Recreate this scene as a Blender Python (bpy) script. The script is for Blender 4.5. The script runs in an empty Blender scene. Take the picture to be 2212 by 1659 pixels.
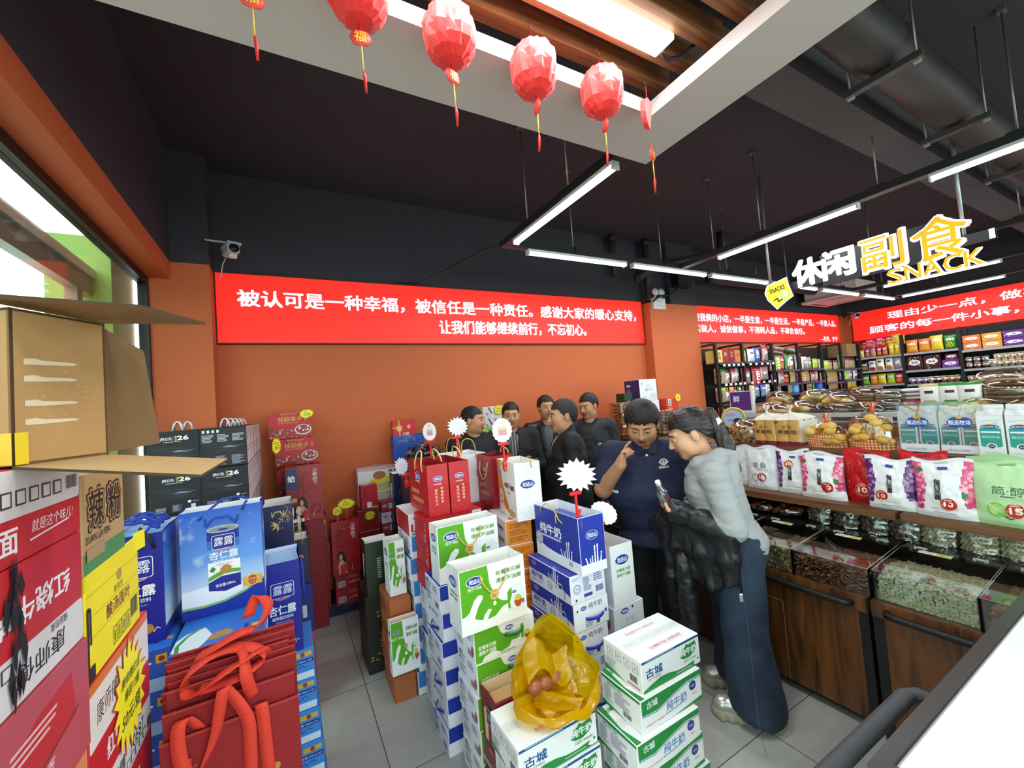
import bpy, bmesh, math, random, re
import numpy as np
from mathutils import Vector as V, Matrix
R=math.radians; PI=math.pi
sc=bpy.context.scene; COL=sc.collection
# ---------------- camera, exposure, world, lights ----------------
cam=bpy.data.cameras.new('camera'); cam.sensor_width=36; cam.lens=14.389; cam.clip_start=.02
co=bpy.data.objects.new('camera',cam); COL.objects.link(co); sc.camera=co
def cam_basis(y,p,r):
    f=V((math.sin(y)*math.cos(p),math.cos(y)*math.cos(p),math.sin(p)))
    rt=V((math.cos(y),-math.sin(y),0)); up=rt.cross(f)
    return math.cos(r)*rt+math.sin(r)*up, -math.sin(r)*rt+math.cos(r)*up, f
_r,_u,_f=cam_basis(R(29.0495),R(2.4576),R(-4.4651))
co.matrix_world=Matrix(((_r.x,_u.x,-_f.x,0),(_r.y,_u.y,-_f.y,0),(_r.z,_u.z,-_f.z,1.74),(0,0,0,1)))
sc.view_settings.view_transform='Standard'; sc.view_settings.look='None'; sc.view_settings.gamma=1
sc.view_settings.use_curve_mapping=False; sc.view_settings.exposure=0.68
sc.cycles.max_bounces=7; sc.cycles.transparent_max_bounces=24; sc.cycles.caustics_reflective=False; sc.cycles.caustics_refractive=False
sc.cycles.sample_clamp_indirect=4
W=bpy.data.worlds.new('world'); sc.world=W; W.use_nodes=True
_n=W.node_tree.nodes; _n['Background'].inputs[0].default_value=(.88,.95,1,1); _n['Background'].inputs[1].default_value=4.6      # bright overcast sky
def portal(loc,rot,w,h):         # marks a glazed opening so that the sky light through it is sampled well
    l=bpy.data.lights.new('sky_portal','AREA'); l.shape='RECTANGLE'; l.size=w; l.size_y=h; l.cycles.is_portal=True
    o=bpy.data.objects.new('sky_portal',l); COL.objects.link(o); o.location=loc; o.rotation_euler=rot
portal((-.97,0,1.5),(0,-math.pi/2,0),2.75,8.2); portal((5,-4.02,1.5),(math.pi/2,0,0),11.5,2.8)
LAMP_W=7.0      # one 1.2 m tube
# ---------------- materials ----------------
def lin(h):
    h=h.lstrip('#'); h=h if len(h)==6 else ''.join(c+c for c in h); c=[int(h[i:i+2],16)/255 for i in (0,2,4)]
    return tuple(x/12.92 if x<=.04045 else ((x+.055)/1.055)**2.4 for x in c)+(1,)
_mc={}
def M(hexc,rough=.5,metal=0,emis=0,var=.0,scale=20,bump=0,spec=.5,trans=0,alpha=1,ior=1.45,coat=0,sheen=0):
    k=(hexc,rough,metal,emis,var,scale,bump,spec,trans,alpha,ior,coat,sheen)
    if k in _mc: return _mc[k]
    m=bpy.data.materials.new('m_'+hexc.lstrip('#')); m.use_nodes=True; nt=m.node_tree; b=nt.nodes['Principled BSDF']
    b.inputs['Roughness'].default_value=rough; b.inputs['Metallic'].default_value=metal
    b.inputs['Specular IOR Level'].default_value=spec; b.inputs['IOR'].default_value=ior
    b.inputs['Transmission Weight'].default_value=trans; b.inputs['Alpha'].default_value=alpha
    b.inputs['Coat Weight'].default_value=coat; b.inputs['Sheen Weight'].default_value=sheen
    if hexc=='obj':
        oi=nt.nodes.new('ShaderNodeObjectInfo'); nt.links.new(oi.outputs['Color'],b.inputs['Base Color'])
    else: b.inputs['Base Color'].default_value=lin(hexc)
    if emis:
        b.inputs['Emission Color'].default_value=lin(hexc); b.inputs['Emission Strength'].default_value=emis
    if var or bump:
        tc=nt.nodes.new('ShaderNodeTexCoord'); nz=nt.nodes.new('ShaderNodeTexNoise'); nz.inputs['Scale'].default_value=scale; nz.inputs['Detail'].default_value=5
        nt.links.new(tc.outputs['Object'],nz.inputs['Vector'])
        if var and hexc!='obj':
            mx=nt.nodes.new('ShaderNodeMixRGB'); c=lin(hexc)
            mx.inputs[1].default_value=tuple(x*(1-var) for x in c[:3])+(1,); mx.inputs[2].default_value=tuple(min(1,x*(1+var)) for x in c[:3])+(1,)
            nt.links.new(nz.outputs['Fac'],mx.inputs[0]); nt.links.new(mx.outputs[0],b.inputs['Base Color'])
        if bump:
            bp=nt.nodes.new('ShaderNodeBump'); bp.inputs['Strength'].default_value=bump; bp.inputs['Distance'].default_value=.01
            nt.links.new(nz.outputs['Fac'],bp.inputs['Height']); nt.links.new(bp.outputs[0],b.inputs['Normal'])
    _mc[k]=m; return m
def P(h): return M(h,.42)              # coated print
def PAP(h): return M(h,.6,var=.03,scale=60)
WHITE='#eceef0'
def glass(hexc='#ffffff',a=.12,rough=.03):   # clear plastic film / pane: mostly see-through with a gloss
    k=('glass',hexc,a,rough)
    if k in _mc: return _mc[k]
    m=bpy.data.materials.new('m_clear'); m.use_nodes=True; nt=m.node_tree; nt.nodes.remove(nt.nodes['Principled BSDF'])
    out=nt.nodes['Material Output']; tr=nt.nodes.new('ShaderNodeBsdfTransparent'); tr.inputs[0].default_value=lin(hexc)
    gl=nt.nodes.new('ShaderNodeBsdfGlossy'); gl.inputs['Roughness'].default_value=rough
    fr=nt.nodes.new('ShaderNodeLayerWeight'); fr.inputs[0].default_value=.18
    ad=nt.nodes.new('ShaderNodeMath'); ad.operation='MULTIPLY_ADD'; ad.inputs[1].default_value=.3; ad.inputs[2].default_value=a; ad.use_clamp=True
    nt.links.new(fr.outputs['Fresnel'],ad.inputs[0])
    mx=nt.nodes.new('ShaderNodeMixShader'); nt.links.new(ad.outputs[0],mx.inputs[0]); nt.links.new(tr.outputs[0],mx.inputs[1]); nt.links.new(gl.outputs[0],mx.inputs[2])
    nt.links.new(mx.outputs[0],out.inputs[0]); _mc[k]=m; return m
def nodes_mat(key,fn,rough=.5,**kw):
    if key in _mc: return _mc[key]
    m=bpy.data.materials.new('m_'+key); m.use_nodes=True; nt=m.node_tree; b=nt.nodes['Principled BSDF']; b.inputs['Roughness'].default_value=rough
    fn(nt,b); _mc[key]=m; return m
# ---------------- object bookkeeping ----------------
def tag(o,label=None,cat=None,group=None,kind=None):
    if label: o['label']=label
    if cat: o['category']=cat
    if group: o['group']=group
    if kind: o['kind']=kind
    return o
def thing(name,label,cat,loc=(0,0,0),rz=0,group=None):
    o=bpy.data.objects.new(name,None); o.empty_display_size=.05; COL.objects.link(o); o.location=loc; o.rotation_euler=(0,0,rz)
    return tag(o,label,cat,group)
def dup(o,loc=None,rz=None,label=None,group=None,parent=None):
    c=o.copy(); COL.objects.link(c)
    if parent is not None: c.parent=parent
    else:
        if loc is not None: c.location=loc
        if rz is not None: c.rotation_euler=(0,0,rz)
        if label: c['label']=label
        if group: c['group']=group
    for ch in list(o.children): dup(ch,parent=c)
    return c
ORD=['topmost','second from the top','third from the top','fourth from the top','fifth from the top','sixth from the top','seventh from the top','eighth from the top','ninth from the top']
NTH=['first','second','third','fourth','fifth','sixth','seventh','eighth','ninth','tenth','eleventh','twelfth']
# ---------------- mesh builder ----------------
class MB:
    def __init__(s): s.v=[]; s.f=[]; s.m=[]; s.s=[]; s.mats=[]
    def mi(s,m):
        if isinstance(m,str): m=P(m)
        if m not in s.mats: s.mats.append(m)
        return s.mats.index(m)
    def add(s,vs,fs,m,smooth=False):
        b=len(s.v); k=s.mi(m); s.v+= [tuple(x) for x in vs]
        for f in fs: s.f.append(tuple(i+b for i in f)); s.m.append(k); s.s.append(smooth)
    def box(s,a,b,m,ch=0,T=None):
        x0,y0,z0=a; x1,y1,z1=b
        if not ch:
            vs=[(x,y,z) for z in (z0,z1) for y in (y0,y1) for x in (x0,x1)]
            fs=[(0,2,3,1),(4,5,7,6),(0,1,5,4),(2,6,7,3),(0,4,6,2),(1,3,7,5)]
        else:
            vs=[];fs=[]; idx={}
            lo=(x0,y0,z0); hi=(x1,y1,z1)
            for cx in (0,1):
                for cy in (0,1):
                    for cz in (0,1):
                        c=(cx,cy,cz)
                        for ax in range(3):
                            p=[ (hi[i] if c[i] else lo[i]) for i in range(3)]
                            for i in range(3):
                                if i!=ax: p[i]+= -ch if c[i] else ch
                            idx[(c,ax)]=len(vs); vs.append(p)
            def q(l): fs.append(tuple(l))
            for ax in range(3):
                u,w=(ax+1)%3,(ax+2)%3
                for sd in (0,1):
                    l=[]
                    for (a_,b_) in ((0,0),(1,0),(1,1),(0,1)):
                        c=[0,0,0]; c[ax]=sd; c[u]=a_; c[w]=b_; l.append(idx[(tuple(c),ax)])
                    q(l if sd else l[::-1])
                for (a_,b_) in ((0,0),(1,0),(1,1),(0,1)):
                    c0=[0,0,0]; c0[u]=a_; c0[w]=b_; c1=list(c0); c1[ax]=1
                    l=[idx[(tuple(c0),u)],idx[(tuple(c1),u)],idx[(tuple(c1),w)],idx[(tuple(c0),w)]]
                    q(l if (a_==b_) else l[::-1])
            for c in [(a,b_,d) for a in (0,1) for b_ in (0,1) for d in (0,1)]:
                l=[idx[(c,0)],idx[(c,1)],idx[(c,2)]]
                q(l if sum(c)%2 else l[::-1])
        if T is not None: vs=[T@V(v) for v in vs]
        s.add(vs,fs,m)
    def prism(s,pts,z0,z1,m,T=None,mside=None):      # pts ccw in xy
        n=len(pts); vs=[(x,y,z0) for x,y in pts]+[(x,y,z1) for x,y in pts]
        if T is not None: vs=[T@V(v) for v in vs]
        s.add(vs,[tuple(range(n))[::-1],tuple(range(n,2*n))],m)
        s.add(vs,[(i,(i+1)%n,n+(i+1)%n,n+i) for i in range(n)],mside or m)
    def tube(s,path,r,m,n=6,closed=False,caps=True,flat=None):
        path=[V(p) for p in path]; N=len(path); rr=r if isinstance(r,(list,tuple)) else [r]*N
        vs=[]; up=V((0,0,1)); prev=None
        for i,p in enumerate(path):
            t=(path[(i+1)%N]-path[i-1]) if closed else (path[min(i+1,N-1)]-path[max(i-1,0)])
            t.normalize() if t.length>1e-9 else None
            if prev is None:
                a=t.cross(up); a=a if a.length>1e-3 else t.cross(V((1,0,0))); a.normalize()
            else:
                a=prev-t*prev.dot(t); a.normalize()
            prev=a; b=t.cross(a)
            for k in range(n):
                an=2*PI*k/n; vs.append(p+a*math.cos(an)*rr[i]+b*math.sin(an)*rr[i]*(flat or 1))
        fs=[(i*n+k,i*n+(k+1)%n,((i+1)%N)*n+(k+1)%n,((i+1)%N)*n+k) for i in range(N if closed else N-1) for k in range(n)]
        if caps and not closed: fs+= [tuple(range(n))[::-1],tuple(range((N-1)*n,N*n))]
        s.add(vs,fs,m,True)
    def ribbon(s,path,w,m,wd=None,th=.002):    # flat strap along path; wd=width direction(s)
        path=[V(p) for p in path]; vs=[]; N=len(path)
        for i,p in enumerate(path):
            d=V(wd[i] if isinstance(wd[0],(tuple,list,V)) else wd).normalized()
            t=(path[min(i+1,N-1)]-path[max(i-1,0)]).normalized(); nn=t.cross(d).normalized()*th/2; d=d*w/2
            vs+=[p-d-nn,p+d-nn,p+d+nn,p-d+nn]
        fs=[(i*4+k,i*4+(k+1)%4,i*4+4+(k+1)%4,i*4+4+k) for i in range(N-1) for k in range(4)]+[(3,2,1,0),(N*4-4,N*4-3,N*4-2,N*4-1)]
        s.add(vs,fs,m,True)
    def lathe(s,prof,m,n=16,T=None,smooth=True):   # prof [(r,z)]
        vs=[(r*math.cos(2*PI*k/n),r*math.sin(2*PI*k/n),z) for r,z in prof for k in range(n)]
        fs=[(i*n+k,i*n+(k+1)%n,(i+1)*n+(k+1)%n,(i+1)*n+k) for i in range(len(prof)-1) for k in range(n)]
        if prof[0][0]>1e-4: fs.append(tuple(range(n))[::-1])
        if prof[-1][0]>1e-4: fs.append(tuple(range((len(prof)-1)*n,len(prof)*n)))
        if T is not None: vs=[T@V(v) for v in vs]
        s.add(vs,fs,m,smooth)
    def ball(s,c,r,m,nu=10,nv=7,T=None,fn=None):
        rx,ry,rz=r if isinstance(r,(tuple,list)) else (r,r,r); vs=[];fs=[]
        for j in range(nv+1):
            th=PI*j/nv
            for i in range(nu):
                ph=2*PI*i/nu; p=V((math.sin(th)*math.cos(ph),math.sin(th)*math.sin(ph),math.cos(th)))
                k=fn(p) if fn else 1
                vs.append(V((p.x*rx*k,p.y*ry*k,p.z*rz*k)))
        for j in range(nv):
            for i in range(nu): fs.append((j*nu+i,(j+1)*nu+i,(j+1)*nu+(i+1)%nu,j*nu+(i+1)%nu))
        vs=[(T@v if T is not None else v)+V(c) for v in vs]
        s.add(vs,fs,m,True)
    def grid(s,fn,nu,nv,m,smooth=True,closed=False):
        vs=[fn(i/nu,j/nv) for j in range(nv+1) for i in range(nu+1)]
        mf=m if callable(m) else None
        for j in range(nv):
            for i in range(nu):
                q=(j*(nu+1)+i,j*(nu+1)+i+1,(j+1)*(nu+1)+i+1,(j+1)*(nu+1)+i)
                if mf is None: continue
        if mf is None: s.add(vs,[(j*(nu+1)+i,j*(nu+1)+i+1,(j+1)*(nu+1)+i+1,(j+1)*(nu+1)+i) for j in range(nv) for i in range(nu)],m,smooth)
        else:
            b=len(s.v); s.v+=[tuple(x) for x in vs]
            for j in range(nv):
                for i in range(nu):
                    s.f.append((b+j*(nu+1)+i,b+j*(nu+1)+i+1,b+(j+1)*(nu+1)+i+1,b+(j+1)*(nu+1)+i)); s.m.append(s.mi(mf((i+.5)/nu,(j+.5)/nv))); s.s.append(smooth)
    def build(s,name,parent=None,label=None,cat=None,group=None,kind=None,loc=None,rz=0):
        me=bpy.data.meshes.new(name); me.from_pydata(s.v,[],s.f)
        for m in s.mats: me.materials.append(m)
        me.polygons.foreach_set('material_index',s.m); me.polygons.foreach_set('use_smooth',s.s); me.update()
        o=bpy.data.objects.new(name,me); COL.objects.link(o)
        if parent is not None: o.parent=parent
        if loc is not None: o.location=loc; o.rotation_euler=(0,0,rz)
        return tag(o,label,cat,group,kind)
# ---------------- printing on faces ----------------
_tc={}
def text_mesh(t,bold):
    k=t
    if k not in _tc:
        c=bpy.data.curves.new('t','FONT'); c.body=t; c.size=1; c.resolution_u=2; c.fill_mode='FRONT'
        o=bpy.data.objects.new('t',c); COL.objects.link(o); bpy.context.view_layer.update()
        me=bpy.data.meshes.new_from_object(o.evaluated_get(bpy.context.evaluated_depsgraph_get()))
        vs=np.array([v.co[:2] for v in me.vertices]) if len(me.vertices) else np.zeros((1,2)); fs=[tuple(p.vertices) for p in me.polygons]
        bpy.data.objects.remove(o); bpy.data.curves.remove(c); bpy.data.meshes.remove(me)
        _tc[k]=(vs,fs,vs.min(0),vs.max(0))
    return _tc[k]
class F:
    def __init__(s,mb,o,u,v,eps=.0004):
        s.mb=mb; s.o=V(o); s.u=V(u).normalized(); s.w=V(v).normalized(); s.n=s.u.cross(s.w); s.e=eps; s.k=1
    def pt(s,x,y): return s.o+s.u*x+s.w*y+s.n*(s.e*s.k)
    def poly(s,pts,m):
        s.mb.add([s.pt(x,y) for x,y in pts],[tuple(range(len(pts)))],m); s.k+=.25
    def rect(s,x,y,w,h,m,r=0):
        if r: 
            pts=[(x+w/2+sx*(w/2-r)+r*math.cos(a),y+h/2+sy*(h/2-r)+r*math.sin(a)) for (sx,sy,a0) in ((1,1,0),(-1,1,90),(-1,-1,180),(1,-1,270)) for a in (R(a0),R(a0+30),R(a0+60),R(a0+90))]
        else: pts=[(x,y),(x+w,y),(x+w,y+h),(x,y+h)]
        s.poly(pts,m)
    def ell(s,cx,cy,rx,ry,m,n=20): s.poly([(cx+rx*math.cos(2*PI*i/n),cy+ry*math.sin(2*PI*i/n)) for i in range(n)],m)
    def ring(s,cx,cy,rx,ry,m,t=.12,n=24):
        s.mb.add([s.pt(cx+rx*f*math.cos(2*PI*i/n),cy+ry*f*math.sin(2*PI*i/n)) for f in (1,1-t) for i in range(n)],[(i,(i+1)%n,n+(i+1)%n,n+i) for i in range(n)],m); s.k+=.25
    def burst(s,cx,cy,rx,ry,m,n=14,inner=.72,seed=1):
        rd=random.Random(seed); pts=[]
        for i in range(2*n):
            f=(1 if i%2==0 else inner)*(rd.uniform(.88,1.08)); a=PI*i/n; pts.append((cx+rx*f*math.cos(a),cy+ry*f*math.sin(a)))
        s.poly(pts,m)
    def line(s,pts,w,m):
        for (a,b) in zip(pts[:-1],pts[1:]):
            d=V((b[0]-a[0],b[1]-a[1])); 
            if d.length<1e-6: continue
            d.normalize(); q=V((-d.y,d.x))*w/2
            s.mb.add([s.pt(a[0]-q.x,a[1]-q.y),s.pt(b[0]-q.x,b[1]-q.y),s.pt(b[0]+q.x,b[1]+q.y),s.pt(a[0]+q.x,a[1]+q.y)],[(0,1,2,3)],m)
        s.k+=.25
    def text(s,t,x,y,h,m,w=None,bold=.02,al='c',rot=0,shear=0,tight=True):
        vs,fs,lo,hi=text_mesh(t,bold)
        sy=h/max(hi[1]-lo[1],.01) if tight else h/.9
        sx=w/max(hi[0]-lo[0],.01) if w else sy
        q=(vs-lo)*[sx,sy]; W_=(hi[0]-lo[0])*sx
        q[:,0]+= shear*q[:,1]
        if al=='c': q-= [W_/2,h/2]
        elif al=='l': q-=[0,h/2]
        c,sn=math.cos(rot),math.sin(rot)
        e=max(bold,0)*sy*.8; sh=[(0,0)] if e<=0 or h<.012 else [(e,e*.7),(-e,e*.7),(e,-e*.7),(-e,-e*.7)]+([(0,0),(e,0),(-e,0),(0,e),(0,-e)] if bold>.04 else [])     # overprinted strokes for bold type
        for dx,dy in sh: s.mb.add([s.pt(x+a*c-b*sn,y+a*sn+b*c) for a,b in q+[dx,dy]],fs,m); s.k+=.06
        s.k+=.2
    def vtext(s,t,x,y,h,m,gap=1.1,bold=.02):       # characters one under another, y = top centre
        for i,ch in enumerate(t): s.text(ch,x,y-h*gap*i,h,m,bold=bold)
    def lines(s,x,y,w,h,n,m,seed=0,fill=.45):      # tiny print, too small to read
        rd=random.Random(seed); dy=h/n
        for i in range(n):
            yy=y+h-dy*(i+.8); ww=w*rd.uniform(.6,1)
            s.mb.add([s.pt(x,yy),s.pt(x+ww,yy),s.pt(x+ww,yy+dy*fill),s.pt(x,yy+dy*fill)],[(0,1,2,3)],m)
        s.k+=.25
    def bars(s,x,y,w,h,m='#202024',bg=None,seed=3):
        if bg: s.rect(x-w*.08,y-h*.1,w*1.16,h*1.2,bg)
        rd=random.Random(seed); xx=x
        while xx<x+w:
            bw=w*rd.choice((.015,.03,.045)); s.mb.add([s.pt(xx,y),s.pt(min(xx+bw,x+w),y),s.pt(min(xx+bw,x+w),y+h),s.pt(xx,y+h)],[(0,1,2,3)],m); xx+=bw+w*rd.choice((.02,.04))
        s.k+=.25
    def logo(s,cx,cy,r,t='完达山',bg='#1c3c9c',fg='#f4f6f8',rim='#f4f6f8'):
        if rim: s.ell(cx,cy,r*1.08,r*.6,rim)
        s.ell(cx,cy,r,r*.53,bg); s.text(t,cx,cy,r*.56,fg,w=r*1.45,bold=.03,shear=.12)
def faces(mb,w,d,h,z=0):
    return dict(F=F(mb,(-w/2,-d/2,z),(1,0,0),(0,0,1)),R=F(mb,(w/2,-d/2,z),(0,1,0),(0,0,1)),L=F(mb,(-w/2,d/2,z),(0,-1,0),(0,0,1)),
                B=F(mb,(w/2,d/2,z),(-1,0,0),(0,0,1)),T=F(mb,(-w/2,-d/2,z+h),(1,0,0),(0,1,0)))
# ================= SETTING =================
ORANGE=M('#c9673c',.75,var=.04,scale=6,bump=.03); DARK=M('#3b3941',.85,var=.12,scale=3,bump=.05)
def tiles(nt,b):
    L=nt.links.new; N=nt.nodes.new
    tc=N('ShaderNodeTexCoord'); sx=N('ShaderNodeSeparateXYZ'); L(tc.outputs['Object'],sx.inputs[0])
    def gl(o,off,sp):
        a=N('ShaderNodeMath'); a.operation='SUBTRACT'; a.inputs[1].default_value=off-30*sp; L(o,a.inputs[0])
        d=N('ShaderNodeMath'); d.operation='DIVIDE'; d.inputs[1].default_value=sp; L(a.outputs[0],d.inputs[0])
        f=N('ShaderNodeMath'); f.operation='FRACT'; L(d.outputs[0],f.inputs[0])
        l=N('ShaderNodeMath'); l.operation='LESS_THAN'; l.inputs[1].default_value=.0055; L(f.outputs[0],l.inputs[0])
        fl=N('ShaderNodeMath'); fl.operation='FLOOR'; L(d.outputs[0],fl.inputs[0]); return l,fl
    a,fa=gl(sx.outputs[0],.36,.832); c,fc=gl(sx.outputs[1],2.9,.795)
    mx=N('ShaderNodeMath'); mx.operation='MAXIMUM'; L(a.outputs[0],mx.inputs[0]); L(c.outputs[0],mx.inputs[1])
    cb=N('ShaderNodeCombineXYZ'); L(fa.outputs[0],cb.inputs[0]); L(fc.outputs[0],cb.inputs[1])
    wn=N('ShaderNodeTexWhiteNoise'); L(cb.outputs[0],wn.inputs[0])
    nz=N('ShaderNodeTexNoise'); nz.inputs['Scale'].default_value=3.5; nz.inputs['Detail'].default_value=9; nz.inputs['Roughness'].default_value=.7; L(tc.outputs['Object'],nz.inputs[0])
    ad=N('ShaderNodeMath'); ad.operation='MULTIPLY_ADD'; ad.inputs[1].default_value=.18; L(wn.outputs[0],ad.inputs[0]); L(nz.outputs[0],ad.inputs[2])
    r=N('ShaderNodeValToRGB'); r.color_ramp.elements[0].position=.3; r.color_ramp.elements[0].color=lin('#9c9c95'); r.color_ramp.elements[1].position=.85; r.color_ramp.elements[1].color=lin('#bcbdb7'); L(ad.outputs[0],r.inputs[0])
    m=N('ShaderNodeMixRGB'); m.inputs[2].default_value=lin('#3c3c3a'); L(mx.outputs[0],m.inputs[0]); L(r.outputs[0],m.inputs[1]); L(m.outputs[0],b.inputs['Base Color'])
    n2=N('ShaderNodeTexNoise'); n2.inputs['Scale'].default_value=9; n2.inputs['Detail'].default_value=6; L(tc.outputs['Object'],n2.inputs[0])
    rr=N('ShaderNodeMapRange'); rr.inputs[3].default_value=.28; rr.inputs[4].default_value=.55; L(n2.outputs[0],rr.inputs[0]); L(rr.outputs[0],b.inputs['Roughness'])
YB=-4.0; XR=11.0; YW=4.35; ZC=4.0
def struct(name,boxes):
    mb=MB()
    for a,b,m in boxes: mb.box(a,b,m)
    return mb.build(name,kind='structure')
struct('floor',[((-.95,YB,-.1),(XR,YW,0),nodes_mat('floor_tile',tiles,.4))])
struct('ceiling',[((-.95,YB,ZC),(XR,YW,ZC+.1),DARK)])
ZO=3.066
struct('wall_back',[((-.5,YW,0),(XR+.1,YW+.1,ZO),ORANGE),((-.5,YW,ZO),(XR+.1,YW+.1,ZC),DARK)])
struct('wall_right',[((XR,YB,0),(XR+.1,YW,ZO),ORANGE),((XR,YB,ZO),(XR+.1,YW,ZC),DARK)])
struct('wall_front',[((-.95,YB-.1,0),(XR,YB,.12),ORANGE),((-.95,YB-.1,2.9),(XR,YB,ZO),ORANGE),((-.95,YB-.1,ZO),(XR,YB,ZC),DARK),((10.7,YB-.1,.12),(XR,YB,2.9),ORANGE)])
struct('pillar_corner',[((-.95,4.1,0),(-.5,YW+.1,ZO),ORANGE),((-.95,4.1,ZO),(-.5,YW+.1,ZC),DARK)])
struct('pillar_middle',[((4.72,4.18,0),(5.78,YW,3.03),ORANGE),((5.18,4.18,3.03),(5.78,YW,ZC),DARK),((4.72,4.26,3.03),(5.18,YW,ZC),DARK)])
struct('lintel_left',[((-.95,YB,2.925),(-.755,4.1,ZO),ORANGE),((-.95,YB,ZO),(-.755,4.1,ZC),DARK)])
struct('wall_left',[((-.99,YB,0),(-.86,4.1,.12),ORANGE)])
BRN=M('#1c1512',.45); ALU=M('#8d8a84',.4,metal=.6); GLASS=glass('#eef6f2',.05,.0)
def window(n,y0,y1):
    mb=MB(); x0,x1=-.95,-.89; w=.045
    mb.box((x0,y0,2.865),(x1,y1,2.925),BRN); mb.box((x0,y0,.12),(x1,y1,.18),BRN)
    mb.box((x0,y0,.18),(x1,y0+w,2.865),BRN); mb.box((x0,y1-w,.18),(x1,y1,2.865),BRN)
    o=mb.build('window_%d'%n,kind='structure')
    g=MB(); g.box((-.925,y0+w,.18),(-.919,y1-w,2.865),GLASS); g.build('pane',o)
window(1,1.9,4.1); window(2,-.4,1.9); window(3,-2.7,-.4); window(4,-4,-2.7)
mb=MB()
for i in range(8): mb.box((-.85+1.64*i,YB-.06,.12),(-.79+1.64*i,YB-.02,2.9),BRN)
mb.box((-.9,YB-.06,2.84),(10.7,YB-.02,2.9),BRN); o=mb.build('window_5',kind='structure'); g=MB(); g.box((-.8,YB-.045,.12),(10.7,YB-.039,2.84),GLASS); g.build('pane',o)  # unseen shop-front glazing, added so daylight fills the room from behind the camera
# raised beam under the ceiling, along the shop
struct('beam_ceiling',[((1.0,1.19,3.6),(XR,1.45,ZC),M('#5b5a5e',.9,var=.12,scale=5,bump=.05))])
# ---- outside the window
GW=M('#dfe9e4',.7); 
mb=MB(); mb.box((-9,-12,-.12),(14,-4.12,-.02),M('#a7a49c',.8,var=.1)); mb.box((-9,-4.12,-.12),(-.99,9,-.02),M('#a7a49c',.8,var=.1)); mb.build('ground_outside',kind='structure')
t=thing('entrance_canopy','grey metal canopy beam outside the window glass','canopy',(-1.15,0,2.7))
mb=MB(); mb.box((-.03,-2,-.02),(.03,4.2,.1),M('#a39a90',.5,metal=.3)); mb.box((-.05,-2,.1),(.05,4.2,.16),M('#c9ccca',.4)); mb.build('crossbeam',t)
mb=MB(); mb.box((-.03,3.55,-2.7),(.03,3.63,-.02),M('#9c7c6a',.5)); mb.build('post',t)
mb=MB(); mb.box((-1.35,3.78,0),(-1.02,4.25,3.1),M('#87a84d',.55)); mb.build('green_pillar',None,'lime green clad pillar outside at the end of the window','pillar')
t=thing('shop_building','pale shop building seen through the window glass','building',(-7.6,1,0))
mb=MB(); mb.box((-.3,-9,0),(0,9,5.5),M('#cfe3da',.8)); mb.build('wall',t)
mb=MB(); mb.box((0,5.6,0),(.3,6.6,3.6),M('#8aa56a',.7)); mb.build('green_panel',t)
mb=MB(); mb.box((0,-2,2.2),(.02,5,2.6),M('#8e2f2c',.7)); mb.build('red_band',t)
mb=MB(); mb.prism([(-.5,2.5),(.0,2.72),(.35,2.55),(.62,2.2),(.42,2.02),(.6,1.72),(.2,1.5),(-.3,1.9),(-.62,2.2)],0,.06,M('#2f7a48',.6),T=Matrix.Translation((-2.6,3.05,.35))@Matrix(((0,0,1,0),(1,0,0,0),(0,1,0,0),(0,0,0,1))))
mb.build('green_signboard',None,'dark green cut-out signboard hanging outside the window','sign')
def bush(x,y,h,seed):
    rd=random.Random(seed); mb=MB(); g=M('#5e7f45',.7); g2=M('#9fb56f',.7)
    for i in range(160):
        a=rd.uniform(0,2*PI); z=rd.uniform(.3,h); r=rd.uniform(.05,.4); p=V((x+r*math.cos(a),y+r*math.sin(a),z)); d=V((math.cos(a),math.sin(a),rd.uniform(-.5,.7)))*rd.uniform(.12,.3); s=V((-math.sin(a),math.cos(a),0))*.02
        mb.add([p,p+d*.5+s,p+d,p+d*.5-s],[(0,1,2,3)],g if i%3 else g2)
    mb.tube([(x,y,0),(x,y,h*.8)],.03,'#5a4632'); mb.build('leafy_bush',None,'leafy green bush outside beyond the window end','bush')
bush(-1.9,6.2,2.6,1)
# ---- dropped ceiling frame and its slats
t=thing('ceiling_frame','pale grey dropped ceiling frame over the aisle','ceiling frame',(0,0,3.06)); SF=M('#c9c2be',.7)
mb=MB(); mb.box((-.755,1.30,0),(1.903,1.616,.07),SF); mb.build('front_board',t)
mb=MB(); mb.box((1.605,-3.9,0),(1.903,1.30,.07),SF); mb.build('side_board',t)
mb=MB()
for x in (0,1.7):
    for y in (1.5,): mb.tube([(x,y,.07),(x,y,.94)],.005,'#3a3a3a')
mb.tube([(1.75,-2,.07),(1.75,-2,.94)],.005,'#3a3a3a'); mb.build('hanger_rod',t)
def wood(dark,light,sx,sy,sz,rough=.5):
    def fn(nt,b):
        N=nt.nodes.new; L=nt.links.new; tc=N('ShaderNodeTexCoord'); mp=N('ShaderNodeMapping'); mp.inputs['Scale'].default_value=(sx,sy,sz); L(tc.outputs['Object'],mp.inputs[0])
        wv=N('ShaderNodeTexNoise'); wv.inputs['Scale'].default_value=1; wv.inputs['Detail'].default_value=7; wv.inputs['Distortion'].default_value=1.6; L(mp.outputs[0],wv.inputs[0])
        r=N('ShaderNodeValToRGB'); r.color_ramp.elements[0].position=.34; r.color_ramp.elements[0].color=lin(dark); r.color_ramp.elements[1].position=.68; r.color_ramp.elements[1].color=lin(light); L(wv.outputs[0],r.inputs[0]); L(r.outputs[0],b.inputs['Base Color'])
    return nodes_mat('wood'+dark+light+str((sx,sy,sz)),fn,rough)
SLAT=wood('#6e4526','#94653c',2,40,40)
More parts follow.
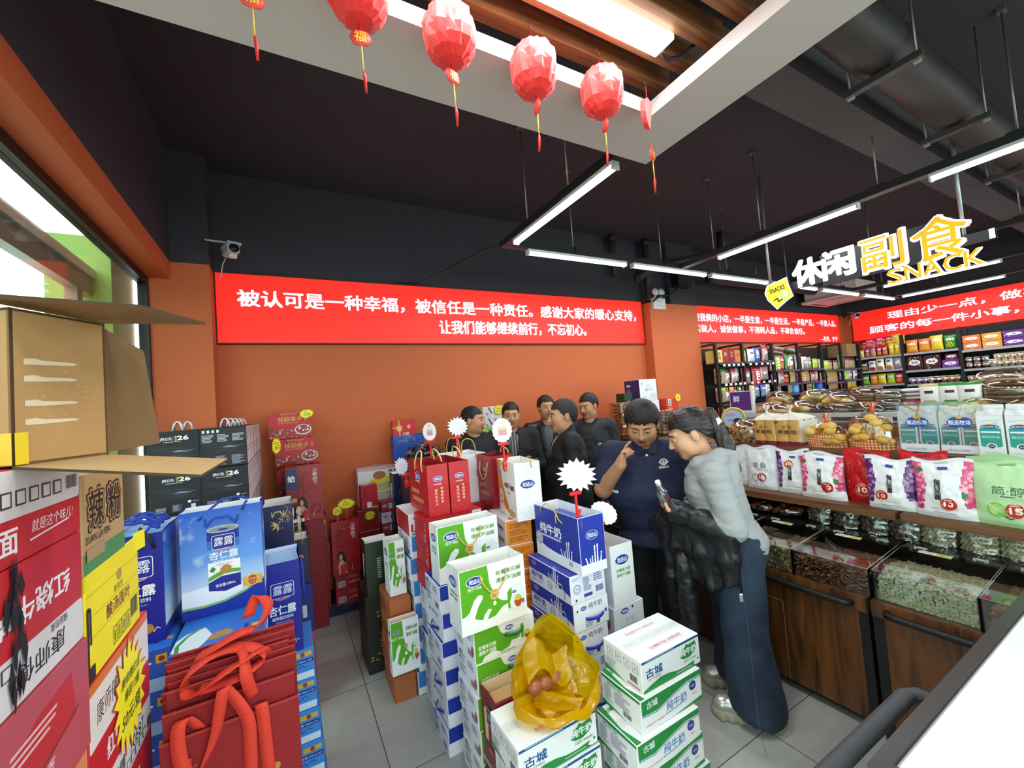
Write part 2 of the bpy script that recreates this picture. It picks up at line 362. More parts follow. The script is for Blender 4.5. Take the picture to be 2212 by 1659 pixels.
for i in range(9):
    y=1.27-.1415*i; mb=MB(); mb.box((-.75,0,0),(1.72,.057,.1),SLAT)
    mb.build('ceiling_slat',None,'brown wooden ceiling slat, %s from the lantern row in the ceiling frame'%NTH[i],'slat','wooden slats in the ceiling frame',loc=(0,y,3.2))
# ================= LAMPS, PIPES, SIGNS UNDER THE CEILING =================
TUBE=M('#f4f8ff',.4,emis=5); CH=M('#2b2c2d',.5,metal=.3); LW=M('#d5d8d8',.45); ROD=M('#8b8a8c',.4,metal=.7)
def area(x,y,z,lx,ly,p,parent=None):
    l=bpy.data.lights.new('lamp_light','AREA'); l.shape='RECTANGLE'; l.size=lx; l.size_y=ly; l.energy=p; l.color=(.95,.98,1)
    o=bpy.data.objects.new('lamp_light',l); COL.objects.link(o); o.location=(x,y,z)
    if parent is not None: o.parent=parent
    return o
def tube_lamp(x,y,axis,label,L=1.2,z=3.075,group='batten lamps under the ceiling rails'):
    t=thing('batten_lamp',label,'lamp',(x,y,z),0 if axis=='x' else PI/2,group)
    mb=MB(); mb.box((0,-.03,.028),(L,.03,.05),LW); mb.box((-.012,-.028,0),(0,.028,.05),LW); mb.box((L,-.028,0),(L+.012,.028,.05),LW); mb.build('housing',t)
    mb=MB(); n=7; pr=[(.027*math.cos(PI*k/n+PI),.027+.027*math.sin(PI*k/n+PI)) for k in range(n+1)]
    mb.add([(xx,a,b) for xx in (0,L) for a,b in pr],[(k,k+1,n+2+k,n+1+k) for k in range(n)]+[tuple(range(n+1)),tuple(range(n+1,2*n+2))],TUBE,True); mb.build('diffuser',t)
    area(L/2,0,-.004,L,.05,LAMP_W,t); return t
# rails (black channel) and rods
def rail(a,b,label,rods):
    t=thing('lamp_rail',label,'rail',(0,0,0),0,'black lamp rails'); mb=MB(); h=.055
    x0,y0=a; x1,y1=b
    if abs(x1-x0)>abs(y1-y0): mb.box((x0,y0-.04,3.125),(x1,y0+.04,3.125+h),CH)
    else: mb.box((x0-.04,y0,3.125),(x0+.04,y1,3.125+h),CH)
    mb.build('channel',t)
    for x,y in rods:
        r=MB(); r.tube([(x,y,3.17),(x,y,ZC)],.006,ROD); r.box((x-.03,y-.02,ZC-.03),(x+.03,y+.02,ZC),'#5a5a5c'); r.box((x-.012,y-.05,3.13),(x+.012,y+.05,3.2),CH); r.build('hanger_rod',t)
rail((1.79,1.6),(1.79,3.09),'black lamp rail running from the grey ceiling frame to the long wall row',[(1.79,2.75),(1.79,2.2)])
rail((1.75,3.135),(10.3,3.135),'long black lamp rail parallel to the red slogan wall',[(2.55,3.135),(3.8,3.135),(5.0,3.135),(6.4,3.135),(8,3.135),(9.6,3.135)])
rail((4.11,-3.9),(4.11,3.09),'black lamp rail above the snack sign and nut counter',[(4.11,2.7),(4.11,2.2),(4.11,1.3),(4.11,.6),(4.11,-1.5),(4.11,-3)])
rail((6.5,-3.9),(6.5,3.09),'black lamp rail over the bread island',[(6.5,2.2),(6.5,1.0),(6.5,-1),(6.5,-2.8)])
rail((8.36,-3.9),(8.36,3.09),'black lamp rail second from the chip shelves',[(8.36,2.4),(8.36,1.1),(8.36,-2)])
rail((9.91,-3.9),(9.91,3.09),'black lamp rail nearest the chip shelves',[(9.91,2.5),(9.91,1.1),(9.91,-2)])
tube_lamp(1.79,1.75,'y','lit batten lamp between the grey ceiling frame and the wall row')
for i,x in enumerate((2.02,3.34,4.66,5.98,7.36,8.8)): tube_lamp(x,3.135,'x','lit batten lamp along the red slogan wall, %s from the left'%NTH[i])
for i,y in enumerate((1.44,-.2,-1.7,-3.2)): tube_lamp(4.11,y,'y','lit batten lamp on the rail above the snack sign, %s from the wall row'%NTH[i])
for i,y in enumerate((-.6,-2.0,-3.4)): tube_lamp(6.5,y,'y','lit batten lamp over the bread island, %s from the wall row'%NTH[i])
for i,y in enumerate((1.5,-.1,-1.8,-3.3)): tube_lamp(8.36,y,'y','lit batten lamp on the rail second from the chip shelves, %s from the corner'%NTH[i])
for i,y in enumerate((1.76,.16,-1.5,-3.1)): tube_lamp(9.91,y,'y','lit batten lamp on the rail nearest the chip shelves, %s from the corner'%NTH[i])
# panel lamps in the frame
for i,(x0,y,lab) in enumerate(((.265,1.088,'wide lit panel lamp under the ceiling slats above the lanterns'),(.265,.1,'second lit panel lamp under the ceiling slats'),(.265,-1.2,'lit panel lamp under the slats towards the shop front'))):
    t=thing('panel_lamp',lab,'lamp',(x0,y,3.165),0,'panel lamps under the slats')
    mb=MB(); mb.box((0,-.052,.0),(1.2,.052,.03),M('#ffffff',.4,emis=6),ch=.008); mb.build('diffuser',t)
    mb=MB(); mb.box((.02,-.04,.03),(1.18,.04,.036),LW); mb.build('housing',t)
    mb=MB(); mb.tube([(1.2,.02,.02),(1.25,.03,.0),(1.3,.0,-.0),(1.36,-.03,.06),(1.4,-.06,.14)],.01,'#19191a'); mb.build('power_cable',t)
    area(.6,0,-.004,1.2,.1,LAMP_W*1.5,t)
# duct, supports
t=thing('ventilation_duct','black flexible ventilation duct under the ceiling','duct',(0,.87,3.535)); mb=MB()
pts=[];rad=[]
for i in range(190):
    x=1.7+i*.048; pts.append((x,0,.0)); rad.append(.128+(.006 if i%2 else -.003)+.004*math.sin(i*.31))
mb.tube(pts,rad,M('#2c2a2a',.5,bump=.2,scale=12),n=18); mb.build('duct',t)
for i,x in enumerate((2.98,4.15,5.6,7.2,8.8)):
    t=thing('duct_hanger','black metal trapeze hanger carrying the duct, %s from the ceiling frame'%NTH[i],'hanger',(x,.87,3.4),0,'duct hangers')
    mb=MB(); mb.box((-.025,-.17,-.035),(.025,.17,0),M('#4a4b4b',.5,metal=.4,var=.3,scale=40)); mb.build('bar',t)
    for s in (-.145,.145):
        mb=MB(); mb.tube([(0,s,-.04),(0,s,.6)],.006,ROD); mb.box((-.015,s-.015,-.05),(.015,s+.015,-.035),'#8c8c88'); mb.build('rod',t)
PIPE=M('#2d2c30',.6)
mb=MB(); mb.tube([(4.35,4.05,2.95+.35),(4.6,3.95,3.45),(5.4,3.7,3.62),(5.62,3.66,3.66),(5.72,3.64,3.75),(5.74,3.64,4.0)],.06,PIPE,n=10); mb.build('drain_pipe',None,'black elbow pipe under the ceiling beside the pillar','pipe')
for x,y in ((4.78,4.22),(4.15,4.24)):
    mb=MB(); mb.tube([(x,y,3.05 if x>4.5 else 3.4),(x,y,4.0)],.05,PIPE,n=10); mb.box((x-.07,y-.05,3.9),(x+.07,y+.06,3.94),PIPE); mb.build('riser_pipe',None,'black vertical pipe on the upper wall, %s'%('beside the pillar' if x>4.5 else 'left of the pillar'),'pipe')
mb=MB(); mb.tube([(-.4+.3*i,4.2,3.4+.0*i) for i in range(37)],.03,PIPE,n=8)
mb.build('wall_conduit',None,'black pipe running along the upper back wall behind the lamps','pipe') if False else None
mb=MB(); mb.tube([(5.9+.25*i,4.0,3.42) for i in range(20)],.07,PIPE,n=10)
for i in range(5): mb.tube([(6.2+i,4.0,3.42),(6.2+i,4.0,4.0)],.006,ROD)
mb.build('sprinkler_pipe',None,'thick black pipe along the upper wall behind the snack sign','pipe')
# black boxy speaker-like hood on the pillar
t=thing('wall_speaker','black angled speaker box above the pillar','speaker',(5.35,4.1,3.28)); mb=MB(); mb.prism([(-.2,-.12),(.12,-.12),(.2,.08),(-.1,.08)],0,.24,M('#18181a',.6)); mb.build('cabinet',t); mb=MB(); mb.box((-.03,.08,.08),(.03,.25,.14),CH); mb.build('bracket',t)
# emergency lamp on the pillar
t=thing('emergency_lamp','white twin-head emergency lamp on the pillar top','lamp',(4.875,4.18,2.955)); mb=MB(); mb.box((-.125,-.06,-.03),(.125,0,.135),LW,ch=.008)
f=F(mb,(-.125,-.06,-.03),(1,0,0),(0,0,1)); f.lines(.06,.11,.1,.015,1,'#777'); f.lines(.06,.045,.11,.015,1,'#777'); f.rect(.19,.02,.02,.02,'#999'); mb.build('body',t)
for s in (-.065,.06):
    mb=MB(); mb.box((s-.012,-.04,.13),(s+.012,-.02,.17),LW); mb.lathe([(.02,.03),(.055,.02),(.058,-.012),(.0,-.02)],LW,16,T=Matrix.Translation((s,-.045,.225))@Matrix.Rotation(R(80),4,'X')); mb.build('lamp_head',t)
mb=MB(); mb.tube([(4.72,4.1,3.03),(4.82,4.08,3.1),(4.95,4.07,3.12),(5.1,4.06,3.16),(5.25,4.03,3.28),(5.34,4.02,3.4)],.014,'#141416'); mb.build('loose_cable',None,'black cable draped over the emergency lamp','cable')
mb=MB(); mb.tube([(1.72,3.135,3.13),(1.66,3.3,2.95+.2),(1.5,3.8,3.12),(1.32,4.25,3.09),(1.1,4.31,3.088)],.007,'#1a1a1c'); mb.build('lamp_cable',None,'black cable from lamp rail corner down to the slogan sign','cable')
# cameras
def cctv(loc,rz,label,bracket):
    t=thing('security_camera',label,'camera',loc,rz,'security cameras'); W_=M('#b9bac0',.4)
    mb=MB(); mb.box((-.045,-.15,-.035),(.045,.02,.04),W_,ch=.012); mb.box((-.05,-.17,.03),(.05,.03,.046),W_); mb.build('housing',t)
    mb=MB(); mb.lathe([(.036,0),(.036,.01),(.0,.012)],'#0c0c10',14,T=Matrix.Translation((0,-.149,.0))@Matrix.Rotation(R(90),4,'X')); mb.build('lens',t)
    mb=MB(); mb.box((-.03,-.12,-.07),(.03,-.08,-.035),'#d8d8d2',ch=.005); mb.build('infrared_lamp',t)
    mb=MB(); mb.tube([(0,-.02,.045),(0,-.02,.085)]+bracket,.009,W_); mb.build('bracket',t)
    mb=MB(); mb.tube([(0,.02,0),(-.03,.06,-.08),(-.05,.06,-.2)],.004,'#cfcfd2'); mb.build('cable',t); return t
cctv((-.36,4.08,3.17),R(20),'grey bullet security camera above the left end of the long slogan sign',[(-.1,.02,.09),(-.16,.03,.09)])
cctv((10.75,4.05,3.0),R(-40),'small bullet security camera in the far corner',[(-.05,.1,.09),(-.05,.2,.09)])
mb=MB(); mb.tube([(10.2,4.2,3.35),(10.35,4.18,3.1),(10.6,4.15,2.98),(10.72,4.15,3.1)],.012,'#141416'); mb.build('loose_cable',None,'black cable hanging in the far corner by the camera','cable')
# air conditioner cassette
t=thing('air_conditioner','white ceiling cassette air conditioner hung near the far corner','air conditioner',(9.5,3.75,3.2)); AC=M('#e6dfe0',.45)
mb=MB(); mb.box((-.42,-.42,.05),(.42,.42,.28),AC); mb.build('body',t)
mb=MB(); mb.box((-.47,-.47,0),(.47,.47,.05),AC,ch=.01); f=F(mb,(-.47,.47,0),(1,0,0),(0,-1,0)); f.rect(.2,.2,.54,.54,'#b8b0b2'); f.rect(.23,.23,.48,.48,'#dcd6d6')
for q in ((.2,.08,.54,.06),(.2,.8,.54,.06),(.08,.2,.06,.54),(.8,.2,.06,.54)): f.rect(*q,'#2a2628')
mb.build('grille_panel',t)
mb=MB(); mb.tube([(.1,.42,.15),(.3,.5,.16),(.5,.5,.1),(.6,.45,.3)],.03,'#a98f92'); mb.build('hose',t)
for sx in (-.4,.4):
    mb=MB(); mb.tube([(sx,-.4,.2),(sx,-.4,.8)],.006,ROD); mb.tube([(sx,.4,.2),(sx,.4,.8)],.006,ROD); mb.build('rod',t)
# red slogan signs
RED=M('#f02a1e',.45,emis=.42); SW=M('#e6ecff',.5,emis=.5)
def sign(name,label,o,u,w,h,lines,rim=M('#4a1512',.5)):
    mb=MB(); U=V(u); N=U.cross(V((0,0,1))); o=V(o)
    T=Matrix.Translation(o)@Matrix(((U.x,-N.x,0,0),(U.y,-N.y,0,0),(0,0,1,0),(0,0,0,1)))
    mb.box((0,-.045,0),(w,0,h),rim,T=T)
    f=F(mb,T@V((0,-.045,0)),U,(0,0,1)); f.rect(.012,.012,w-.024,h-.024,RED)
    for (t,x0,x1,y,hh) in lines: f.text(t,x0,y,hh,SW,w=x1-x0,bold=.035,al='l')
    return mb.build(name,None,label,'sign')
sign('slogan_sign','long glowing red sign with two lines of white slogan on the orange wall',(-.5,4.35,2.436),(1,0,0),5.2,.645,
     [('被认可是一种幸福，被信任是一种责任。感谢大家的暖心支持，',.17,5.05,.415,.155),('让我们能够继续前行，不忘初心。',2.03,4.1,.19,.155)])
sign('slogan_sign','glowing red sign over the black snack racks, signed at its lower corner',(5.79,4.35,2.46),(1,0,0),4.92,.625,
     [('是我俩的小店，一半是生意，一半是生活，一半是产品，一半是人品，',.06,4.78,.42,.135),('实做人，诚信做事，不消耗人品，不辜负信任。',.06,3.45,.235,.13),('—丹丹、宁宁',4.05,4.78,.085,.11)])
sign('slogan_sign','glowing red sign on the right wall above the chip shelves',(11.0,4.17,2.455),(0,-1,0),5.2,.635,
     [('理由少一点，做事多一点，',.62,3.5,.45,.15),('顾客的每一件小事，都是我们的大事。',.3,4.3,.2,.15)])
# snack sign
t=thing('snack_sign','hanging illuminated snack sign with white and orange letters','sign',(4.62,2.5,2.5),-PI/2)   # local x runs towards the camera side
PL=M('#2a2a2c',.5)
mb=MB(); mb.box((0,.02,.0),(1.66,.06,.075),PL,T=Matrix.Translation((0,0,.17))); mb.box((1.63,.018,.17),(1.66,.062,.245),LW); mb.build('support_bar',t)
mb=MB(); mb.box((0,-.0,.0),(.9,.02,.3),M('#202022',.4),T=Matrix.Translation((.55,.0,.12))); mb.build('backing_plate',t)
for x in (.05,1.5):
    mb=MB(); mb.tube([(x,.04,.2),(x,.04,1.5)],.013,M('#a9adb0',.35,metal=.7)); mb.build('hanging_post',t)
def letter(ch,x,z,h,w,col,edge):
    mb=MB(); 
    for dy,b,m in ((0,.045,edge),(-.03,.012,col)):
        f=F(mb,(0,dy,0),(1,0,0),(0,0,1)); f.text(ch,x,z,h*(1.06 if dy==0 else 1),m,w=w*(1.06 if dy==0 else 1),bold=b)
    vs,fs,lo,hi=text_mesh(ch,.03)
    mb2=mb; s=h/(hi[1]-lo[1]); sx=w/(hi[0]-lo[0]); q=(vs-lo)*[sx,s]-[w/2,h/2]
    ed={}
    for fa in fs:
        for a,b in zip(fa,fa[1:]+fa[:1]): ed[(a,b)]=1
    for (a,b) in ed:
        if (b,a) not in ed: mb.add([(x+q[a][0],-.028,z+q[a][1]),(x+q[b][0],-.028,z+q[b][1]),(x+q[b][0],0.0,z+q[b][1]),(x+q[a][0],0.0,z+q[a][1])],[(0,1,2,3)],edge)
    mb.build('letter',t)
WL=M('#cfe0ff',.4,emis=.55); OL=M('#ff9a06',.4,emis=.42); EW=M('#ffffff',.4,emis=.9)
letter('休',.43,.305,.245,.25,WL,EW); letter('闲',.69,.305,.245,.235,WL,EW); letter('副',1.02,.29,.29,.29,OL,EW); letter('食',1.38,.275,.335,.31,OL,EW)
for i,ch in enumerate('SNACK'): letter(ch,1.09+.115*i,.055,.12,.1,OL,EW)
mb=MB(); pts=[(.05,.1),(.13,-.01),(.22,.05),(.28,.08),(.25,.2),(.24,.27),(.14,.25),(.06,.24),(.03,.17)]
c=V((.15,.14)); f=F(mb,(0,-.03,.02),(1,0,0),(0,0,1)); f.poly([(c.x+(a-c.x)*1.12,c.y+(b-c.y)*1.12) for a,b in pts],EW); f.poly([(c.x+(a-c.x)*1.04,c.y+(b-c.y)*1.04) for a,b in pts],M('#1b1b1b')); f.poly(pts,M('#ffe81c',.4,emis=.4))
f.text('SNACKS',.145,.185,.05,M('#202010',.5),w=.15,bold=.04,rot=.15); f.ell(.2,.09,.045,.035,M('#a8e070',emis=.3)); f.ell(.215,.12,.03,.025,M('#9ec4ff',emis=.3)); f.line([(.1,.07),(.14,.09),(.15,.05),(.19,.07)],.015,M('#202010'))
mb.prism([(c.x+(a-c.x)*1.12,c.y+(b-c.y)*1.12) for a,b in pts][::-1],0,.028,PL,T=Matrix(((1,0,0,0),(0,0,-1,0),(0,1,0,.02),(0,0,0,1)))) ; mb.build('icon_plate',t)
# lanterns
LR=M('#e8241f',.55,sheen=.3); GOLD=M('#e6b93a',.45)
def lantern_proto():
    t=thing('paper_lantern','red honeycomb paper lantern','lantern'); rd=random.Random(4)
    mb=MB(); n=14
    for k in range(n):
        a=2*PI*k/n; d=V((math.cos(a),math.sin(a),0)); s=V((-d.y,d.x,0)); vs=[];K=9
        for j in range(K+1):
            th=PI*j/K; r=.094*math.sin(th)**.75*(1+.05*rd.uniform(-1,1)); z=.105*math.cos(th)*(1.0)
            for q in (-1,0,1): vs.append(d*(r*(1 if q==0 else .82))+s*(q*.034*math.sin(th)*(1+.3*math.sin(j*1.7+k)))+V((0,0,z)))
        vs=[v for v in vs]
        fs=[(j*3+q,j*3+q+1,j*3+q+4,j*3+q+3) for j in range(K) for q in (0,1)]
        mb.add(vs,fs,LR,False)
    mb.ball((0,0,0),(.07,.07,.095),LR,12,8); mb.build('paper_ball',t)
    mb=MB(); mb.tube([(0,0,.1),(0,0,.16)],.0025,M('#c61f1c')); mb.ribbon([(0,.0,.16),(0,.012,.2)],.012,glass('#ffdede',.2),wd=(1,0,0)); mb.build('hanging_string',t)
    mb=MB(); mb.tube([(0,0,-.1),(.002,0,-.16)],.004,M('#c61f1c')); mb.lathe([(.0,-.026),(.024,-.02),(.033,0),(.024,.02),(0,.026)],M('#e0413a'),14,T=Matrix.Translation((0,0,-.15))@Matrix.Scale(.25,4,(0,1,0)))
    f=F(mb,(0,-.0075,-.15),(1,0,0),(0,0,1)); f.text('福',0,0,.034,GOLD,bold=.02); mb.build('charm',t)
    mb=MB(); mb.tube([(.002,0,-.175),(.004,0,-.255)],.0022,GOLD); mb.tube([(.004,0,-.255),(.006,0,-.275),(.008,.004,-.32)],[.003,.006,.004],M('#c61f1c')); mb.build('tassel',t)
    return t
lp=lantern_proto()
LP=[(.255,3.045,-.2,'far left red paper lantern of the hanging row, cut by the picture edge'),(.556,3.02,.3,'red paper lantern with its gold charm facing out, second from the left'),(.90,3.01,1.3,'round red paper lantern hanging in front of the pale frame, third from the left'),(1.246,3.028,1.2,'red paper lantern right of the middle of the row, fourth from the left')]
lp.location=(-.03,1.25,3.05); lp['label']='leftmost red paper lantern, its body above the picture edge'; lp['group']='hanging red paper lanterns'
for x,z,rz,lab in LP: dup(lp,(x,1.25,z),rz,lab,'hanging red paper lanterns')
t=thing('folded_lantern','red paper lantern still folded into a flat half disc','lantern',(1.52,1.25,2.985),R(25),'hanging red paper lanterns')
mb=MB()
for k in range(9):
    T=Matrix.Translation((0,-.01+.0025*k,0))@Matrix.Rotation(R(25+k*1.5),4,'Y'); mb.prism([(.085*math.cos(a),.085*math.sin(a)) for a in [PI/2+PI*i/10 for i in range(11)]],0,.0015,LR,T=T@Matrix.Rotation(R(90),4,'X'))
mb.build('paper_ball',t)
for ch in list(lp.children):
    if ch.name.split('.')[0]!='paper_ball':
        c=ch.copy(); COL.objects.link(c); c.parent=t; c.location=(0,0,-.0 if 'string' in ch.name else -.02)
# ================= PRODUCT BUILDERS =================
ROPE=M('#d9b65a',.6,bump=.4,scale=300); INK='#2b2b30'; BLUE='#1f35a0'; GREEN='#58a51c'; PRED='#c8141c'; GOLDP='#d9a94e'
def carton(name,w,d,h,base,design,label=None,cat='carton',group=None,loc=(0,0,0),rz=0,top=None,tape=True,handle=None):
    mb=MB(); m=PAP(base); mb.box((-w/2,-d/2,0),(w/2,d/2,h),m,ch=.0025)
    fs=faces(mb,w,d,h)
    if tape:
        T=fs['T']; T.rect(.004,d/2-.0008,w-.008,.0016,'#8c8c8a')
    design(fs,w,d,h); t=None
    if handle:
        t=thing(name,label,cat,loc,rz,group); mb.build('box',t)
        hb=MB(); fc,col,(x,z),hw=handle; f=fs[fc]; f2=F(hb,f.o,f.u,f.w)
        pts=[f2.o+f2.u*(x-hw/2+hw*i/8)+f2.w*(z)+f2.n*(.004+.022*math.sin(PI*i/8)) for i in range(9)]
        hb.ribbon(pts,.016,M(col,.35),wd=tuple(f2.w)); hb.build('carry_handle',t); return t
    return mb.build(name,None,label,cat,group,loc=loc,rz=rz)
def paper_bag(w,d,h,base,design,label=None,group=None,loc=(0,0,0),rz=0,inner='#f2f2ee',rope=None,name='paper_bag',fill=None,hz=.72,hh=.07,handles=('F','B'),up=False,rim=None,cat='bag',pinch=.006,hmat=None):
    t=thing(name,label,cat,loc,rz,group); mb=MB(); m=M(base,.4,coat=.15); mi=M(inner,.6); c=.0018; g=pinch
    a,b=w/2,d/2
    o=[(-a,-b),(a,-b),(a-g,0),(a,b),(-a,b),(-a+g,0)]; oz=[(-a,-b),(a,-b),(a,0),(a,b),(-a,b),(-a,0)]
    vs=[(x,y,0) for x,y in oz]+[(x,y,h) for x,y in o]
    mb.add(vs,[(i,(i+1)%6,6+(i+1)%6,6+i) for i in range(6)],m); mb.add(vs,[(5,4,3,2,1,0)],m)
    k=1-c*2/min(w,d)*1.2; ii=[(x*(1-c/a),y*(1-c/b)) for x,y in o]; iz=[(x*(1-c/a),y*(1-c/b)) for x,y in oz]
    vi=[(x,y,.004) for x,y in iz]+[(x,y,h) for x,y in ii]; mb.add(vi,[((i+1)%6,i,6+i,6+(i+1)%6) for i in range(6)],mi); mb.add(vi,[(0,1,2,3,4,5)],mi)
    vr=[(x,y,h) for x,y in o]+[(x,y,h) for x,y in ii]; mb.add(vr,[(i,(i+1)%6,6+(i+1)%6,6+i) for i in range(6)],M(rim or base,.5))
    if fill: mb.box((-a*.9,-b*.85,.004),(a*.9,b*.85,h-fill[1]),fill[0])
    fs=faces(mb,w,d,h); 
    for s_ in 'LR':                                   # fold creases of the gusset
        f=fs[s_]; f.line([(0,d*.5),(d/2,.0)],.0012,'#b9b9b9'); f.line([(d,d*.5),(d/2,.0)],.0012,'#b9b9b9')
    design(fs,w,d,h); mb.build('bag_body',t); hm=hmat or ROPE
    for s_ in handles:
        y=-b-.002 if s_=='F' else b+.002; hb=MB(); x=w*.2; sg=-1 if s_=='F' else 1
        z0=h-.035
        if up: pts=[(-x,y,z0),(-x*1.02,y,h+hh*.5),(-x*.7,y-sg*.01,h+hh),(0,y-sg*.02,h+hh*1.12),(x*.7,y-sg*.01,h+hh),(x*1.02,y,h+hh*.5),(x,y,z0)]
        else: pts=[(-x,y,z0),(-x*.9,y+sg*.012,h-.07),(-x*.45,y+sg*.01,h-hh*1.6),(0,y+sg*.008,h-hh*1.9),(x*.45,y+sg*.01,h-hh*1.6),(x*.9,y+sg*.012,h-.07),(x,y,z0)]
        P2=[]
        for i in range(len(pts)-1):
            for q in range(3): P2.append(V(pts[i]).lerp(V(pts[i+1]),q/3))
        P2.append(V(pts[-1])); P2=[P2[0]]+[(P2[i-1]+P2[i]*2+P2[i+1])/4 for i in range(1,len(P2)-1)]+[P2[-1]]
        hb.tube(P2,.0034,hm,n=6); hb.build('rope_handle',t)
    return t
def splash(f,x,y,s,m,fl=1):       # milk hand-like splash rising from y
    def drop(cx,base,wd,ht,ln): 
        f.poly([(cx-wd/2,base),(cx+wd/2,base),(cx+wd*.32+ln*.8,base+ht*.75),(cx+wd*.5+ln,base+ht*.92),(cx+ln,base+ht),(cx-wd*.5+ln,base+ht*.9),(cx-wd*.32+ln*.8,base+ht*.7)],m)
    for cx,wd,ht,ln in ((-.5,.12,.5,-.15),(-.28,.1,.42,-.02),(-.12,.1,.55,0),(.1,.13,1.2,.02),(.3,.13,1.25,.06),(.55,.13,.7,.12)): drop(x+cx*s*fl,y-.02*s,wd*s,ht*s,ln*s*fl)
def wave(f,x0,x1,y0,pts,m):       # fill below a curve given as heights
    n=len(pts)-1; f.poly([(x0,y0),(x1,y0)]+[(x1-(x1-x0)*i/n,pts[n-i]) for i in range(n+1)],m)
def nutri(f,w,h,c='#5a5f86',bg=None,x=0,y=0):
    f.lines(x+w*.08,y+h*.55,w*.36,h*.34,6,c,1); f.lines(x+w*.08,y+h*.18,w*.36,h*.3,6,c,2); f.lines(x+w*.55,y+h*.62,w*.34,h*.24,4,c,3); f.bars(x+w*.66,y+h*.12,w*.22,h*.2,c)
    f.logo(x+w*.2,y+h*.94-.01,.016,rim=None) if h>.1 else None
def round_badge(f,x,y,r,c='#7b80b0'):
    f.ring(x,y,r,r,c); f.ring(x,y,r*.72,r*.72,c); f.text('1958',x,y,r*.4,c,bold=.02)
def clip_sign(loc,rz,label,shape,w,h,stem=.13,tilt=0,paint=None,col='#f4f2f6',lean=0):   # red clip holding a price card
    t=thing('price_clip',label,'price tag',loc,rz,'clip-on price cards'); CR=M('#e01c22',.35)
    mb=MB(); mb.box((-.012,-.012,-.05),(.012,.012,.0),CR,ch=.003); mb.box((-.014,-.02,-.055),(.014,-.012,-.01),CR,ch=.003); mb.box((-.006,-.005,0),(.006,.005,stem),CR,ch=.002)
    mb.tube([(0,.012,-.02),(.03,.016,.035)],[.006,.009],CR); mb.box((-.035,-.006,stem),(.035,.006,stem+.018),CR,ch=.003); mb.build('clip',t)
    cb=MB(); T=Matrix.Translation((0,0,stem+.014))@Matrix.Rotation(tilt,4,'Y')@Matrix.Rotation(lean,4,'X')
    rd=random.Random(len(label)); n=34; pts=[]
    for i in range(n):
        a=2*PI*i/n
        if shape=='burst': k=(1.0 if i%2 else .74)*rd.uniform(.92,1.05)
        else: k=.96+.04*(1 if i%2 else -1)
        pts.append((w/2*k*math.cos(a),h*.5+h/2*k*math.sin(a)))
    cb.prism(pts,-.0006,.0006,M(col,.5),T=T@Matrix.Rotation(R(90),4,'X'))
    f=F(cb,T@V((-w/2,-.0008,0)),(T.to_3x3()@V((1,0,0))),(T.to_3x3()@V((0,0,1))))
    if paint: paint(f,w,h)
    cb.build('price_card',t); return t
def burst_tag(loc,rz,label,w,h,paint,tilt=0,group='yellow starburst price tags',stem=0):
    t=thing('price_tag',label,'price tag',loc,rz,group); mb=MB(); rd=random.Random(int(w*1000)); n=36
    T=Matrix.Rotation(tilt,4,'Y'); pts=[]
    for i in range(n):
        k=(1 if i%2 else .72)*rd.uniform(.9,1.05); a=2*PI*i/n; pts.append((w/2*k*math.cos(a),h/2*k*math.sin(a)))
    TX=T@Matrix.Rotation(R(90),4,'X'); mb.prism([(x*1.06,y*1.06) for x,y in pts],0,.0008,M('#c3342a',.5),T=TX); mb.prism(pts,.0009,.0016,M('#f2ea28',.5),T=TX)
    f=F(mb,T@V((-w/2,-.0018,-h/2)),T.to_3x3()@V((1,0,0)),T.to_3x3()@V((0,0,1))); paint(f,w,h); mb.build('card',t)
    if stem: sb=MB(); sb.box((-.008,.002,-h/2-stem),(.008,.008,-h*.2),M('#c8252a',.4)); sb.build('stem',t)
    return t
def pricetxt(big,small=True):
    def p(f,w,h):
        if small: f.text('特价',w*.45,h*.66,h*.14,INK,bold=.0,shear=.2)
        f.text(big,w*.5,h*.42,h*.26,INK,bold=.0,shear=.25)
    return p
# ---- designs -------------------------------------------------------------
def green_front(f,w,h,carton_=True):
    f.rect(w*.0,h*.0,w*.42,h,GREEN) if not carton_ else None
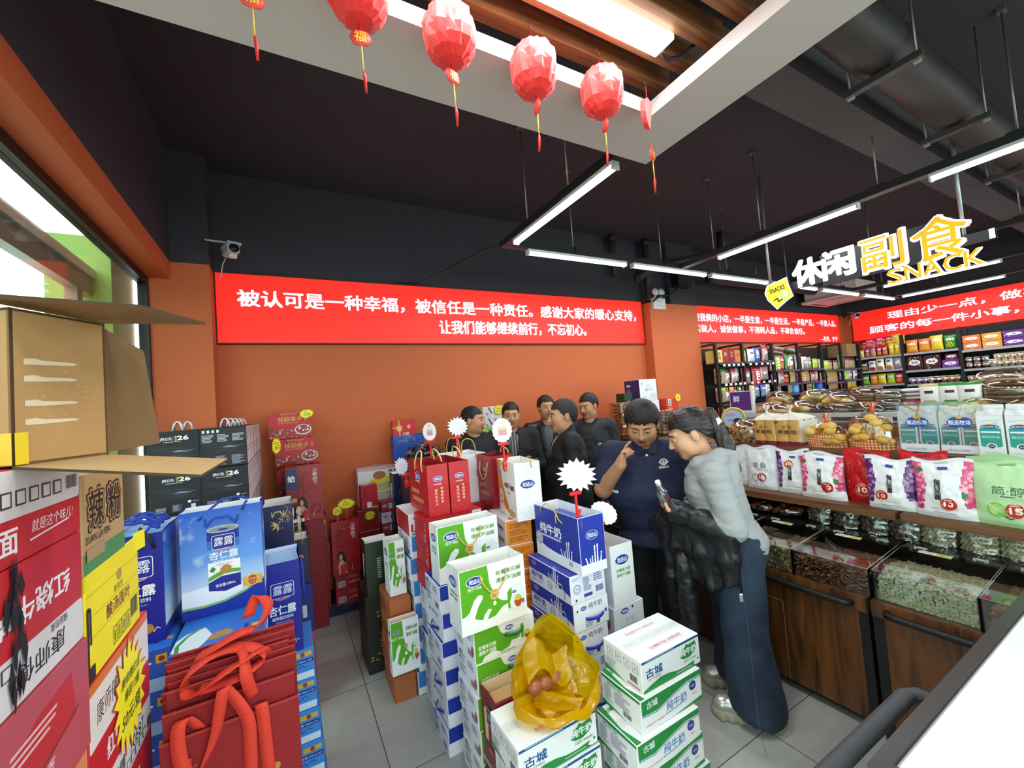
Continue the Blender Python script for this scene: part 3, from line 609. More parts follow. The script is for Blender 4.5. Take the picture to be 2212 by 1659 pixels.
# ---- '佐餐新见解' bag face
def d_sidedish_bag(fs,w,d,h):
    f=fs['F']; g='#55a61a'
    f.poly([(0.004,h*.28),(.004,h*.985),(w*.42,h*.985),(w*.44,h*.7),(w*.52,h*.45),(w*.62,h*.36),(w*.8,h*.31),(w*.62,h*.27),(w*.5,h*.16),(w*.36,h*.14),(w*.22,h*.2),(w*.1,h*.3)],g)
    f.poly([(.004,h*.25),(w*.12,h*.33),(w*.2,h*.5),(w*.27,h*.56),(w*.33,h*.54),(w*.32,h*.48),(w*.25,h*.38),(w*.2,h*.24),(w*.14,h*.18),(.004,h*.1)],WHITE)
    f.poly([(w*.3,h*.12),(w*.33,h*.22),(w*.4,h*.3),(w*.45,h*.28),(w*.4,h*.2),(w*.37,h*.12)],WHITE); f.ell(w*.5,h*.36,.008,.01,WHITE)
    f.logo(w*.22,h*.79,w*.115); f.text('始于1958',w*.22,h*.68,h*.055,WHITE,bold=.015)
    f.text('佐餐新见解',w*.74,h*.82,h*.075,'#5d8f2a',w=w*.4,bold=.02); f.text('清爽不油腻',w*.74,h*.7,h*.075,'#5d8f2a',w=w*.4,bold=.02)
    f.ell(w*.5,h*.5,w*.07,w*.07,'#d9b46a'); f.text('清爽',w*.5,h*.52,h*.035,'#6e5020',bold=.01); f.text('香醇',w*.5,h*.475,h*.035,'#6e5020',bold=.01)
    f.poly([(w*.7,h*.16),(w*.7,h*.47),(w*.77,h*.55),(w*.9,h*.57),(w*.97,h*.48),(w*.97,h*.2),(w*.88,h*.14)],'#dfe3e2'); f.poly([(w*.7,h*.2),(w*.7,h*.47),(w*.77,h*.53),(w*.77,h*.4),(w*.73,h*.3),(w*.74,h*.2)],GREEN); f.ell(w*.8,h*.57,w*.035,w*.02,'#e8eaea')
    f.ell(w*.86,h*.28,w*.06,h*.1,'#c63a26'); f.poly([(w*.8,h*.3),(w*.83,h*.38),(w*.88,h*.38),(w*.92,h*.3),(w*.86,h*.28)],'#b9c23a'); f.logo(w*.81,h*.44,w*.035,rim=None); f.bars(w*.92,h*.22,w*.04,h*.07)
    for s in 'LR':
        q=fs[s]; q.logo(d/2,h*.78,d*.3); q.text('佐餐新见解',d/2,h*.6,h*.045,'#5d8f2a',w=d*.6,bold=.02); q.text('清爽不油腻',d/2,h*.53,h*.045,'#5d8f2a',w=d*.6,bold=.02)
def d_sidedish_end(fs,w,d,h):     # bag turned so its narrow face looks out (-Y)
    q=fs['F']; q.logo(w/2,h*.74,w*.3); q.text('佐餐新见解',w*.52,h*.57,h*.055,'#5d9a2a',w=w*.62,bold=.02); q.text('清爽不油腻',w*.52,h*.49,h*.055,'#5d9a2a',w=w*.62,bold=.02)
    q.line([(0,w*.5),(w/2,0)],.001,'#bbb'); q.line([(w,w*.5),(w/2,0)],.001,'#bbb')
    fs['B'].rect(w*.2,h*.9,w*.6,h*.1,GREEN)
    l=fs['L']; l.rect(d*.05,h*.1,d*.25,h*.2,'#39422f')
def d_sidedish_box(fs,w,d,h):
    f=fs['F']; f.poly([(.003,.003),(.003,h-.003),(w*.38,h-.003),(w*.43,h*.72),(w*.55,h*.52),(w*.75,h*.42),(w*.72,h*.34),(w*.6,h*.34),(w*.55,h*.18),(w*.42,h*.12),(w*.3,h*.24),(w*.15,h*.16),(w*.1,.003)],GREEN)
    f.text('佐餐新见解',w*.2,h*.46,h*.13,WHITE,w=w*.28,bold=.02); f.text('清爽不油腻',w*.2,h*.3,h*.13,WHITE,w=w*.28,bold=.02); f.logo(w*.57,h*.78,w*.07); f.text('始于1958',w*.57,h*.63,h*.06,'#8aa',bold=.01)
    f.poly([(w*.76,h*.2),(w*.76,h*.78),(w*.82,h*.88),(w*.92,h*.88),(w*.96,h*.76),(w*.96,h*.24)],'#dde2e0'); f.rect(w*.76,h*.3,w*.05,h*.45,GREEN); f.ell(w*.87,h*.36,w*.05,h*.14,'#c63a26'); f.ell(w*.87,h*.44,w*.045,h*.08,'#b9c23a'); f.lines(w*.4,h*.06,w*.28,h*.07,1,'#8aa')
    for s in 'L': q=fs[s]; nutri(q,d,h,'#6d7a80'); q.ell(d*.9,h*.35,d*.06,h*.16,'#b85350'); q.ell(d*.12,h*.6,.006,.006,INK)
    fs['R'].logo(d*.4,h*.8,.03); fs['R'].text('佐餐新见解',d*.5,h*.5,h*.12,'#8fb6a0',w=d*.5)
    fs['T'].logo(w*.5,d*.7,.03)
def d_milk_box(fs,w,d,h,front='L'):     # blue and white '纯牛奶' carton, long printed side = L
    T=fs['T']; T.rect(.003,.003,w-.006,d-.006,'#3036a0'); T.text('纯牛奶',w*.5,d*.35,.03,'#cfd4f4',w=.1,rot=PI/2,bold=.02); T.logo(w*.5,d*.1,.018,bg='#3036a0')
    for s,L in (('L',d),('R',d)):
        f=fs[s]; f.poly([(.003,h*.55),(.003,h-.003),(L-.003,h-.003),(L-.003,h*.28),(L*.85,h*.4),(L*.65,h*.5),(L*.4,h*.56),(L*.2,h*.53)],BLUE); f.logo(L*.15,h*.82,.02,rim=None); f.ring(L*.15,h*.82,.022,.012,'#c9d0f0')
        f.text('纯牛奶',L*.22,h*.38,h*.24,'#1b2a80',w=L*.3,bold=.03); f.lines(L*.08,h*.13,L*.3,h*.08,2,'#7f86b4'); splash(f,L*.63,h*.52,h*.5,WHITE); round_badge(f,L*.54,h*.3,h*.17); f.text('3.2',L*.69,h*.36,h*.1,INK,bold=0); f.poly([(L*.74,h*.06),(L*.74,h*.56),(L*.8,h*.6),(L*.84,h*.54),(L*.84,h*.06)],'#d7dcf2'); f.rect(L*.75,h*.4,L*.08,h*.14,'#2c3f8c'); f.lines(L*.86,h*.1,L*.03,h*.3,5,INK)
    f=fs['F']; f.lines(w*.05,h*.8,w*.22,h*.12,3,'#9aa0c8'); round_badge(f,w*.18,h*.5,h*.17,'#5b62a4'); f.lines(w*.36,h*.35,w*.24,h*.5,9,'#5b62a4',4); f.rect(w*.36,h*.14,w*.24,h*.12,'#3a4596'); f.lines(w*.66,h*.6,w*.26,h*.3,4,'#6a70b0',5); f.bars(w*.7,h*.2,w*.22,h*.22,'#4a52a0'); f.ell(w*.14,h*.12,.006,.006,INK)
def d_milk_box_handle(fs,w,d,h):
    d_milk_box(fs,w,d,h); f=fs['F']; f.rect(.003,.003,w-.006,h-.006,WHITE); f.logo(w*.28,h*.78,w*.09,rim=None); f.text('纯牛奶',w*.62,h*.8,h*.2,'#333a66',w=w*.4,bold=.01); f.ell(w*.1,h*.75,.006,.006,INK); f.lines(w*.3,h*.08,w*.25,h*.22,3,'#6a70a0'); f.rect(w*.62,h*.1,w*.1,h*.12,'#33408e'); f.text('3.2',w*.68,h*.3,h*.09,'#33408e'); f.rect(w*.87,h*.15,w*.08,h*.4,'#d4daf0'); f.rect(w*.88,h*.38,w*.06,h*.12,'#33408e')
def d_milk_end(fs,w,d,h):      # same carton, blue over white end looking out; nutrition panel on the left side
    f=fs['F']; f.rect(.003,h*.48,w-.006,h*.51,BLUE); f.text('纯牛奶',w*.7,h*.28,h*.2,'#22306f',w=w*.5)
    q=fs['L']; nutri(q,d,h,'#5a6080'); q.logo(d*.12,h*.8,.018,rim=None); q.ell(d*.16,h*.14,.006,.006,INK); round_badge(q,d*.13,h*.45,.018)
    fs['T'].rect(.003,.003,w-.006,d-.006,BLUE)
def d_milk_end_h(fs,w,d,h):
    d_milk_end(fs,w,d,h); q=fs['L']; q.rect(.003,.003,d-.006,h-.006,WHITE); q.logo(d*.2,h*.75,.018,rim=None); q.text('纯牛奶',d*.55,h*.8,h*.16,'#4a5078',w=d*.4); q.lines(d*.45,h*.1,d*.3,h*.2,3,'#777ca0'); q.ell(d*.1,h*.86,.005,.005,INK)
def d_milk_bag(fs,w,d,h):     # long face = L
    for s in 'LR':
        f=fs[s]; f.rect(0.002,h*.2,d-.004,h*.8-.003,BLUE)
        for i in range(26):
            x=d*(.36+i*.045); pass
        for i in range(22): 
            x0=d*.04*i+d*.15; y1=h*.97; dx=min(d-.004-x0,h*.6*.55)
            if x0<d-.02 and dx>0.01: f.poly([(x0,y1),(x0+.004,y1),(x0+dx+.004,y1-dx/.55),(x0+dx,y1-dx/.55)],'#2e4ab4')
        wave(f,.002,d-.002,.002,[h*.3,h*.29,h*.24,h*.22,h*.21,h*.2,h*.18,h*.14,h*.1],WHITE)
        f.text('纯牛奶',d*.38,h*.6,h*.2,WHITE,w=d*.5,bold=.03); f.lines(d*.16,h*.43,d*.48,h*.05,1,'#c6cdf0',fill=.7); splash(f,d*.72,h*.2,h*.26,WHITE); f.ell(d*.1,h*.37,d*.09,d*.09,'#cdd2ea'); round_badge(f,d*.1,h*.37,d*.085); f.text('3.2',d*.8,h*.13,h*.065,INK)
    f=fs['F']; f.rect(.002,h*.17,w-.004,h*.83-.003,BLUE); f.ring(w/2,h*.66,w*.24,w*.14,WHITE,.07); f.text('完达山',w/2,h*.66,w*.14,WHITE,w=w*.34,bold=.03); splash(f,w*.5,h*.16,h*.27,WHITE); f.line([(w/2,h*.2),(w/2,h*.99)],.001,'#2a44b8')
def d_red_bag(fs,w,d,h):
    f=fs['F']; f.logo(w*.5,h*.72,w*.21); f.lines(w*.3,h*.6,w*.4,h*.025,1,'#e9b9b0',fill=.8); f.vtext('幸福很简单',w*.66,h*.53,h*.052,'#efd3a8',gap=1.25); f.vtext('每天完达山',w*.38,h*.5,h*.052,'#efd3a8',gap=1.25); f.line([(w/2,h*.6),(w/2,h)],.0012,'#d84a48'); f.line([(0,w*.5),(w/2,0)],.0015,'#dd5c55'); f.line([(w,w*.5),(w/2,0)],.0015,'#dd5c55')
    for s in 'LR':
        q=fs[s]; q.logo(d*.5,h*.72,d*.12); q.lines(d*.36,h*.6,d*.28,h*.025,1,'#e9b9b0',fill=.8); q.text('品质好',d*.33,h*.4,h*.09,'#f0d9b0',w=d*.42,bold=.0,shear=.1); q.text('才是真的好',d*.45,h*.24,h*.09,'#f0d9b0',w=d*.6,bold=.0,shear=.1)
        for r_ in ((.68,.3,.18,.1),(.68,.2,.18,.08),(.72,.12,.16,.06)): q.line([(d*r_[0],h*r_[1]),(d*(r_[0]+r_[2]),h*r_[1]),(d*(r_[0]+r_[2]),h*(r_[1]+r_[3])),(d*r_[0],h*(r_[1]+r_[3]))],.0012,'#8f1418')
def d_red_box(fs,w,d,h):
    f=fs['F']; W2='#f0e6e2'
    f.text('做好卡',w*.5,h*.45,h*.3,W2,w=w*.4,bold=.02,shear=.2); f.poly([(w*.78,.003),(w*.83,h-.003),(w-.003,h-.003),(w-.003,.003)],'#d9d4dc'); f.logo(w*.91,h*.8,w*.06)
    for x in (.06,.24,): f.line([(w*x,h*.8),(w*x,h*.66),(w*(x+.09),h*.66)],.003,W2); f.line([(w*x,h*.55),(w*(x+.1),h*.55)],.003,W2)
    q=fs['L']; 
    for y in (.8,.58,.36,.14): q.line([(d*.97,h*y),(d*.9,h*y),(d*.9,h*(y-.1)),(d*.97,h*(y-.1))],.003,W2)
    q.logo(d*.15,h*.82,.012,rim=None); q.lines(d*.2,h*.3,d*.4,h*.4,5,'#a83038'); q.rect(d*.78,h*.08,d*.12,h*.22,'#d8c4c4'); q.bars(d*.79,h*.1,d*.1,h*.18); q.ell(d*.55,h*.8,.005,.005,INK)
def d_white_box(fs,w,d,h):
    q=fs['L']; nutri(q,d,h,'#83869c'); q.ell(d*.9,h*.55,.005,.005,INK); q.lines(d*.06,h*.5,d*.5,h*.3,4,'#a9abc0',9); f=fs['F']; f.rect(.003,h*.3,w-.006,h*.69,'#3f82cc'); f.rect(.003,.003,w-.006,h*.3,WHITE); fs['T'].rect(.003,.003,w-.006,d-.006,'#2f5fb8')
def d_redwhite_box(fs,w,d,h):
    q=fs['L']; q.rect(.003,.003,d-.006,h-.006,'#b4262c')
    for y in (.85,.6,.35): q.line([(d*.05,h*y),(d*.12,h*y),(d*.12,h*(y-.12)),(d*.05,h*(y-.12))],.003,'#efe0e0')
    q.lines(d*.3,h*.3,d*.4,h*.4,4,'#9a2028'); f=fs['F']; f.logo(w*.2,h*.8,.022,rim=None); f.rect(w*.05,h*.2,w*.2,h*.35,'#b4262c'); f.rect(w*.1,h*.25,w*.06,h*.3,WHITE); f.bars(w*.06,h*.05,w*.2,h*.1)
def d_oat_bag(fs,w,d,h):       # white bag, peach and oat, long face = L
    f=fs['L']; o='#e8801e'
    f.poly([(.002,.002),(.002,h-.003),(d*.16,h-.003),(d*.2,h*.75),(d*.3,h*.5),(d*.45,h*.3),(d*.62,h*.1),(d*.7,.002)],o); f.poly([(d*.0+.002,h*.02),(d*.05,h*.25),(d*.2,h*.2),(d*.4,h*.12),(d*.62,h*.06),(d*.7,.002),(.002,.002)],'#f3eee6')
    f.logo(d*.16,h*.76,d*.1); f.text('黄桃',d*.5,h*.56,h*.085,INK,w=d*.2,bold=.04); f.ell(d*.66,h*.57,d*.045,d*.045,'#d9641e'); f.ell(d*.66,h*.57,d*.028,d*.028,WHITE); f.text('燕麦',d*.83,h*.55,h*.085,INK,w=d*.2,bold=.04); f.text('味美营养',d*.6,h*.44,h*.045,'#d9801e',bold=0,shear=.2)
    f.poly([(d*.06,h*.15),(d*.09,h*.42),(d*.2,h*.47),(d*.3,h*.4),(d*.3,h*.12)],'#efe9e0'); f.ell(d*.18,h*.33,d*.06,h*.05,'#e8a53a'); f.ell(d*.2,h*.22,d*.05,h*.04,'#c8862a')
    for x,y in ((.62,.07),(.78,.06),(.84,.1),(.7,.12)): f.ell(d*x,h*y,d*.07,h*.035,'#c08a2e'); f.ell(d*x,h*y,d*.045,h*.02,'#e0bc62')
    for a in range(5): f.line([(d*(.78+.03*a),h*(.17+.01*a)),(d*(.79+.035*a),h*(.2+.015*a))],.002,'#d9a030')
    q=fs['F']; q.logo(w*.48,h*.62,w*.28); q.line([(0,w*.5),(w/2,0)],.001,'#bbb'); q.line([(w,w*.5),(w/2,0)],.001,'#bbb'); q.line([(w*.5,h*.1),(w*.5,h)],.001,'#c8cccc')
def d_oat_box(fs,w,d,h):
    f=fs['F']; f.rect(.003,.003,w-.006,h-.006,'#ea8a22')
    for i in range(3): f.lines(w*.12,h*(.12+.27*i),w*.75,h*.22,3,'#8a5a2c',i)
    q=fs['L']; q.poly([(.003,.003),(.003,h-.003),(d*.16,h-.003),(d*.22,h*.5),(d*.4,h*.15),(d*.45,.003)],'#e8801e'); q.logo(d*.12,h*.8,.02); q.text('黄桃燕麦',d*.68,h*.62,h*.15,INK,w=d*.4,bold=.03); q.ell(d*.66,h*.63,.012,.012,'#d9641e')
    for x in (.6,.72,.82): q.ell(d*x,h*.14,d*.06,h*.1,'#c08a2e')
    fs['T'].logo(w*.5,d*.6,.028); fs['T'].rect(w*.2,d*.05,w*.3,d*.12,'#e8801e')
def d_goucheng(fs,w,d,h,alt=False):
    f=fs['F']; T=fs['T']; g='#1f8a3c'; b='#17568e'
    T.rect(.004,d*.5-.022,w-.008,.044,'#dfe4e2'); [T.text('品 100WAT',w*(.15+.25*i),d*.5,.007,'#8db09a',bold=0) for i in range(4)]
    if not alt:
        f.rect(.003,h*.9,w-.006,h*.1-.003,b); f.lines(w*.08,h*.925,w*.5,h*.05,1,'#9fc0dd',fill=.6)
        wave(f,.003,w-.003,.003,[h*.1,h*.2,h*.28,h*.26,h*.18,h*.16,h*.2,h*.22],g); f.text('古城',w*.2,h*.56,h*.27,b,w=w*.27,bold=.035); f.text('GU CHENG',w*.2,h*.36,h*.075,'#2a5a84',w=w*.2,bold=.01)
        f.poly([(w*.64,h*.5),(w*.66,h*.7),(w*.74,h*.78),(w*.76,h*.86),(w*.8,h*.8),(w*.92,h*.84),(w*.94,h*.7),(w*.9,h*.5),(w*.8,h*.4),(w*.7,h*.42)],g); f.text('纯牛奶',w*.79,h*.62,h*.22,WHITE,w=w*.28,bold=.045); f.text('纯牛奶',w*.79,h*.62,h*.2,g,w=w*.25,bold=.0) ; f.text('纯牛奶',w*.79,h*.62,h*.2,WHITE,w=w*.27,bold=.03)
        f.text('100%',w*.74,h*.33,h*.09,g,bold=.02); f.lines(w*.8,h*.3,w*.14,h*.06,2,'#4c9a68'); f.poly([(w*.86,h*.12),(w*.9,h*.24),(w*.95,h*.3),(w*.99,h*.2),(w*.985,h*.06),(w*.9,h*.06)],WHITE); f.ell(w*.95,h*.22,w*.015,h*.04,g); f.text('优质奶',w*.93,h*.83,h*.04,'#d98a94',bold=0)
        f.lines(w*.55,h*.09,w*.3,h*.05,1,'#cfe8d6')
        T.text('古城酸牛奶 甘醇滋养',w*.5,d*.78,.014,'#d98a94',w=w*.5,bold=0); T.line([(w*.25,d*.73),(w*.75,d*.73)],.001,'#e0a0a8'); T.text('古城酸牛奶 甘醇滋养',w*.55,d*.2,.016,'#c8586a',w=w*.55,bold=0); T.line([(w*.28,d*.14),(w*.82,d*.14)],.001,'#c8586a')
        q=fs['L']
        for i in range(4):
            x=d*(.12+.22*i); q.line([(x,h*.55),(x+d*.14,h*.55),(x+d*.14,h*.82),(x,h*.82),(x,h*.55)],.002,'#667'); q.text('☂8†M'[i] if i==1 else 'U', x+d*.07,h*.69,h*.12,'#556',bold=0) if i==1 else q.line([(x+d*.04,h*.6),(x+d*.07,h*.75),(x+d*.1,h*.6)],.002,'#667')
        q.lines(d*.06,h*.2,d*.3,h*.28,5,'#9aa4ac'); q.bars(d*.7,h*.22,d*.18,h*.22); q.lines(d*.62,h*.06,d*.34,h*.07,1,'#d06878',fill=.8)
        q.poly([(.003,.003),(.003,h*.2),(d*.3,h*.12),(d*.55,.003)],'#3f9a58')
    else:
        T.rect(w*.02,.003,w*.4,d*.12,'#f4f6f4')
        f.rect(.003,.003,w-.006,h-.006,'#eef2f0'); f.poly([(.003,h*.55),(.003,h-.003),(w-.003,h-.003),(w-.003,h*.8),(w*.75,h*.82),(w*.5,h*.68),(w*.25,h*.5)],g); f.line([(.003,h*.52),(w*.25,h*.46),(w*.5,h*.64),(w*.75,h*.78),(w-.003,h*.76)],.003,'#2a3c9c'); f.text('古城',w*.17,h*.78,h*.2,WHITE,w=w*.17,bold=.03)
        f.text('纯牛奶',w*.55,h*.42,h*.28,'#2f74c4',w=w*.34,bold=.015,shear=.15); f.line([(w*.36,h*.22),(w*.55,h*.24),(w*.72,h*.3)],.003,'#2f74c4'); f.text('古城酸牛奶 甘醇滋养',w*.2,h*.2,h*.06,'#c8586a',w=w*.3,bold=0); f.ell(w*.84,h*.6,w*.06,h*.15,'#33409a'); f.rect(w*.79,h*.5,w*.1,h*.2,'#33409a'); f.text('40年',w*.84,h*.6,h*.09,WHITE,bold=.02); f.text('优质奶',w*.86,h*.34,h*.07,'#d0606e',bold=.02)
        f.poly([(w*.5,.003),(w-.003,h*.14),(w-.003,.003)],g); T.poly([(.003,.003),(.003,d-.003),(w*.08,d-.003),(w*.03,d*.4),(w*.08,.003)],g); T.text('古城',w*.1,d*.85,.022,g,bold=.03); fs['F'].rect(w*.1,h*.0+.003,w*.16,h*.06,WHITE)
        q=fs['L']; q.text('纯牛奶',d*.35,h*.78,h*.13,'#6a98b8',w=d*.4); q.lines(d*.35,h*.3,d*.4,h*.4,7,'#9a7aa8',2); q.lines(d*.08,h*.2,d*.22,h*.5,8,'#8a9ab0',3); q.bars(d*.55,h*.12,d*.2,h*.16); q.poly([(.003,h-.003),(d-.003,h-.003),(d-.003,h*.9),(d*.4,h*.86),(.003,h*.9)],g); q.poly([(.003,.003),(d*.6,.003),(.003,h*.15)],g)
# ================= LEFT SIDE =================
def grad_sky():
    def fn(nt,b):
        N=nt.nodes.new; L=nt.links.new; tc=N('ShaderNodeTexCoord'); sx=N('ShaderNodeSeparateXYZ'); L(tc.outputs['Object'],sx.inputs[0])
        r=N('ShaderNodeValToRGB'); e=r.color_ramp.elements; e[0].position=.06; e[0].color=lin('#d9e8f4'); e[1].position=.40; e[1].color=lin('#1550b8'); x=r.color_ramp.elements.new(.2); x.color=lin('#5a93dc'); L(sx.outputs[2],r.inputs[0])
        nz=N('ShaderNodeTexNoise'); nz.inputs['Scale'].default_value=9; nz.inputs['Detail'].default_value=6; L(tc.outputs['Object'],nz.inputs[0])
        r2=N('ShaderNodeValToRGB'); r2.color_ramp.elements[0].position=.58; r2.color_ramp.elements[0].color=(0,0,0,1); r2.color_ramp.elements[1].position=.78; r2.color_ramp.elements[1].color=(.8,.8,.8,1); L(nz.outputs[0],r2.inputs[0])
        m=N('ShaderNodeMixRGB'); m.inputs[2].default_value=lin('#dfe9f2'); L(r2.outputs[0],m.inputs[0]); L(r.outputs[0],m.inputs[1]); L(m.outputs[0],b.inputs['Base Color'])
    return nodes_mat('printed_sky',fn,.35)
SKYP=grad_sky(); DBL='#16208a'; LBL='#2f6fc8'
def lulu_logo(f,x,y,s,bg=DBL):
    f.rect(x-s*.5,y-s*.36,s,s*.72,WHITE,r=s*.09); f.rect(x-s*.48,y-s*.34,s*.96,s*.68,bg,r=s*.08); f.text('露露',x,y+s*.02,s*.42,WHITE,w=s*.82,bold=.0,shear=.08)
    f.poly([(x-s*.42,y-s*.36),(x-s*.1,y-s*.48),(x+s*.25,y-s*.43),(x+s*.42,y-s*.33),(x+s*.2,y-s*.38),(x-s*.1,y-s*.41)],'#d8787c')
def almond(f,x,y,s,rot=0):
    pts=[(-.5,-.1),(-.35,.25),(0,.4),(.3,.3),(.5,.0),(.3,-.28),(-.1,-.36),(-.4,-.3)]
    c,n=math.cos(rot),math.sin(rot); f.poly([(x+s*(a*c-b*n),y+s*(a*n+b*c)) for a,b in pts],'#a9762f')
    for k in (-.2,0,.2): f.line([(x+s*((-.35)*c-(k)*n),y+s*((-.35)*n+k*c)),(x+s*(.38*c-k*.6*n),y+s*(.38*n+k*.6*c))],s*.02,'#d8ae62')
def can(f,x,y,w,h):
    f.poly([(x-w/2+w*(1-math.cos(PI*i/8))/2, y-h/2-.006*math.sin(PI*i/8)) for i in range(9)]+[(x+w/2,y+h/2)]+[(x-w/2,y+h/2)],'#e9ecee')
    f.rect(x-w/2,y+h*.32,w,h*.18,DBL); f.ell(x,y+h*.5,w*.5,w*.13,'#aeb6ba'); f.ell(x,y+h*.495,w*.44,w*.1,'#7f8b90'); f.ell(x,y+h*.49,w*.18,w*.04,DBL); f.rect(x-w/2,y+h*.0,w,h*.2,'#5c93d8'); f.rect(x-w/2,y+h*.2,w,h*.13,'#2f66b8')
    f.poly([(x-w/2,y-h*.22),(x-w*.2,y-h*.16),(x+w*.2,y-h*.14),(x+w/2,y-h*.16),(x+w/2,y-h*.21),(x,y-h*.2),(x-w/2,y-h*.28)],'#5f9e3c'); f.poly([(x-w/2,y-h*.3),(x-w*.1,y-h*.23),(x+w/2,y-h*.23),(x+w/2,y-h*.42),(x,y-h*.47),(x-w/2,y-h*.42)],DBL)
    f.text('净含量:240mL',x+w*.02,y-h*.36,h*.05,WHITE,w=w*.62,bold=.01,rot=.06); lulu_logo(f,x,y+h*.3,w*.72); f.text('杏仁露',x,y+h*.1,h*.12,WHITE,w=w*.9,bold=.015); f.text('植物蛋白饮料',x,y+h*.005,h*.045,WHITE,w=w*.7,bold=.01); f.text('一承德露露·官方正品一',x,y-h*.045,h*.02,'#c05a50',w=w*.6,bold=0)
    almond(f,x+w*.04,y-h*.13,w*.4,.3); f.poly([(x-w*.46,y-h*.12),(x-w*.36,y-h*.06),(x-w*.26,y-h*.1),(x-w*.34,y-h*.15)],'#2e7a3c')
def d_lulu_bag(fs,w,d,h):
    for s in 'FB':
        f=fs[s]; f.rect(.001,.001,w-.002,h-.002,SKYP); f.poly([(.001,.001),(w-.001,.001),(w-.001,h*.24),(w*.75,h*.15),(w*.5,h*.1),(w*.25,h*.09),(.001,h*.1)],'#17309c'); f.line([(.001,h*.105),(w*.25,h*.095),(w*.5,h*.107),(w*.75,h*.16),(w-.001,h*.25)],.007,'#7fb46a')
        f.poly([(.001,h*.13),(w*.3,h*.12),(w*.6,h*.16),(w*.8,h*.22),(w*.6,h*.3),(.001,h*.26)],'#dfeaf4') ; f.line([(.001,h*.11),(w*.25,h*.1),(w*.5,h*.112),(w*.75,h*.165)],.006,'#7fb46a'); can(f,w*.51,h*.49,w*.39,h*.62); f.rect(w*.73,h*.2,w*.24,h*.09,'#d9a53c'); f.ell(w*.85,h*.25,w*.085,w*.085,'#e2b552'); f.ell(w*.85,h*.25,w*.066,w*.066,'#a8462c'); f.text('承德露露',w*.85,h*.26,h*.022,'#f0d080',bold=0); f.text('官方正品',w*.85,h*.23,h*.022,'#f0d080',bold=0)
    for s in 'LR':
        q=fs[s]; q.rect(.001,.001,d-.002,h-.002,SKYP); q.rect(.001,.001,d-.002,h*.12,'#2036a0'); q.rect(.001,h*.12,d-.002,.006,'#8fb59a'); q.ell(d*.5,h*.74,d*.2,h*.06,'#9cc0ea')
        q.vtext('承德露露官方正品',d*.6,h*.65,h*.04,'#7fb0ea',bold=.0)
def d_lulu_side(fs,w,d,h):       # narrow dark face looking out
    for s in 'FB':
        f=fs[s]; f.rect(.001,.001,w-.002,h-.002,DBL); lulu_logo(f,w*.52,h*.7,w*.62,'#1a2794'); f.text('杏仁露',w*.5,h*.49,h*.1,WHITE,w=w*.72,bold=.02); f.text('植物蛋白饮料',w*.5,h*.405,h*.036,WHITE,w=w*.56,bold=.01); f.text('一承德露露·官方正品一',w*.5,h*.36,h*.014,'#b8c0e0',w=w*.5,bold=0); almond(f,w*.68,h*.14,w*.3,-.3); f.poly([(w*.3,h*.14),(w*.38,h*.22),(w*.52,h*.22),(w*.46,h*.13)],'#2f7f3e'); f.line([(w*.8,h*.1),(w*.86,h*.14),(w*.92,h*.12)],.002,WHITE)
    for s in 'LR':
        q=fs[s]; q.rect(.001,.001,d-.002,h-.002,SKYP); q.rect(.001,.001,d-.002,h*.12,'#2036a0'); q.rect(.001,h*.12,d-.002,.006,'#8fb59a')
def d_lulu_box(fs,w,d,h):
    T=fs['T']; T.rect(.003,.003,w-.006,d-.006,'#2a6cc4'); T.poly([(.003,.02),(w*.08,.003),(w*.3,.003),(w*.42,d*.2),(w*.3,d*.4),(w*.1,d*.35),(.003,d*.25)],'#cfdbe0'); T.line([(w*.08,.003),(w*.05,d*.15),(w*.12,d*.3),(w*.25,d*.42)],.012,'#3f8a44'); almond(T,w*.52,d*.17,w*.3,.1); T.rect(w*.78,d*.12,w*.05,d*.12,DBL); T.rect(w*.87,d*.15,w*.1,d*.06,'#d9a53c')
    f=fs['F']; f.rect(.003,.003,w-.006,h-.006,'#2b5cb4'); f.rect(.003,.003,w-.006,h*.3,'#9cc4e0'); lulu_logo(f,w*.2,h*.42,w*.22); f.text('杏仁露',w*.53,h*.62,h*.36,'#c9cfd6',w=w*.42,bold=.01); f.ell(w*.78,h*.7,.004,.004,WHITE); f.rect(w*.84,h*.66,w*.12,h*.2,'#d9a53c'); f.ell(w*.9,h*.76,w*.035,w*.035,'#8a3a24')
    q=fs['R']; q.rect(.003,.003,d-.006,h-.006,'#3d86cf'); q.rect(.003,.003,d-.006,h*.25,'#cfe2ee'); q.rect(.003,.003,d-.006,.004,'#6aa85a')
def d_lulu_box_end(fs,w,d,h):
    f=fs['F']; f.rect(.003,.003,w-.006,h-.006,'#3a86d0'); f.rect(.003,.003,w-.006,h*.22,'#cfe0ec'); f.rect(w*.66,h*.74,w*.3,h*.15,'#d9a53c'); f.ell(w*.81,h*.815,h*.07,h*.07,'#8a3a24'); f.rect(w*.55,h*.53,w*.43,h*.13,DBL); f.text('净含量:240mL×20',w*.765,h*.595,h*.075,WHITE,w=w*.38,bold=.01); f.line([(w*.6,h*.36),(w*.68,h*.44),(w*.7,h*.34),(w*.8,h*.46),(w*.86,h*.38)],.003,'#22449a')
    fs['R'].rect(.003,.003,d-.006,h-.006,'#2a4fae'); fs['R'].lines(d*.1,h*.3,d*.5,h*.4,4,'#7ea6da')
lulu_top=carton('almond_drink_carton',.26,.40,.143,'#2b62bc',d_lulu_box,'blue almond drink carton under the big can-print bag, topmost of its stack',group='almond drink cartons',loc=(-.243,1.96,.858),cat='carton')
for i in range(6): dup(lulu_top,(-.243+.004*(i%2),1.96,.715-.143*i),label='blue almond drink carton behind the red fabric bags, %s of its stack'%ORD[i+1])
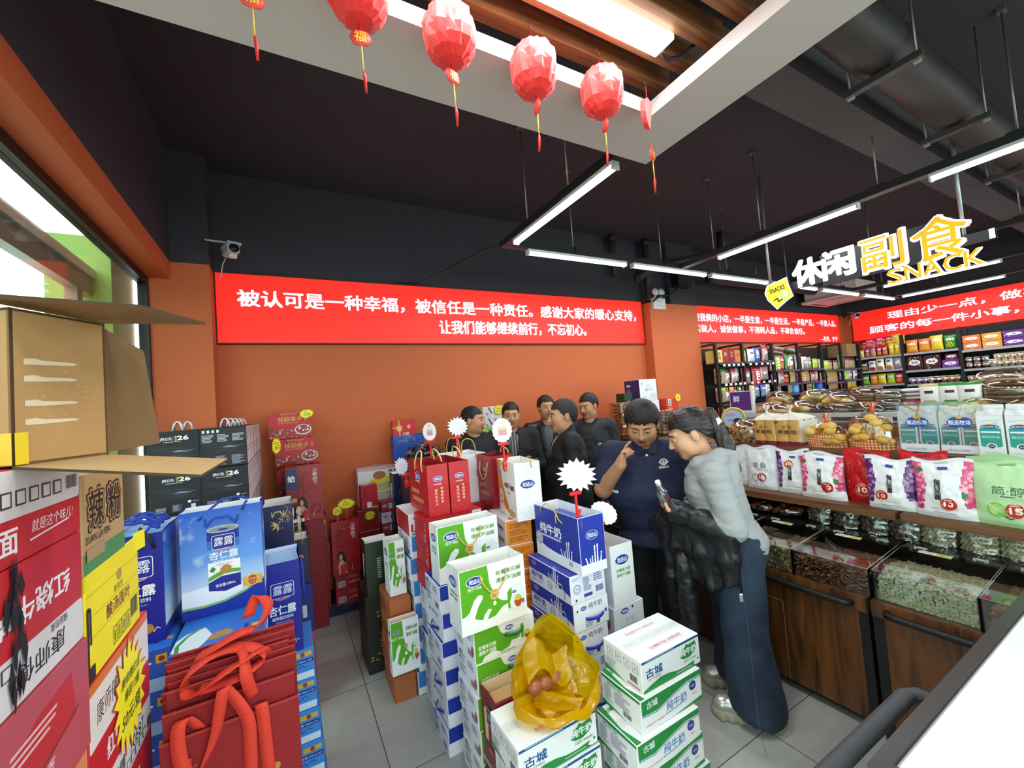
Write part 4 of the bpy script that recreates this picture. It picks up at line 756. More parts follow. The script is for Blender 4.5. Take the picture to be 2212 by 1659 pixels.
lulu_end=carton('almond_drink_carton',.25,.28,.136,'#3a80cc',d_lulu_box_end,'light blue almond drink carton under the narrow dark blue bag, topmost at the aisle edge',group='almond drink cartons',loc=(-.065,2.34,.544))
for i in range(4): dup(lulu_end,(-.061+.008*i,2.34-.012*i,.408-.136*i),label='light blue almond drink carton at the aisle edge, %s of its stack'%ORD[i+1])
BR=M('#1c3fa8',.5,bump=.5,scale=400)
b1=paper_bag(.27,.13,.405,'#1f56bc',d_lulu_bag,'tall light blue paper bag printed with a big almond drink can',loc=(-.245,2.085,1.003),rope=BR,inner='#e8ecf0',hh=.02,group='almond drink gift bags',hmat=BR,name='gift_bag',handles=('F',))
mb=MB(); mb.tube([(-.075,-.067,.37),(-.03,-.05,.41),(0,-.0,.43),(.04,.02,.43),(.085,.05,.41)],.005,BR); mb.tube([(.07,-.067,.385),(.08,-.07,.41),(.085,-.05,.415)],.005,BR); mb.build('rope_handle',b1)
b2=paper_bag(.15,.27,.41,DBL,d_lulu_side,'narrow dark blue almond drink bag standing at the aisle edge',loc=(-.056,2.335,.68),inner='#cfd8ea',group='almond drink gift bags',hmat=BR,name='gift_bag',handles=(),fill=('#8fb4dc',.02))
mb=MB(); mb.tube([(.078,.0,.36),(.085,-.03,.38),(.088,-.05,.34),(.09,-.04,.25),(.09,-.03,.2)],.006,BR); mb.build('rope_handle',b2)
b3=paper_bag(.165,.27,.385,DBL,d_lulu_side,'dark blue almond drink bag behind the yellow noodle carton, topped with tangled blue cords',loc=(-.497,2.085,.985),inner='#cfd8ea',group='almond drink gift bags',hmat=BR,name='gift_bag',handles=(),fill=('#7fb0dc',.015))
rd=random.Random(5); mb=MB()
for k in range(7):
    p=[]; y0=rd.uniform(-.1,.1)
    for i in range(9): p.append((-.08+.018*i+rd.uniform(-.004,.004),y0+rd.uniform(-.02,.02),.395+.03*math.sin(PI*i/8)+rd.uniform(-.006,.006)))
    mb.tube(p,.006,BR)
mb.tube([(.02,-.138,.33),(.03,-.135,.38),(.05,-.12,.41)],.005,BR); mb.tube([(.06,-.138,.33),(.05,-.14,.37),(.02,-.135,.41)],.005,M('#15151a',.5)); mb.build('rope_handle',b3)
lul3=dup(lulu_top,(-.52,2.09,.843),label='blue almond drink carton hidden behind the noodle cartons, topmost of its stack')
for i in range(5): dup(lulu_top,(-.52,2.09,.70-.143*i),label='blue almond drink carton beside the noodle cartons, %s of its stack'%ORD[i+1])
mb=MB(); mb.box((-.6,1.98,0),(-.44,2.2,.128),M('#2b62bc'),ch=.003); mb.build('almond_drink_carton',None,'blue almond drink carton on the floor under the stack beside the noodle cartons','carton','almond drink cartons')
# navy bag with golden flowers, and the goods behind it
def d_navy(fs,w,d,h):
    f=fs['F']; g='#c2a45a'; f.line([(.002,h*.42),(w-.002,h*.42)],.001,'#0d0f28'); rd=random.Random(8)
    for i in range(46): f.ell(w*rd.gauss(.74,.13),h*rd.gauss(.78,.07),.003,.003,g,6)
    for a in (2.6,3.1,3.8,4.6): f.poly([(w*.5,h*.68),(w*.5+.02*math.cos(a)-.006*math.sin(a),h*.68+.02*math.sin(a)+.006*math.cos(a)),(w*.5+.045*math.cos(a),h*.68+.045*math.sin(a)),(w*.5+.02*math.cos(a)+.006*math.sin(a),h*.68+.02*math.sin(a)-.006*math.cos(a))],g)
    f.line([(w*.5,h*.68),(w*.85,h*.92)],.0025,g)
paper_bag(.155,.28,.35,'#191d45',d_navy,'dark navy gift bag with golden flower print behind the blue almond bags',loc=(-.072,2.98,.885),name='gift_bag',hmat=M('#b9a878'),hh=.02,handles=('F',))
for i in range(6):
    mb=MB(); mb.box((-.16,2.83,.147*i),(.03,3.12,.147*i+.1465),M('#20264e' if i%2 else '#26479c'),ch=.003); f=F(mb,(-.16,2.83,.147*i),(1,0,0),(0,0,1)); f.rect(.02,.05,.08,.05,'#dfe3ee'); f.lines(.11,.04,.06,.07,3,'#8fa0d0'); mb.build('drink_carton',None,'navy drink carton under the golden flower bag, %s of its stack'%ORD[5-i],'carton','navy cartons under the flower bag')
paper_bag(.12,.2,.3,'#1b2550',lambda fs,w,d,h:fs['F'].logo(w/2,h*.6,.03,'礼','#c9a64a','#1b2550',None),'navy gift bag with thin gold cords standing right of the flower bag',loc=(.03,3.3,.62),name='gift_bag',hmat=M('#c9ad5c'),up=True,hh=.05,fill=('#f0f0ee',.01))
for i in range(2):
    mb=MB(); mb.box((-.03,3.17,.31*i),(.1,3.43,.31*i+.308),M('#2a3b8c' if i else '#c2566a'),ch=.003); F(mb,(-.03,3.17,.31*i),(1,0,0),(0,0,1)).rect(.02,.1,.07,.08,'#e6e6ee'); mb.build('drink_carton',None,('dark blue' if i else 'pink')+' carton stacked under the navy gold-cord bag','carton')
for i in range(7):
    mb=MB(); mb.box((-.012,-.02,0),(.012,.02,.1),M('#18181c' if i%2 else '#d8d3c6',.4),ch=.004); mb.box((-.012,-.021,.06),(.012,-.02,.085),'#e8e2d0'); mb.build('coffee_sachet',None,'slim black and cream sachet stuck upright beside the red gift bags','sachet','upright sachets beside the red gift bags',loc=(.0+.02*(i%4),3.47+.05*(i//4),.92+.06*(i//4)),rz=.2*i)
mb=MB(); mb.box((-.03,3.44,0),(.1,3.6,.918),M('#35203a'),ch=.004); mb.build('display_box',None,'dark display box holding the upright sachets','box')
# ---------------- noodle carton column (X = -0.40 face) ----------------
def noodle(fs,w,d,h,flip=False,top=False):
    q=fs['R']; q.rect(.002,.002,d-.004,h-.004,'#c4242c')
    def tx(t,x,y,hh,m,**k):
        if flip: q.text(t,d-x,h-y,hh,m,rot=PI,**k)
        else: q.text(t,x,y,hh,m,**k)
    def rc(x,y,ww,hh,m,r=0):
        if flip: q.rect(d-x-ww,h-y-hh,ww,hh,m,r)
        else: q.rect(x,y,ww,hh,m,r)
    rc(.002,h*.62,d-.004,h*.375,'#d9d6d8',.01)
    tx('红烧牛肉面',d*.42,h*.36,h*.2,WHITE,w=d*.62,bold=.03); q.k+=.2; tx('康师傅',d*.32,h*.82,h*.17,'#26262a',w=d*.32,bold=.01); tx('70687',d*.7,h*.84,h*.14,'#26262a',bold=0)
    tx('就是这个味儿!',d*.75,h*.14,h*.09,WHITE,w=d*.3,bold=0,shear=.2); tx('储运包装',d*.2,h*.67,h*.07,'#333',bold=0)
    for i in range(5): rc(d*(.5+.075*i),h*.66,d*.055,h*.1,'#3a3a3e'); rc(d*(.507+.075*i),h*.67,d*.041,h*.08,'#d9d6d8')
    rc(d*.9,h*.66,d*.08,h*.12,'#55555a')
    if flip:
        rd=random.Random(3)
        for i in range(26):
            x=d*.52+rd.gauss(0,.014); y=rd.uniform(h*.05,h*.98); q.poly([(x-.004*rd.uniform(.6,2.4),y),(x,y-.035*rd.uniform(.4,1)),(x+.005*rd.uniform(.6,2.4),y),(x,y+.04*rd.uniform(.5,1))],'#1a1a1c')
    fs['F'].rect(.002,.002,w-.004,h-.004,'#b8242c')
def n_top(fs,w,d,h):
    q=fs['R']; q.rect(.002,.002,d-.004,h*.5,'#c4242c'); q.rect(.002,h*.48,d-.004,h*.51,'#d9d6d8',.008); q.text('烧牛肉面',d*.3,h*.26,h*.28,WHITE,w=d*.5,bold=.03); q.text('就是这个味儿!',d*.78,h*.32,h*.14,WHITE,w=d*.3,bold=0,shear=.2); q.line([(d*.62,h*.18),(d*.9,h*.24)],.003,WHITE)
    q.text('70687',d*.32,h*.62,h*.24,'#26262a',bold=0); q.text('70687',d*.3,h*.87,h*.2,'#26262a',bold=0); q.text('70687',d*.33,h*.38,h*.2,'#3a1418',bold=0)
    for i in range(5): q.rect(d*(.46+.08*i),h*.6,d*.06,h*.17,'#3a3a3e'); q.rect(d*(.468+.08*i),h*.62,d*.044,h*.13,'#d9d6d8'); 
    q.bars(d*.88,h*.62,d*.09,h*.17)
def n_wrap(fs,w,d,h):
    q=fs['R']; q.rect(.002,.002,d-.004,h-.004,'#b5505c'); q.poly([(d*.2,h*.25),(d*.88,h*.45),(d*.85,h*.85),(d*.6,h*.8),(d*.25,h*.5)],'#bb3038'); q.line([(d*.25,h*.2),(d*.9,h*.5)],.005,'#6d3a28'); q.text('牛肉面',d*.62,h*.3,h*.12,'#f0d8d8',bold=.01,shear=.2); q.lines(d*.45,h*.6,d*.3,h*.16,3,'#e0b8b8')
def n_orange(fs,w,d,h):
    q=fs['R']; q.rect(.002,.002,d-.004,h-.004,'#d98a5a'); q.ell(d*.75,h*.5,d*.12,h*.22,'#d9681a'); q.line([(d*.55,h*.3),(d*.64,h*.62),(d*.66,h*.4)],.012,'#f2ece6')
X0=-.40; DW=.36; XC=X0-DW/2
def ncol(y0,y1,z,h,base,des,label,top=None,group='noodle cartons',wob=0,rz=0):
    return carton('noodle_carton',DW,y1-y0-.004,h-.002,base,des,label,group=group,loc=(XC+wob,(y0+y1)/2,z),rz=rz)
ncol(.72,1.245,1.537,.158,'#c4242c',n_top,'red and white beef noodle carton right under the empty brown box')
ncol(.72,1.245,1.313,.224,'#c4242c',lambda *a:noodle(*a,flip=True),'upside-down red and white noodle carton splashed with black ink, by the window')
ncol(.72,1.245,1.09,.223,'#b5505c',n_wrap,'pinkish red noodle carton wrapped in clear film under the upside-down one',wob=.006)
ncol(.72,1.245,.866,.224,'#d98a5a',n_orange,'orange noodle carton in clear film under the pinkish red one')
for i in range(4): ncol(.72,1.245,.65-.2165*i,.2165,'#c4242c',noodle,'red and white noodle carton low in the column by the window, %s of the low ones'%ORD[i])
def d_laf(fs,w,d,h):
    q=fs['R']; q.rect(.002,.002,d-.004,h*.2,'#4f8a42'); 
    for t,x in (('辣',.3),('粉',.73)): q.text(t,d*x,h*.63,h*.42,'#2a2420',bold=.09); q.text(t,d*x,h*.63,h*.4,'#b08d5e',bold=.06); q.text(t,d*x,h*.63,h*.38,'#2a2420',bold=.02)
    q.text('SUAN LA FEN',d*.32,h*.34,h*.075,'#2a2420',bold=.01); q.rect(d*.05,h*.13,d*.4,h*.12,'#a98a62')
ncol(1.25,1.515,1.43,.222,'#b39263',d_laf,'brown carton with big black lettering and green band beside the noodle column',group='instant food cartons')
def d_yel(fs,w,d,h):
    q=fs['R']; q.text('酸汤面叶',d*.55,h*.56,h*.17,'#7a2424',w=d*.46,bold=.02,rot=.0); q.text('李先生',d*.55,h*.74,h*.09,'#40402a',w=d*.18,bold=.0); q.ell(d*.57,h*.88,d*.05,h*.07,'#cc8a1e'); q.bars(d*.78,h*.16,d*.16,h*.24); 
    for i in range(4): q.line([(d*(.42+.09*i),h*.1),(d*(.49+.09*i),h*.1),(d*(.49+.09*i),h*.3),(d*(.42+.09*i),h*.3),(d*(.42+.09*i),h*.1)],.002,INK); q.line([(d*(.45+.09*i),h*.13),(d*(.455+.09*i),h*.26)],.004,INK)
    for z in (.68,.45,.93): q.line([(.0,h*z),(d,h*z)],.0015,'#c8b818')
    q.line([(.006,h*.15),(.006,h*.8),(.02,h*.78),(.02,h*.4)],.008,'#1c1a12'); q.rect(.002,.002,d*.1,h*.16,'#1c1a12')
t=thing('noodle_carton','bright yellow noodle carton with its lid bent up, between the noodle column and blue bags','carton',(XC,1.435,1.198),0,'instant food cartons')
mb=MB(); w,d,h=DW,.36,.2; mb.box((-w/2,-d/2,0),(w/2,d/2,h),PAP('#eedd1c'),ch=.003); d_yel(faces(mb,w,d,h),w,d,h); mb.build('box',t)
mb=MB(); mb.box((w/2-.004,-d/2,h),(w/2,d/2,h+.035),PAP('#eedd1c'),T=Matrix.Translation((0,0,0))); mb.prism([(w/2-.004,d/2-.02),(w/2,d/2-.02),(w/2+.01,d/2+.03),(w/2+.006,d/2+.03)],h-.005,h+.045,PAP('#eedd1c')); mb.build('lid_flap',t)
def d_redn(fs,w,d,h):
    q=fs['R']; q.rect(.002,.002,d-.004,h*.5,'#c4242c'); q.rect(.002,h*.42,d-.004,h*.5,'#e2dcd6',.006); q.rect(.002,h*.9,d-.004,h*.095,'#d8742a'); q.text('康师傅',d*.25,h*.68,h*.2,INK,w=d*.3,bold=.0); q.text('红烧牛肉面',d*.52,h*.22,h*.2,WHITE,w=d*.6,bold=.03); q.text('就是这个味儿!',d*.7,h*.06,h*.06,WHITE,bold=0)
    fs['F'].rect(.002,.002,w-.004,h-.004,'#a8222a')
ncol(1.25,1.68,.952,.244,'#c4242c',d_redn,'red and white noodle carton carrying the big yellow starburst price tag',group='instant food cartons')
for i in range(4): ncol(1.25,1.68,.714-.238*i,.238,'#c4242c',noodle,'red and white noodle carton below the starburst-tagged one, %s of the low ones'%ORD[i],group='instant food cartons')
burst_tag((-.397,1.5,1.05),PI/2,'large yellow starburst price tag with scrawled black price on the noodle carton',.25,.27,lambda f,w,h:(f.text('康师傅红烧',w*.5,h*.68,h*.1,INK,bold=0,shear=.3),f.text('桶装12桶',w*.52,h*.54,h*.1,INK,bold=0,shear=.3),f.text('50元/箱',w*.48,h*.34,h*.15,INK,bold=0,shear=.3)))
# ---------------- open empty cardboard box ----------------
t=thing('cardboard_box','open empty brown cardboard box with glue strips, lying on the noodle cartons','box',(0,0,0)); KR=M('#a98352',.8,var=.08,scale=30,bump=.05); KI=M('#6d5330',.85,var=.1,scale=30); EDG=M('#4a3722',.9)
def panel(name,a,b,c,d,m=KR,th=.005,design=None):
    a,b,c,d=V(a),V(b),V(c),V(d); n=(b-a).cross(d-a).normalized()*th; mb=MB(); vs=[a,b,c,d,a-n,b-n,c-n,d-n]
    mb.add(vs,[(0,1,2,3),(7,6,5,4)],m); mb.add(vs,[(0,4,5,1),(1,5,6,2),(2,6,7,3),(3,7,4,0)],EDG)
    if design: design(F(mb,a,b-a,d-a),(b-a).length,(d-a).length)
    return mb.build(name,t)
zb,zt=1.697,1.965; A=V((-.4,1.0,0)); B=V((-.318,1.13,0)); dn=(B-A).normalized(); nl=V((-dn.y,dn.x,0))*.36
def up(p,z): return (p.x,p.y,z)
def glue(f,w,h):
    for k,y in enumerate((.66,.55,.39,.27)):
        rd=random.Random(k); pts=[(w*.12,h*y-.005),(w*.3,h*y-.004),(w*.62,h*y-.001),(w*.66,h*y+.002),(w*.6,h*y+.004),(w*.3,h*y+.004),(w*.22,h*y+.007),(w*.12,h*y+.005)]; f.poly(pts,M('#cdbfa0',.25))
    rd=random.Random(1)
    for i in range(46): x,y=rd.uniform(.12,.85)*w,rd.uniform(.3,.62)*h; f.line([(x,y),(x+.003,y-.0015)],.0008,'#c7a878')
    f.rect(.0,.002,w*.12,h*.2,'#d8b81c')
panel('side_panel',up(A,zb),up(B,zb),up(B,zt),up(A,zt),design=glue)
def near(f,w,h): f.rect(w*.8,.002,w*.2,h*.2,'#e0b41c')
panel('end_panel',up(A+nl,zb),up(A,zb),up(A,zt),up(A+nl,zt),design=near)
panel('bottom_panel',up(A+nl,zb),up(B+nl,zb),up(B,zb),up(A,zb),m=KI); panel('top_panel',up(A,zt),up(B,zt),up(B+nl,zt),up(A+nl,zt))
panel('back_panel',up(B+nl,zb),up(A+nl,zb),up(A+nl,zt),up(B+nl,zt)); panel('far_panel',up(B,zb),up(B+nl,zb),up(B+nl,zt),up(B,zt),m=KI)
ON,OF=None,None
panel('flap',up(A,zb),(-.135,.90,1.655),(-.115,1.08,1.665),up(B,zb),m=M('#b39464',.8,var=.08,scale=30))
panel('flap',up(A+V((-.08,0,0)),zt+.02),up(B,zt),(-.155,1.17,1.975),(-.215,.93,1.955),m=M('#8a6c45',.85,var=.1,scale=30))  # same cardboard seen from below, its shade put into a darker colour
panel('flap',up(B,zb+.005),(-.262,1.25,zb+.01),(-.285,1.25,zt-.04),up(B,zt-.01),m=KI)  # unlit far flap: shade put into the darker cardboard colour
# ---------------- red fabric bags ----------------
NW=M('#8d1a1f',.75,bump=.25,scale=260); ST=M('#d43a28',.7,bump=.3,scale=220); NE=M('#b03a3a',.75)
def nw_bag(w,h,th,loc,label,gold,rx):
    t=thing('fabric_bag',label,'bag',loc,0,'folded red fabric bags'); t.rotation_euler=(rx,0,0); mb=MB(); mb.box((-w/2,-th/2,0),(w/2,th/2,h),NW,ch=.002); mb.box((-w/2,-th/2-.0005,h-.004),(w/2,th/2+.0005,h),NE)
    if gold:
        f=F(mb,(-w/2,-th/2,0),(1,0,0),(0,0,1)); g='#b98a3a'; f.text('加',w*.2,h*.76,h*.05,g,bold=0,shear=.2); f.text('加厚',w*.19,h*.45,h*.06,g,bold=0,shear=.2) if gold>1 else None
        if gold>1: f.ell(w*.48,h*.3,w*.09,h*.05,g); f.line([(w*.5,h*.3),(w*.78,h*.5)],.012,g); f.ell(w*.8,h*.52,w*.03,h*.03,g); f.line([(w*.6,h*.33),(w*.95,h*.2)],.005,g); f.line([(w*.45,h*.42),(w*.55,h*.5),(w*.65,h*.44)],.004,g)
    mb.build('bag_body',t); return t
for i in range(14):
    nw_bag(.325+.012*((i*7)%3),.42,.0032,(-.185+.006*((i*5)%3-1),1.735-.008*i,.575+.012*((i*3)%4)-.0012*i*i*.3),'thin folded red fabric bag packed upright, %s from the blue carton'%(NTH[i] if i<12 else ['thirteenth','fourteenth'][i-12]),0,R(4))
big=nw_bag(.35,.40,.006,(-.183,1.585,.45),'outermost red fabric bag with golden print and two hanging straps',2,R(3)); mid=nw_bag(.335,.40,.006,(-.185,1.60,.52),'red fabric bag just behind the outermost one, with a small gold mark',1,R(3))
def strap(parent,pts,wds,w=.034):
    P=[V(p) for p in pts]; out=[];wo=[]
    for i in range(len(P)-1):
        for q in range(4):
            k=q/4; p0=P[max(i-1,0)];p1=P[i];p2=P[i+1];p3=P[min(i+2,len(P)-1)]
            out.append(.5*((2*p1)+(p2-p0)*k+(2*p0-5*p1+4*p2-p3)*k*k+(3*p1-p0-3*p2+p3)*k**3)); wo.append(V(wds[i]).lerp(V(wds[i+1]),k))
    out.append(P[-1]); wo.append(V(wds[-1])); mb=MB(); mb.ribbon(out,w,ST,wd=[tuple(x) for x in wo],th=.0025); mb.build('strap',parent)
xx=(1,0,0)
strap(big,[(.035,-.006,.15),(.04,-.008,.3),(.035,-.01,.4),(-.01,-.015,.5),(-.02,-.03,.5),(-.045,-.02,.38),(-.09,-.02,.29),(-.12,-.02,.32),(-.13,-.015,.42),(-.115,.0,.45),(-.08,.01,.4)],[xx,xx,xx,xx,(1,.3,.2),(1,.2,.5),(.6,.2,.9),(1,.2,.3),xx,xx,(1,.2,-.4)])
strap(big,[(-.12,-.006,.05),(-.125,-.007,.2),(-.12,-.01,.3),(-.12,-.012,.34)],[xx,xx,xx,xx]); strap(big,[(.09,-.006,.05),(.085,-.007,.2),(.075,-.008,.4),(.07,.004,.41)],[xx]*4)
strap(mid,[(.06,.01,.33),(.04,-.02,.44),(.03,.02,.5),(.0,.06,.5),(-.08,.08,.5),(-.12,.05,.46),(-.1,.0,.43),(-.02,-.01,.47),(.08,.02,.49),(.09,.05,.45)],[xx,(1,.5,0),(.6,1,.1),(.2,1,.2),(0,1,.5),(.5,1,.2),(1,.8,0),(.3,1,.3),(.5,1,0),xx])
strap(mid,[(-.1,.08,.49),(-.05,.06,.52),(.02,.07,.54),(.07,.1,.53),(.1,.12,.58),(.07,.13,.62),(.04,.12,.56)],[(.2,1,.4),(.2,1,.3),(.1,1,.3),(.8,.8,0),(.9,.4,.3),(.8,.3,-.5),(1,.2,0)]); strap(mid,[(-.13,.03,.45),(-.1,.02,.49),(-.03,.05,.51),(.05,.04,.5),(.09,.03,.46),(.02,.0,.44),(-.08,.0,.44)],[(.3,1,.4)]*7)
mb=MB(); mb.box((-.34,1.54,0),(-.02,1.75,.22),PAP('#b79a78'),ch=.003); mb.box((-.345,1.535,.2205),(-.015,1.755,.445),PAP('#3f86c8'),ch=.003); f=F(mb,(-.015,1.535,.0),(0,1,0),(0,0,1)); f.rect(.02,.08,.1,.1,'#e8e4dc'); f.rect(.05,.3,.12,.1,'#1f3c9c')
mb.build('low_cartons',None,'blue and brown low carton block carrying the red fabric bags','carton')
# ================= CENTRE ISLAND =================
def stack(name,w,d,h,x,y,ztop,n,des,base,lab,group,jit=.004,rz=0,alt=None,handle=None,althandle=None):
    """n cartons, top surface at ztop; labels count from the top"""
    pr={}
    for i in range(n):
        z=ztop-h*(i+1); k=alt[i] if alt else 0
        L='%s, %s of its stack'%(lab,ORD[i]); dx=jit*math.sin(i*2.3); r=rz+R(.5)*math.sin(i*1.7)
        if k not in pr:
            dd=des[k] if isinstance(des,(list,tuple)) else des; hd=(handle or {}).get(k)
            pr[k]=carton(name,w,d,h-.0012,base,dd,L,group=group,loc=(x+dx,y,max(z,.0)),rz=r,handle=hd)
        else: dup(pr[k],(x+dx,y,max(z,.0)),r,L)
PAL=M('#2a3560',.6)
def pallet(x0,y0,x1,y1,lab,h=.0):
    pass
# blue / white milk cartons with their ends to the camera, aisle side
stack('milk_carton',.30,.24,.139,.782,2.182,.834,6,[d_milk_end,d_milk_end_h],'#e6e8f0','blue and white pure milk carton under the rear green bag, at the aisle',group='pure milk cartons',alt=[0,1,0,1,1,0],handle={1:('L','#1f35a0',(.14,.055),.1)},jit=.006)
# green side-dish yoghurt stack, front
stack('yoghurt_carton',.31,.23,.1405,.825,1.846,.743,5,d_sidedish_box,'#e9ecee','green and white yoghurt carton under the front green bag',group='green yoghurt cartons',handle={0:('F','#1f7a3a',(.2,.085),.1)})
paper_bag(.325,.15,.275,'#eef0f0',d_sidedish_bag,'front green and white yoghurt bag with a gold rope, before a matching bag',loc=(.775,1.785,.75),group='green and white yoghurt bags',rim='#5aa522')
paper_bag(.345,.13,.29,'#eef0f0',d_sidedish_bag,'rear green and white yoghurt bag, standing behind and left of its twin',loc=(.815,2.135,.836),group='green and white yoghurt bags',rim='#5aa522')
# pure milk stack on the right of the island front
stack('milk_carton',.225,.40,.1405,1.305,1.915,.845,6,[d_milk_box,d_milk_box_handle],'#e4e6f2','blue and white pure milk carton under the striped blue bag',group='pure milk cartons',alt=[0,1,1,0,1,0],handle={1:('F','#2438b8',(.13,.055),.12)},jit=.007)
paper_bag(.165,.41,.285,'#e9ebf4',d_milk_bag,'striped blue pure milk bag with a white milk splash on its lower part',loc=(1.328,1.885,.847),group='island gift bags',rim=BLUE,handles=(),fill=('#4a55b4',.05))
o=[o for o in bpy.data.objects if o.get('label','').startswith('striped blue pure')][0]
hb=MB(); hb.tube([(-.086,.13,.25),(-.09,.12,.285),(-.08,.08,.31),(-.085,.02,.3),(-.088,-.03,.27),(-.092,-.05,.25),(-.09,-.08,.235)],.0034,ROPE); hb.tube([(-.088,-.03,.28),(-.09,-.02,.25),(-.094,-.03,.225)],.0034,ROPE); hb.build('rope_handle',o)
# green/white bag turned sideways at the right
stack('yoghurt_carton',.22,.33,.145,1.60,1.92,.58,4,lambda fs,w,d,h:(fs['F'].logo(w*.36,h*.8,.03),fs['F'].text('佐餐',w*.5,h*.45,h*.22,'#b9c4c4',bold=0),fs['F'].lines(w*.2,h*.1,w*.6,h*.2,2,'#b9c4c4'),fs['F'].ell(w*.62,h*.86,.007,.007,INK),fs['L'].ell(d*.8,h*.4,.03,.05,'#b8503c'),fs['L'].ell(d*.8,h*.6,.03,.04,'#aeb63a')),'#dfe3e6','white yoghurt carton under the narrow green and white bag right of the milk stack',group='green yoghurt cartons')
paper_bag(.165,.3,.325,'#eceeed',d_sidedish_end,'white bag with small green lettering, right of the striped blue bag',loc=(1.585,1.91,.582),group='green and white yoghurt bags',rim='#e8eaea',handles=())
# red column and red twin bags
stack('milk_carton',.35,.24,.141,.838,2.452,1.11,3,d_red_box,'#bd1620','red milk carton below the twin red bags',group='red milk cartons')
stack('milk_carton',.34,.24,.1372,.838,2.452,.686,5,d_white_box,'#e2e3ea','white milk carton with blue front edge, below the red cartons',group='white milk cartons',jit=.008)
for x,l in ((.752,'left of the red twin milk bags on the island'),(.886,'right of the red twin milk bags on the island')):
    paper_bag(.125,.40,.298,'#c01620',d_red_bag,l,loc=(x,2.53,1.112),group='island gift bags',inner='#a3141c',up=True,hh=.075,handles=(),pinch=.004)
for i,o in enumerate([o for o in bpy.data.objects if o.get('label','').endswith('red twin milk bags on the island')]):
    for sg in (-1,1):
        if i==1 and sg==-1: continue
        hb=MB(); a=[(sg*.061,-.1,.25),(sg*.066,-.1,.3),(sg*.05,-.08,.36),(sg*.04,-.02,.375),(sg*.05,.03,.35),(sg*.064,.04,.3),(sg*.061,.05,.25)]; P2=[V(a[j]).lerp(V(a[j+1]),q/3) for j in range(6) for q in range(3)]+[V(a[-1])]; P2=[P2[0]]+[(P2[j-1]+P2[j]*2+P2[j+1])/4 for j in range(1,len(P2)-1)]+[P2[-1]]; hb.tube(P2,.0042,M('#e4c878',.6)); hb.build('rope_handle',o)
# far-left column of the island
stack('milk_carton',.26,.33,.136,.76,2.75,1.09,8,[d_redwhite_box,d_white_box],'#e6e6ec','milk carton with its panel to the aisle, left rear column of the island',group='left rear island cartons',alt=[0]+[1]*7,jit=.008)
stack('snack_carton',.13,.3,.15,.55,2.75,.6,4,lambda fs,w,d,h:(fs['F'].rect(.003,.003,w-.006,h-.006,'#b5683a'),fs['L'].rect(.01,.03,d*.5,h*.5,'#8f4b26')),'#a85c34','brown orange carton beside the rear aisle column',group='brown orange cartons')
paper_bag(.165,.06,.30,'#eef0f0',d_sidedish_bag,'green and white yoghurt bag hanging low on the aisle side of the island',loc=(.545,2.53,.22),group='green and white yoghurt bags',handles=(),fill=('#e3a071',.02))
paper_bag(.1,.14,.33,'#eef0f0',d_sidedish_bag,'small green bag squeezed on the brown orange cartons by the island rear',loc=(.556,2.72,.602),group='green and white yoghurt bags',handles=())
t=paper_bag(.16,.16,.35,'#22301f',lambda fs,w,d,h:(fs['F'].lines(w*.45,h*.3,w*.2,h*.4,9,'#a9b3a0'),),'dark green gift bag at the rear aisle end of the island',loc=(.50,3.05,.51),group='rear aisle gift bags',handles=())
mb=MB(); mb.box((.40,2.97,0),(.615,3.3,.508),M('#1b1d17'),ch=.004); f=F(mb,(.40,2.97,0),(1,0,0),(0,0,1)); rd=random.Random(2)
for i in range(24): f.ell(.06+rd.uniform(-.04,.12),.18+rd.uniform(-.1,.22),.012,.006,'#a9822f',6)
mb.build('gift_box',None,'black gift box with gold leaf print under the dark green bag','gift box')
# white bag, maroon bag, oat stack
for i in range(7):
    mb=MB(); mb.box((.98,2.68,.15*i),(1.36,3.06,.15*i+.1495),M('#c22430' if i>3 else '#dcdde4'),ch=.003); f=F(mb,(.98,2.68,.15*i),(1,0,0),(0,0,1)); f.logo(.3,.1,.03); f.lines(.05,.03,.12,.08,4,'#8a8ca0'); mb.build('milk_carton',None,'milk carton under the plain white bag in the island rear, %s of its stack'%ORD[6-i],'carton','rear island milk cartons')
paper_bag(.26,.30,.34,'#ebebf0',lambda fs,w,d,h:(fs['F'].text('纯牛',w*.9,h*.6,.05,INK,bold=.02),fs['F'].ell(w*.93,h*.47,.012,.016,INK)),'plain white bag with blue rim behind the twin red bags',loc=(1.115,2.87,1.052),group='island gift bags',rim='#2b4aa0',up=True,hh=.1,fill=('#dfe3ea',.03))
def d_maroon(fs,w,d,h): d_red_bag(fs,w,d,h)
paper_bag(.16,.23,.335,'#a2161f',d_maroon,'dark red milk bag between the white bag and the orange and white one',loc=(1.25,2.59,1.052),group='island gift bags',inner='#8b131b',up=True,hh=.08,handles=())
o=[o for o in bpy.data.objects if o.get('label','').startswith('dark red milk bag between')][0]
for sg in (-1,1):
    hb=MB(); s_=sg*.082; a=[(s_,-.06,.29),(s_*1.15,-.05,.2) if sg<0 else (s_,-.06,.36),(s_*1.2,0,.17) if sg<0 else (s_*.8,0,.385),(s_*1.15,.05,.22) if sg<0 else (s_,.05,.36),(s_,.06,.29)]; P2=[V(a[j]).lerp(V(a[j+1]),q/4) for j in range(4) for q in range(4)]+[V(a[-1])]; P2=[P2[0]]+[(P2[j-1]+P2[j]*2+P2[j+1])/4 for j in range(1,len(P2)-1)]+[P2[-1]]; hb.tube(P2,.0038,M('#e4c878',.6)); hb.build('rope_handle',o)
stack('oat_carton',.165,.32,.148,1.20,2.335,1.04,7,d_oat_box,'#e9e9ee','white and orange oat carton under the orange and white bag',group='oat drink cartons',rz=R(-8))
o=[o for o in bpy.data.objects if o.get('label','').startswith('white and orange oat carton')][0]
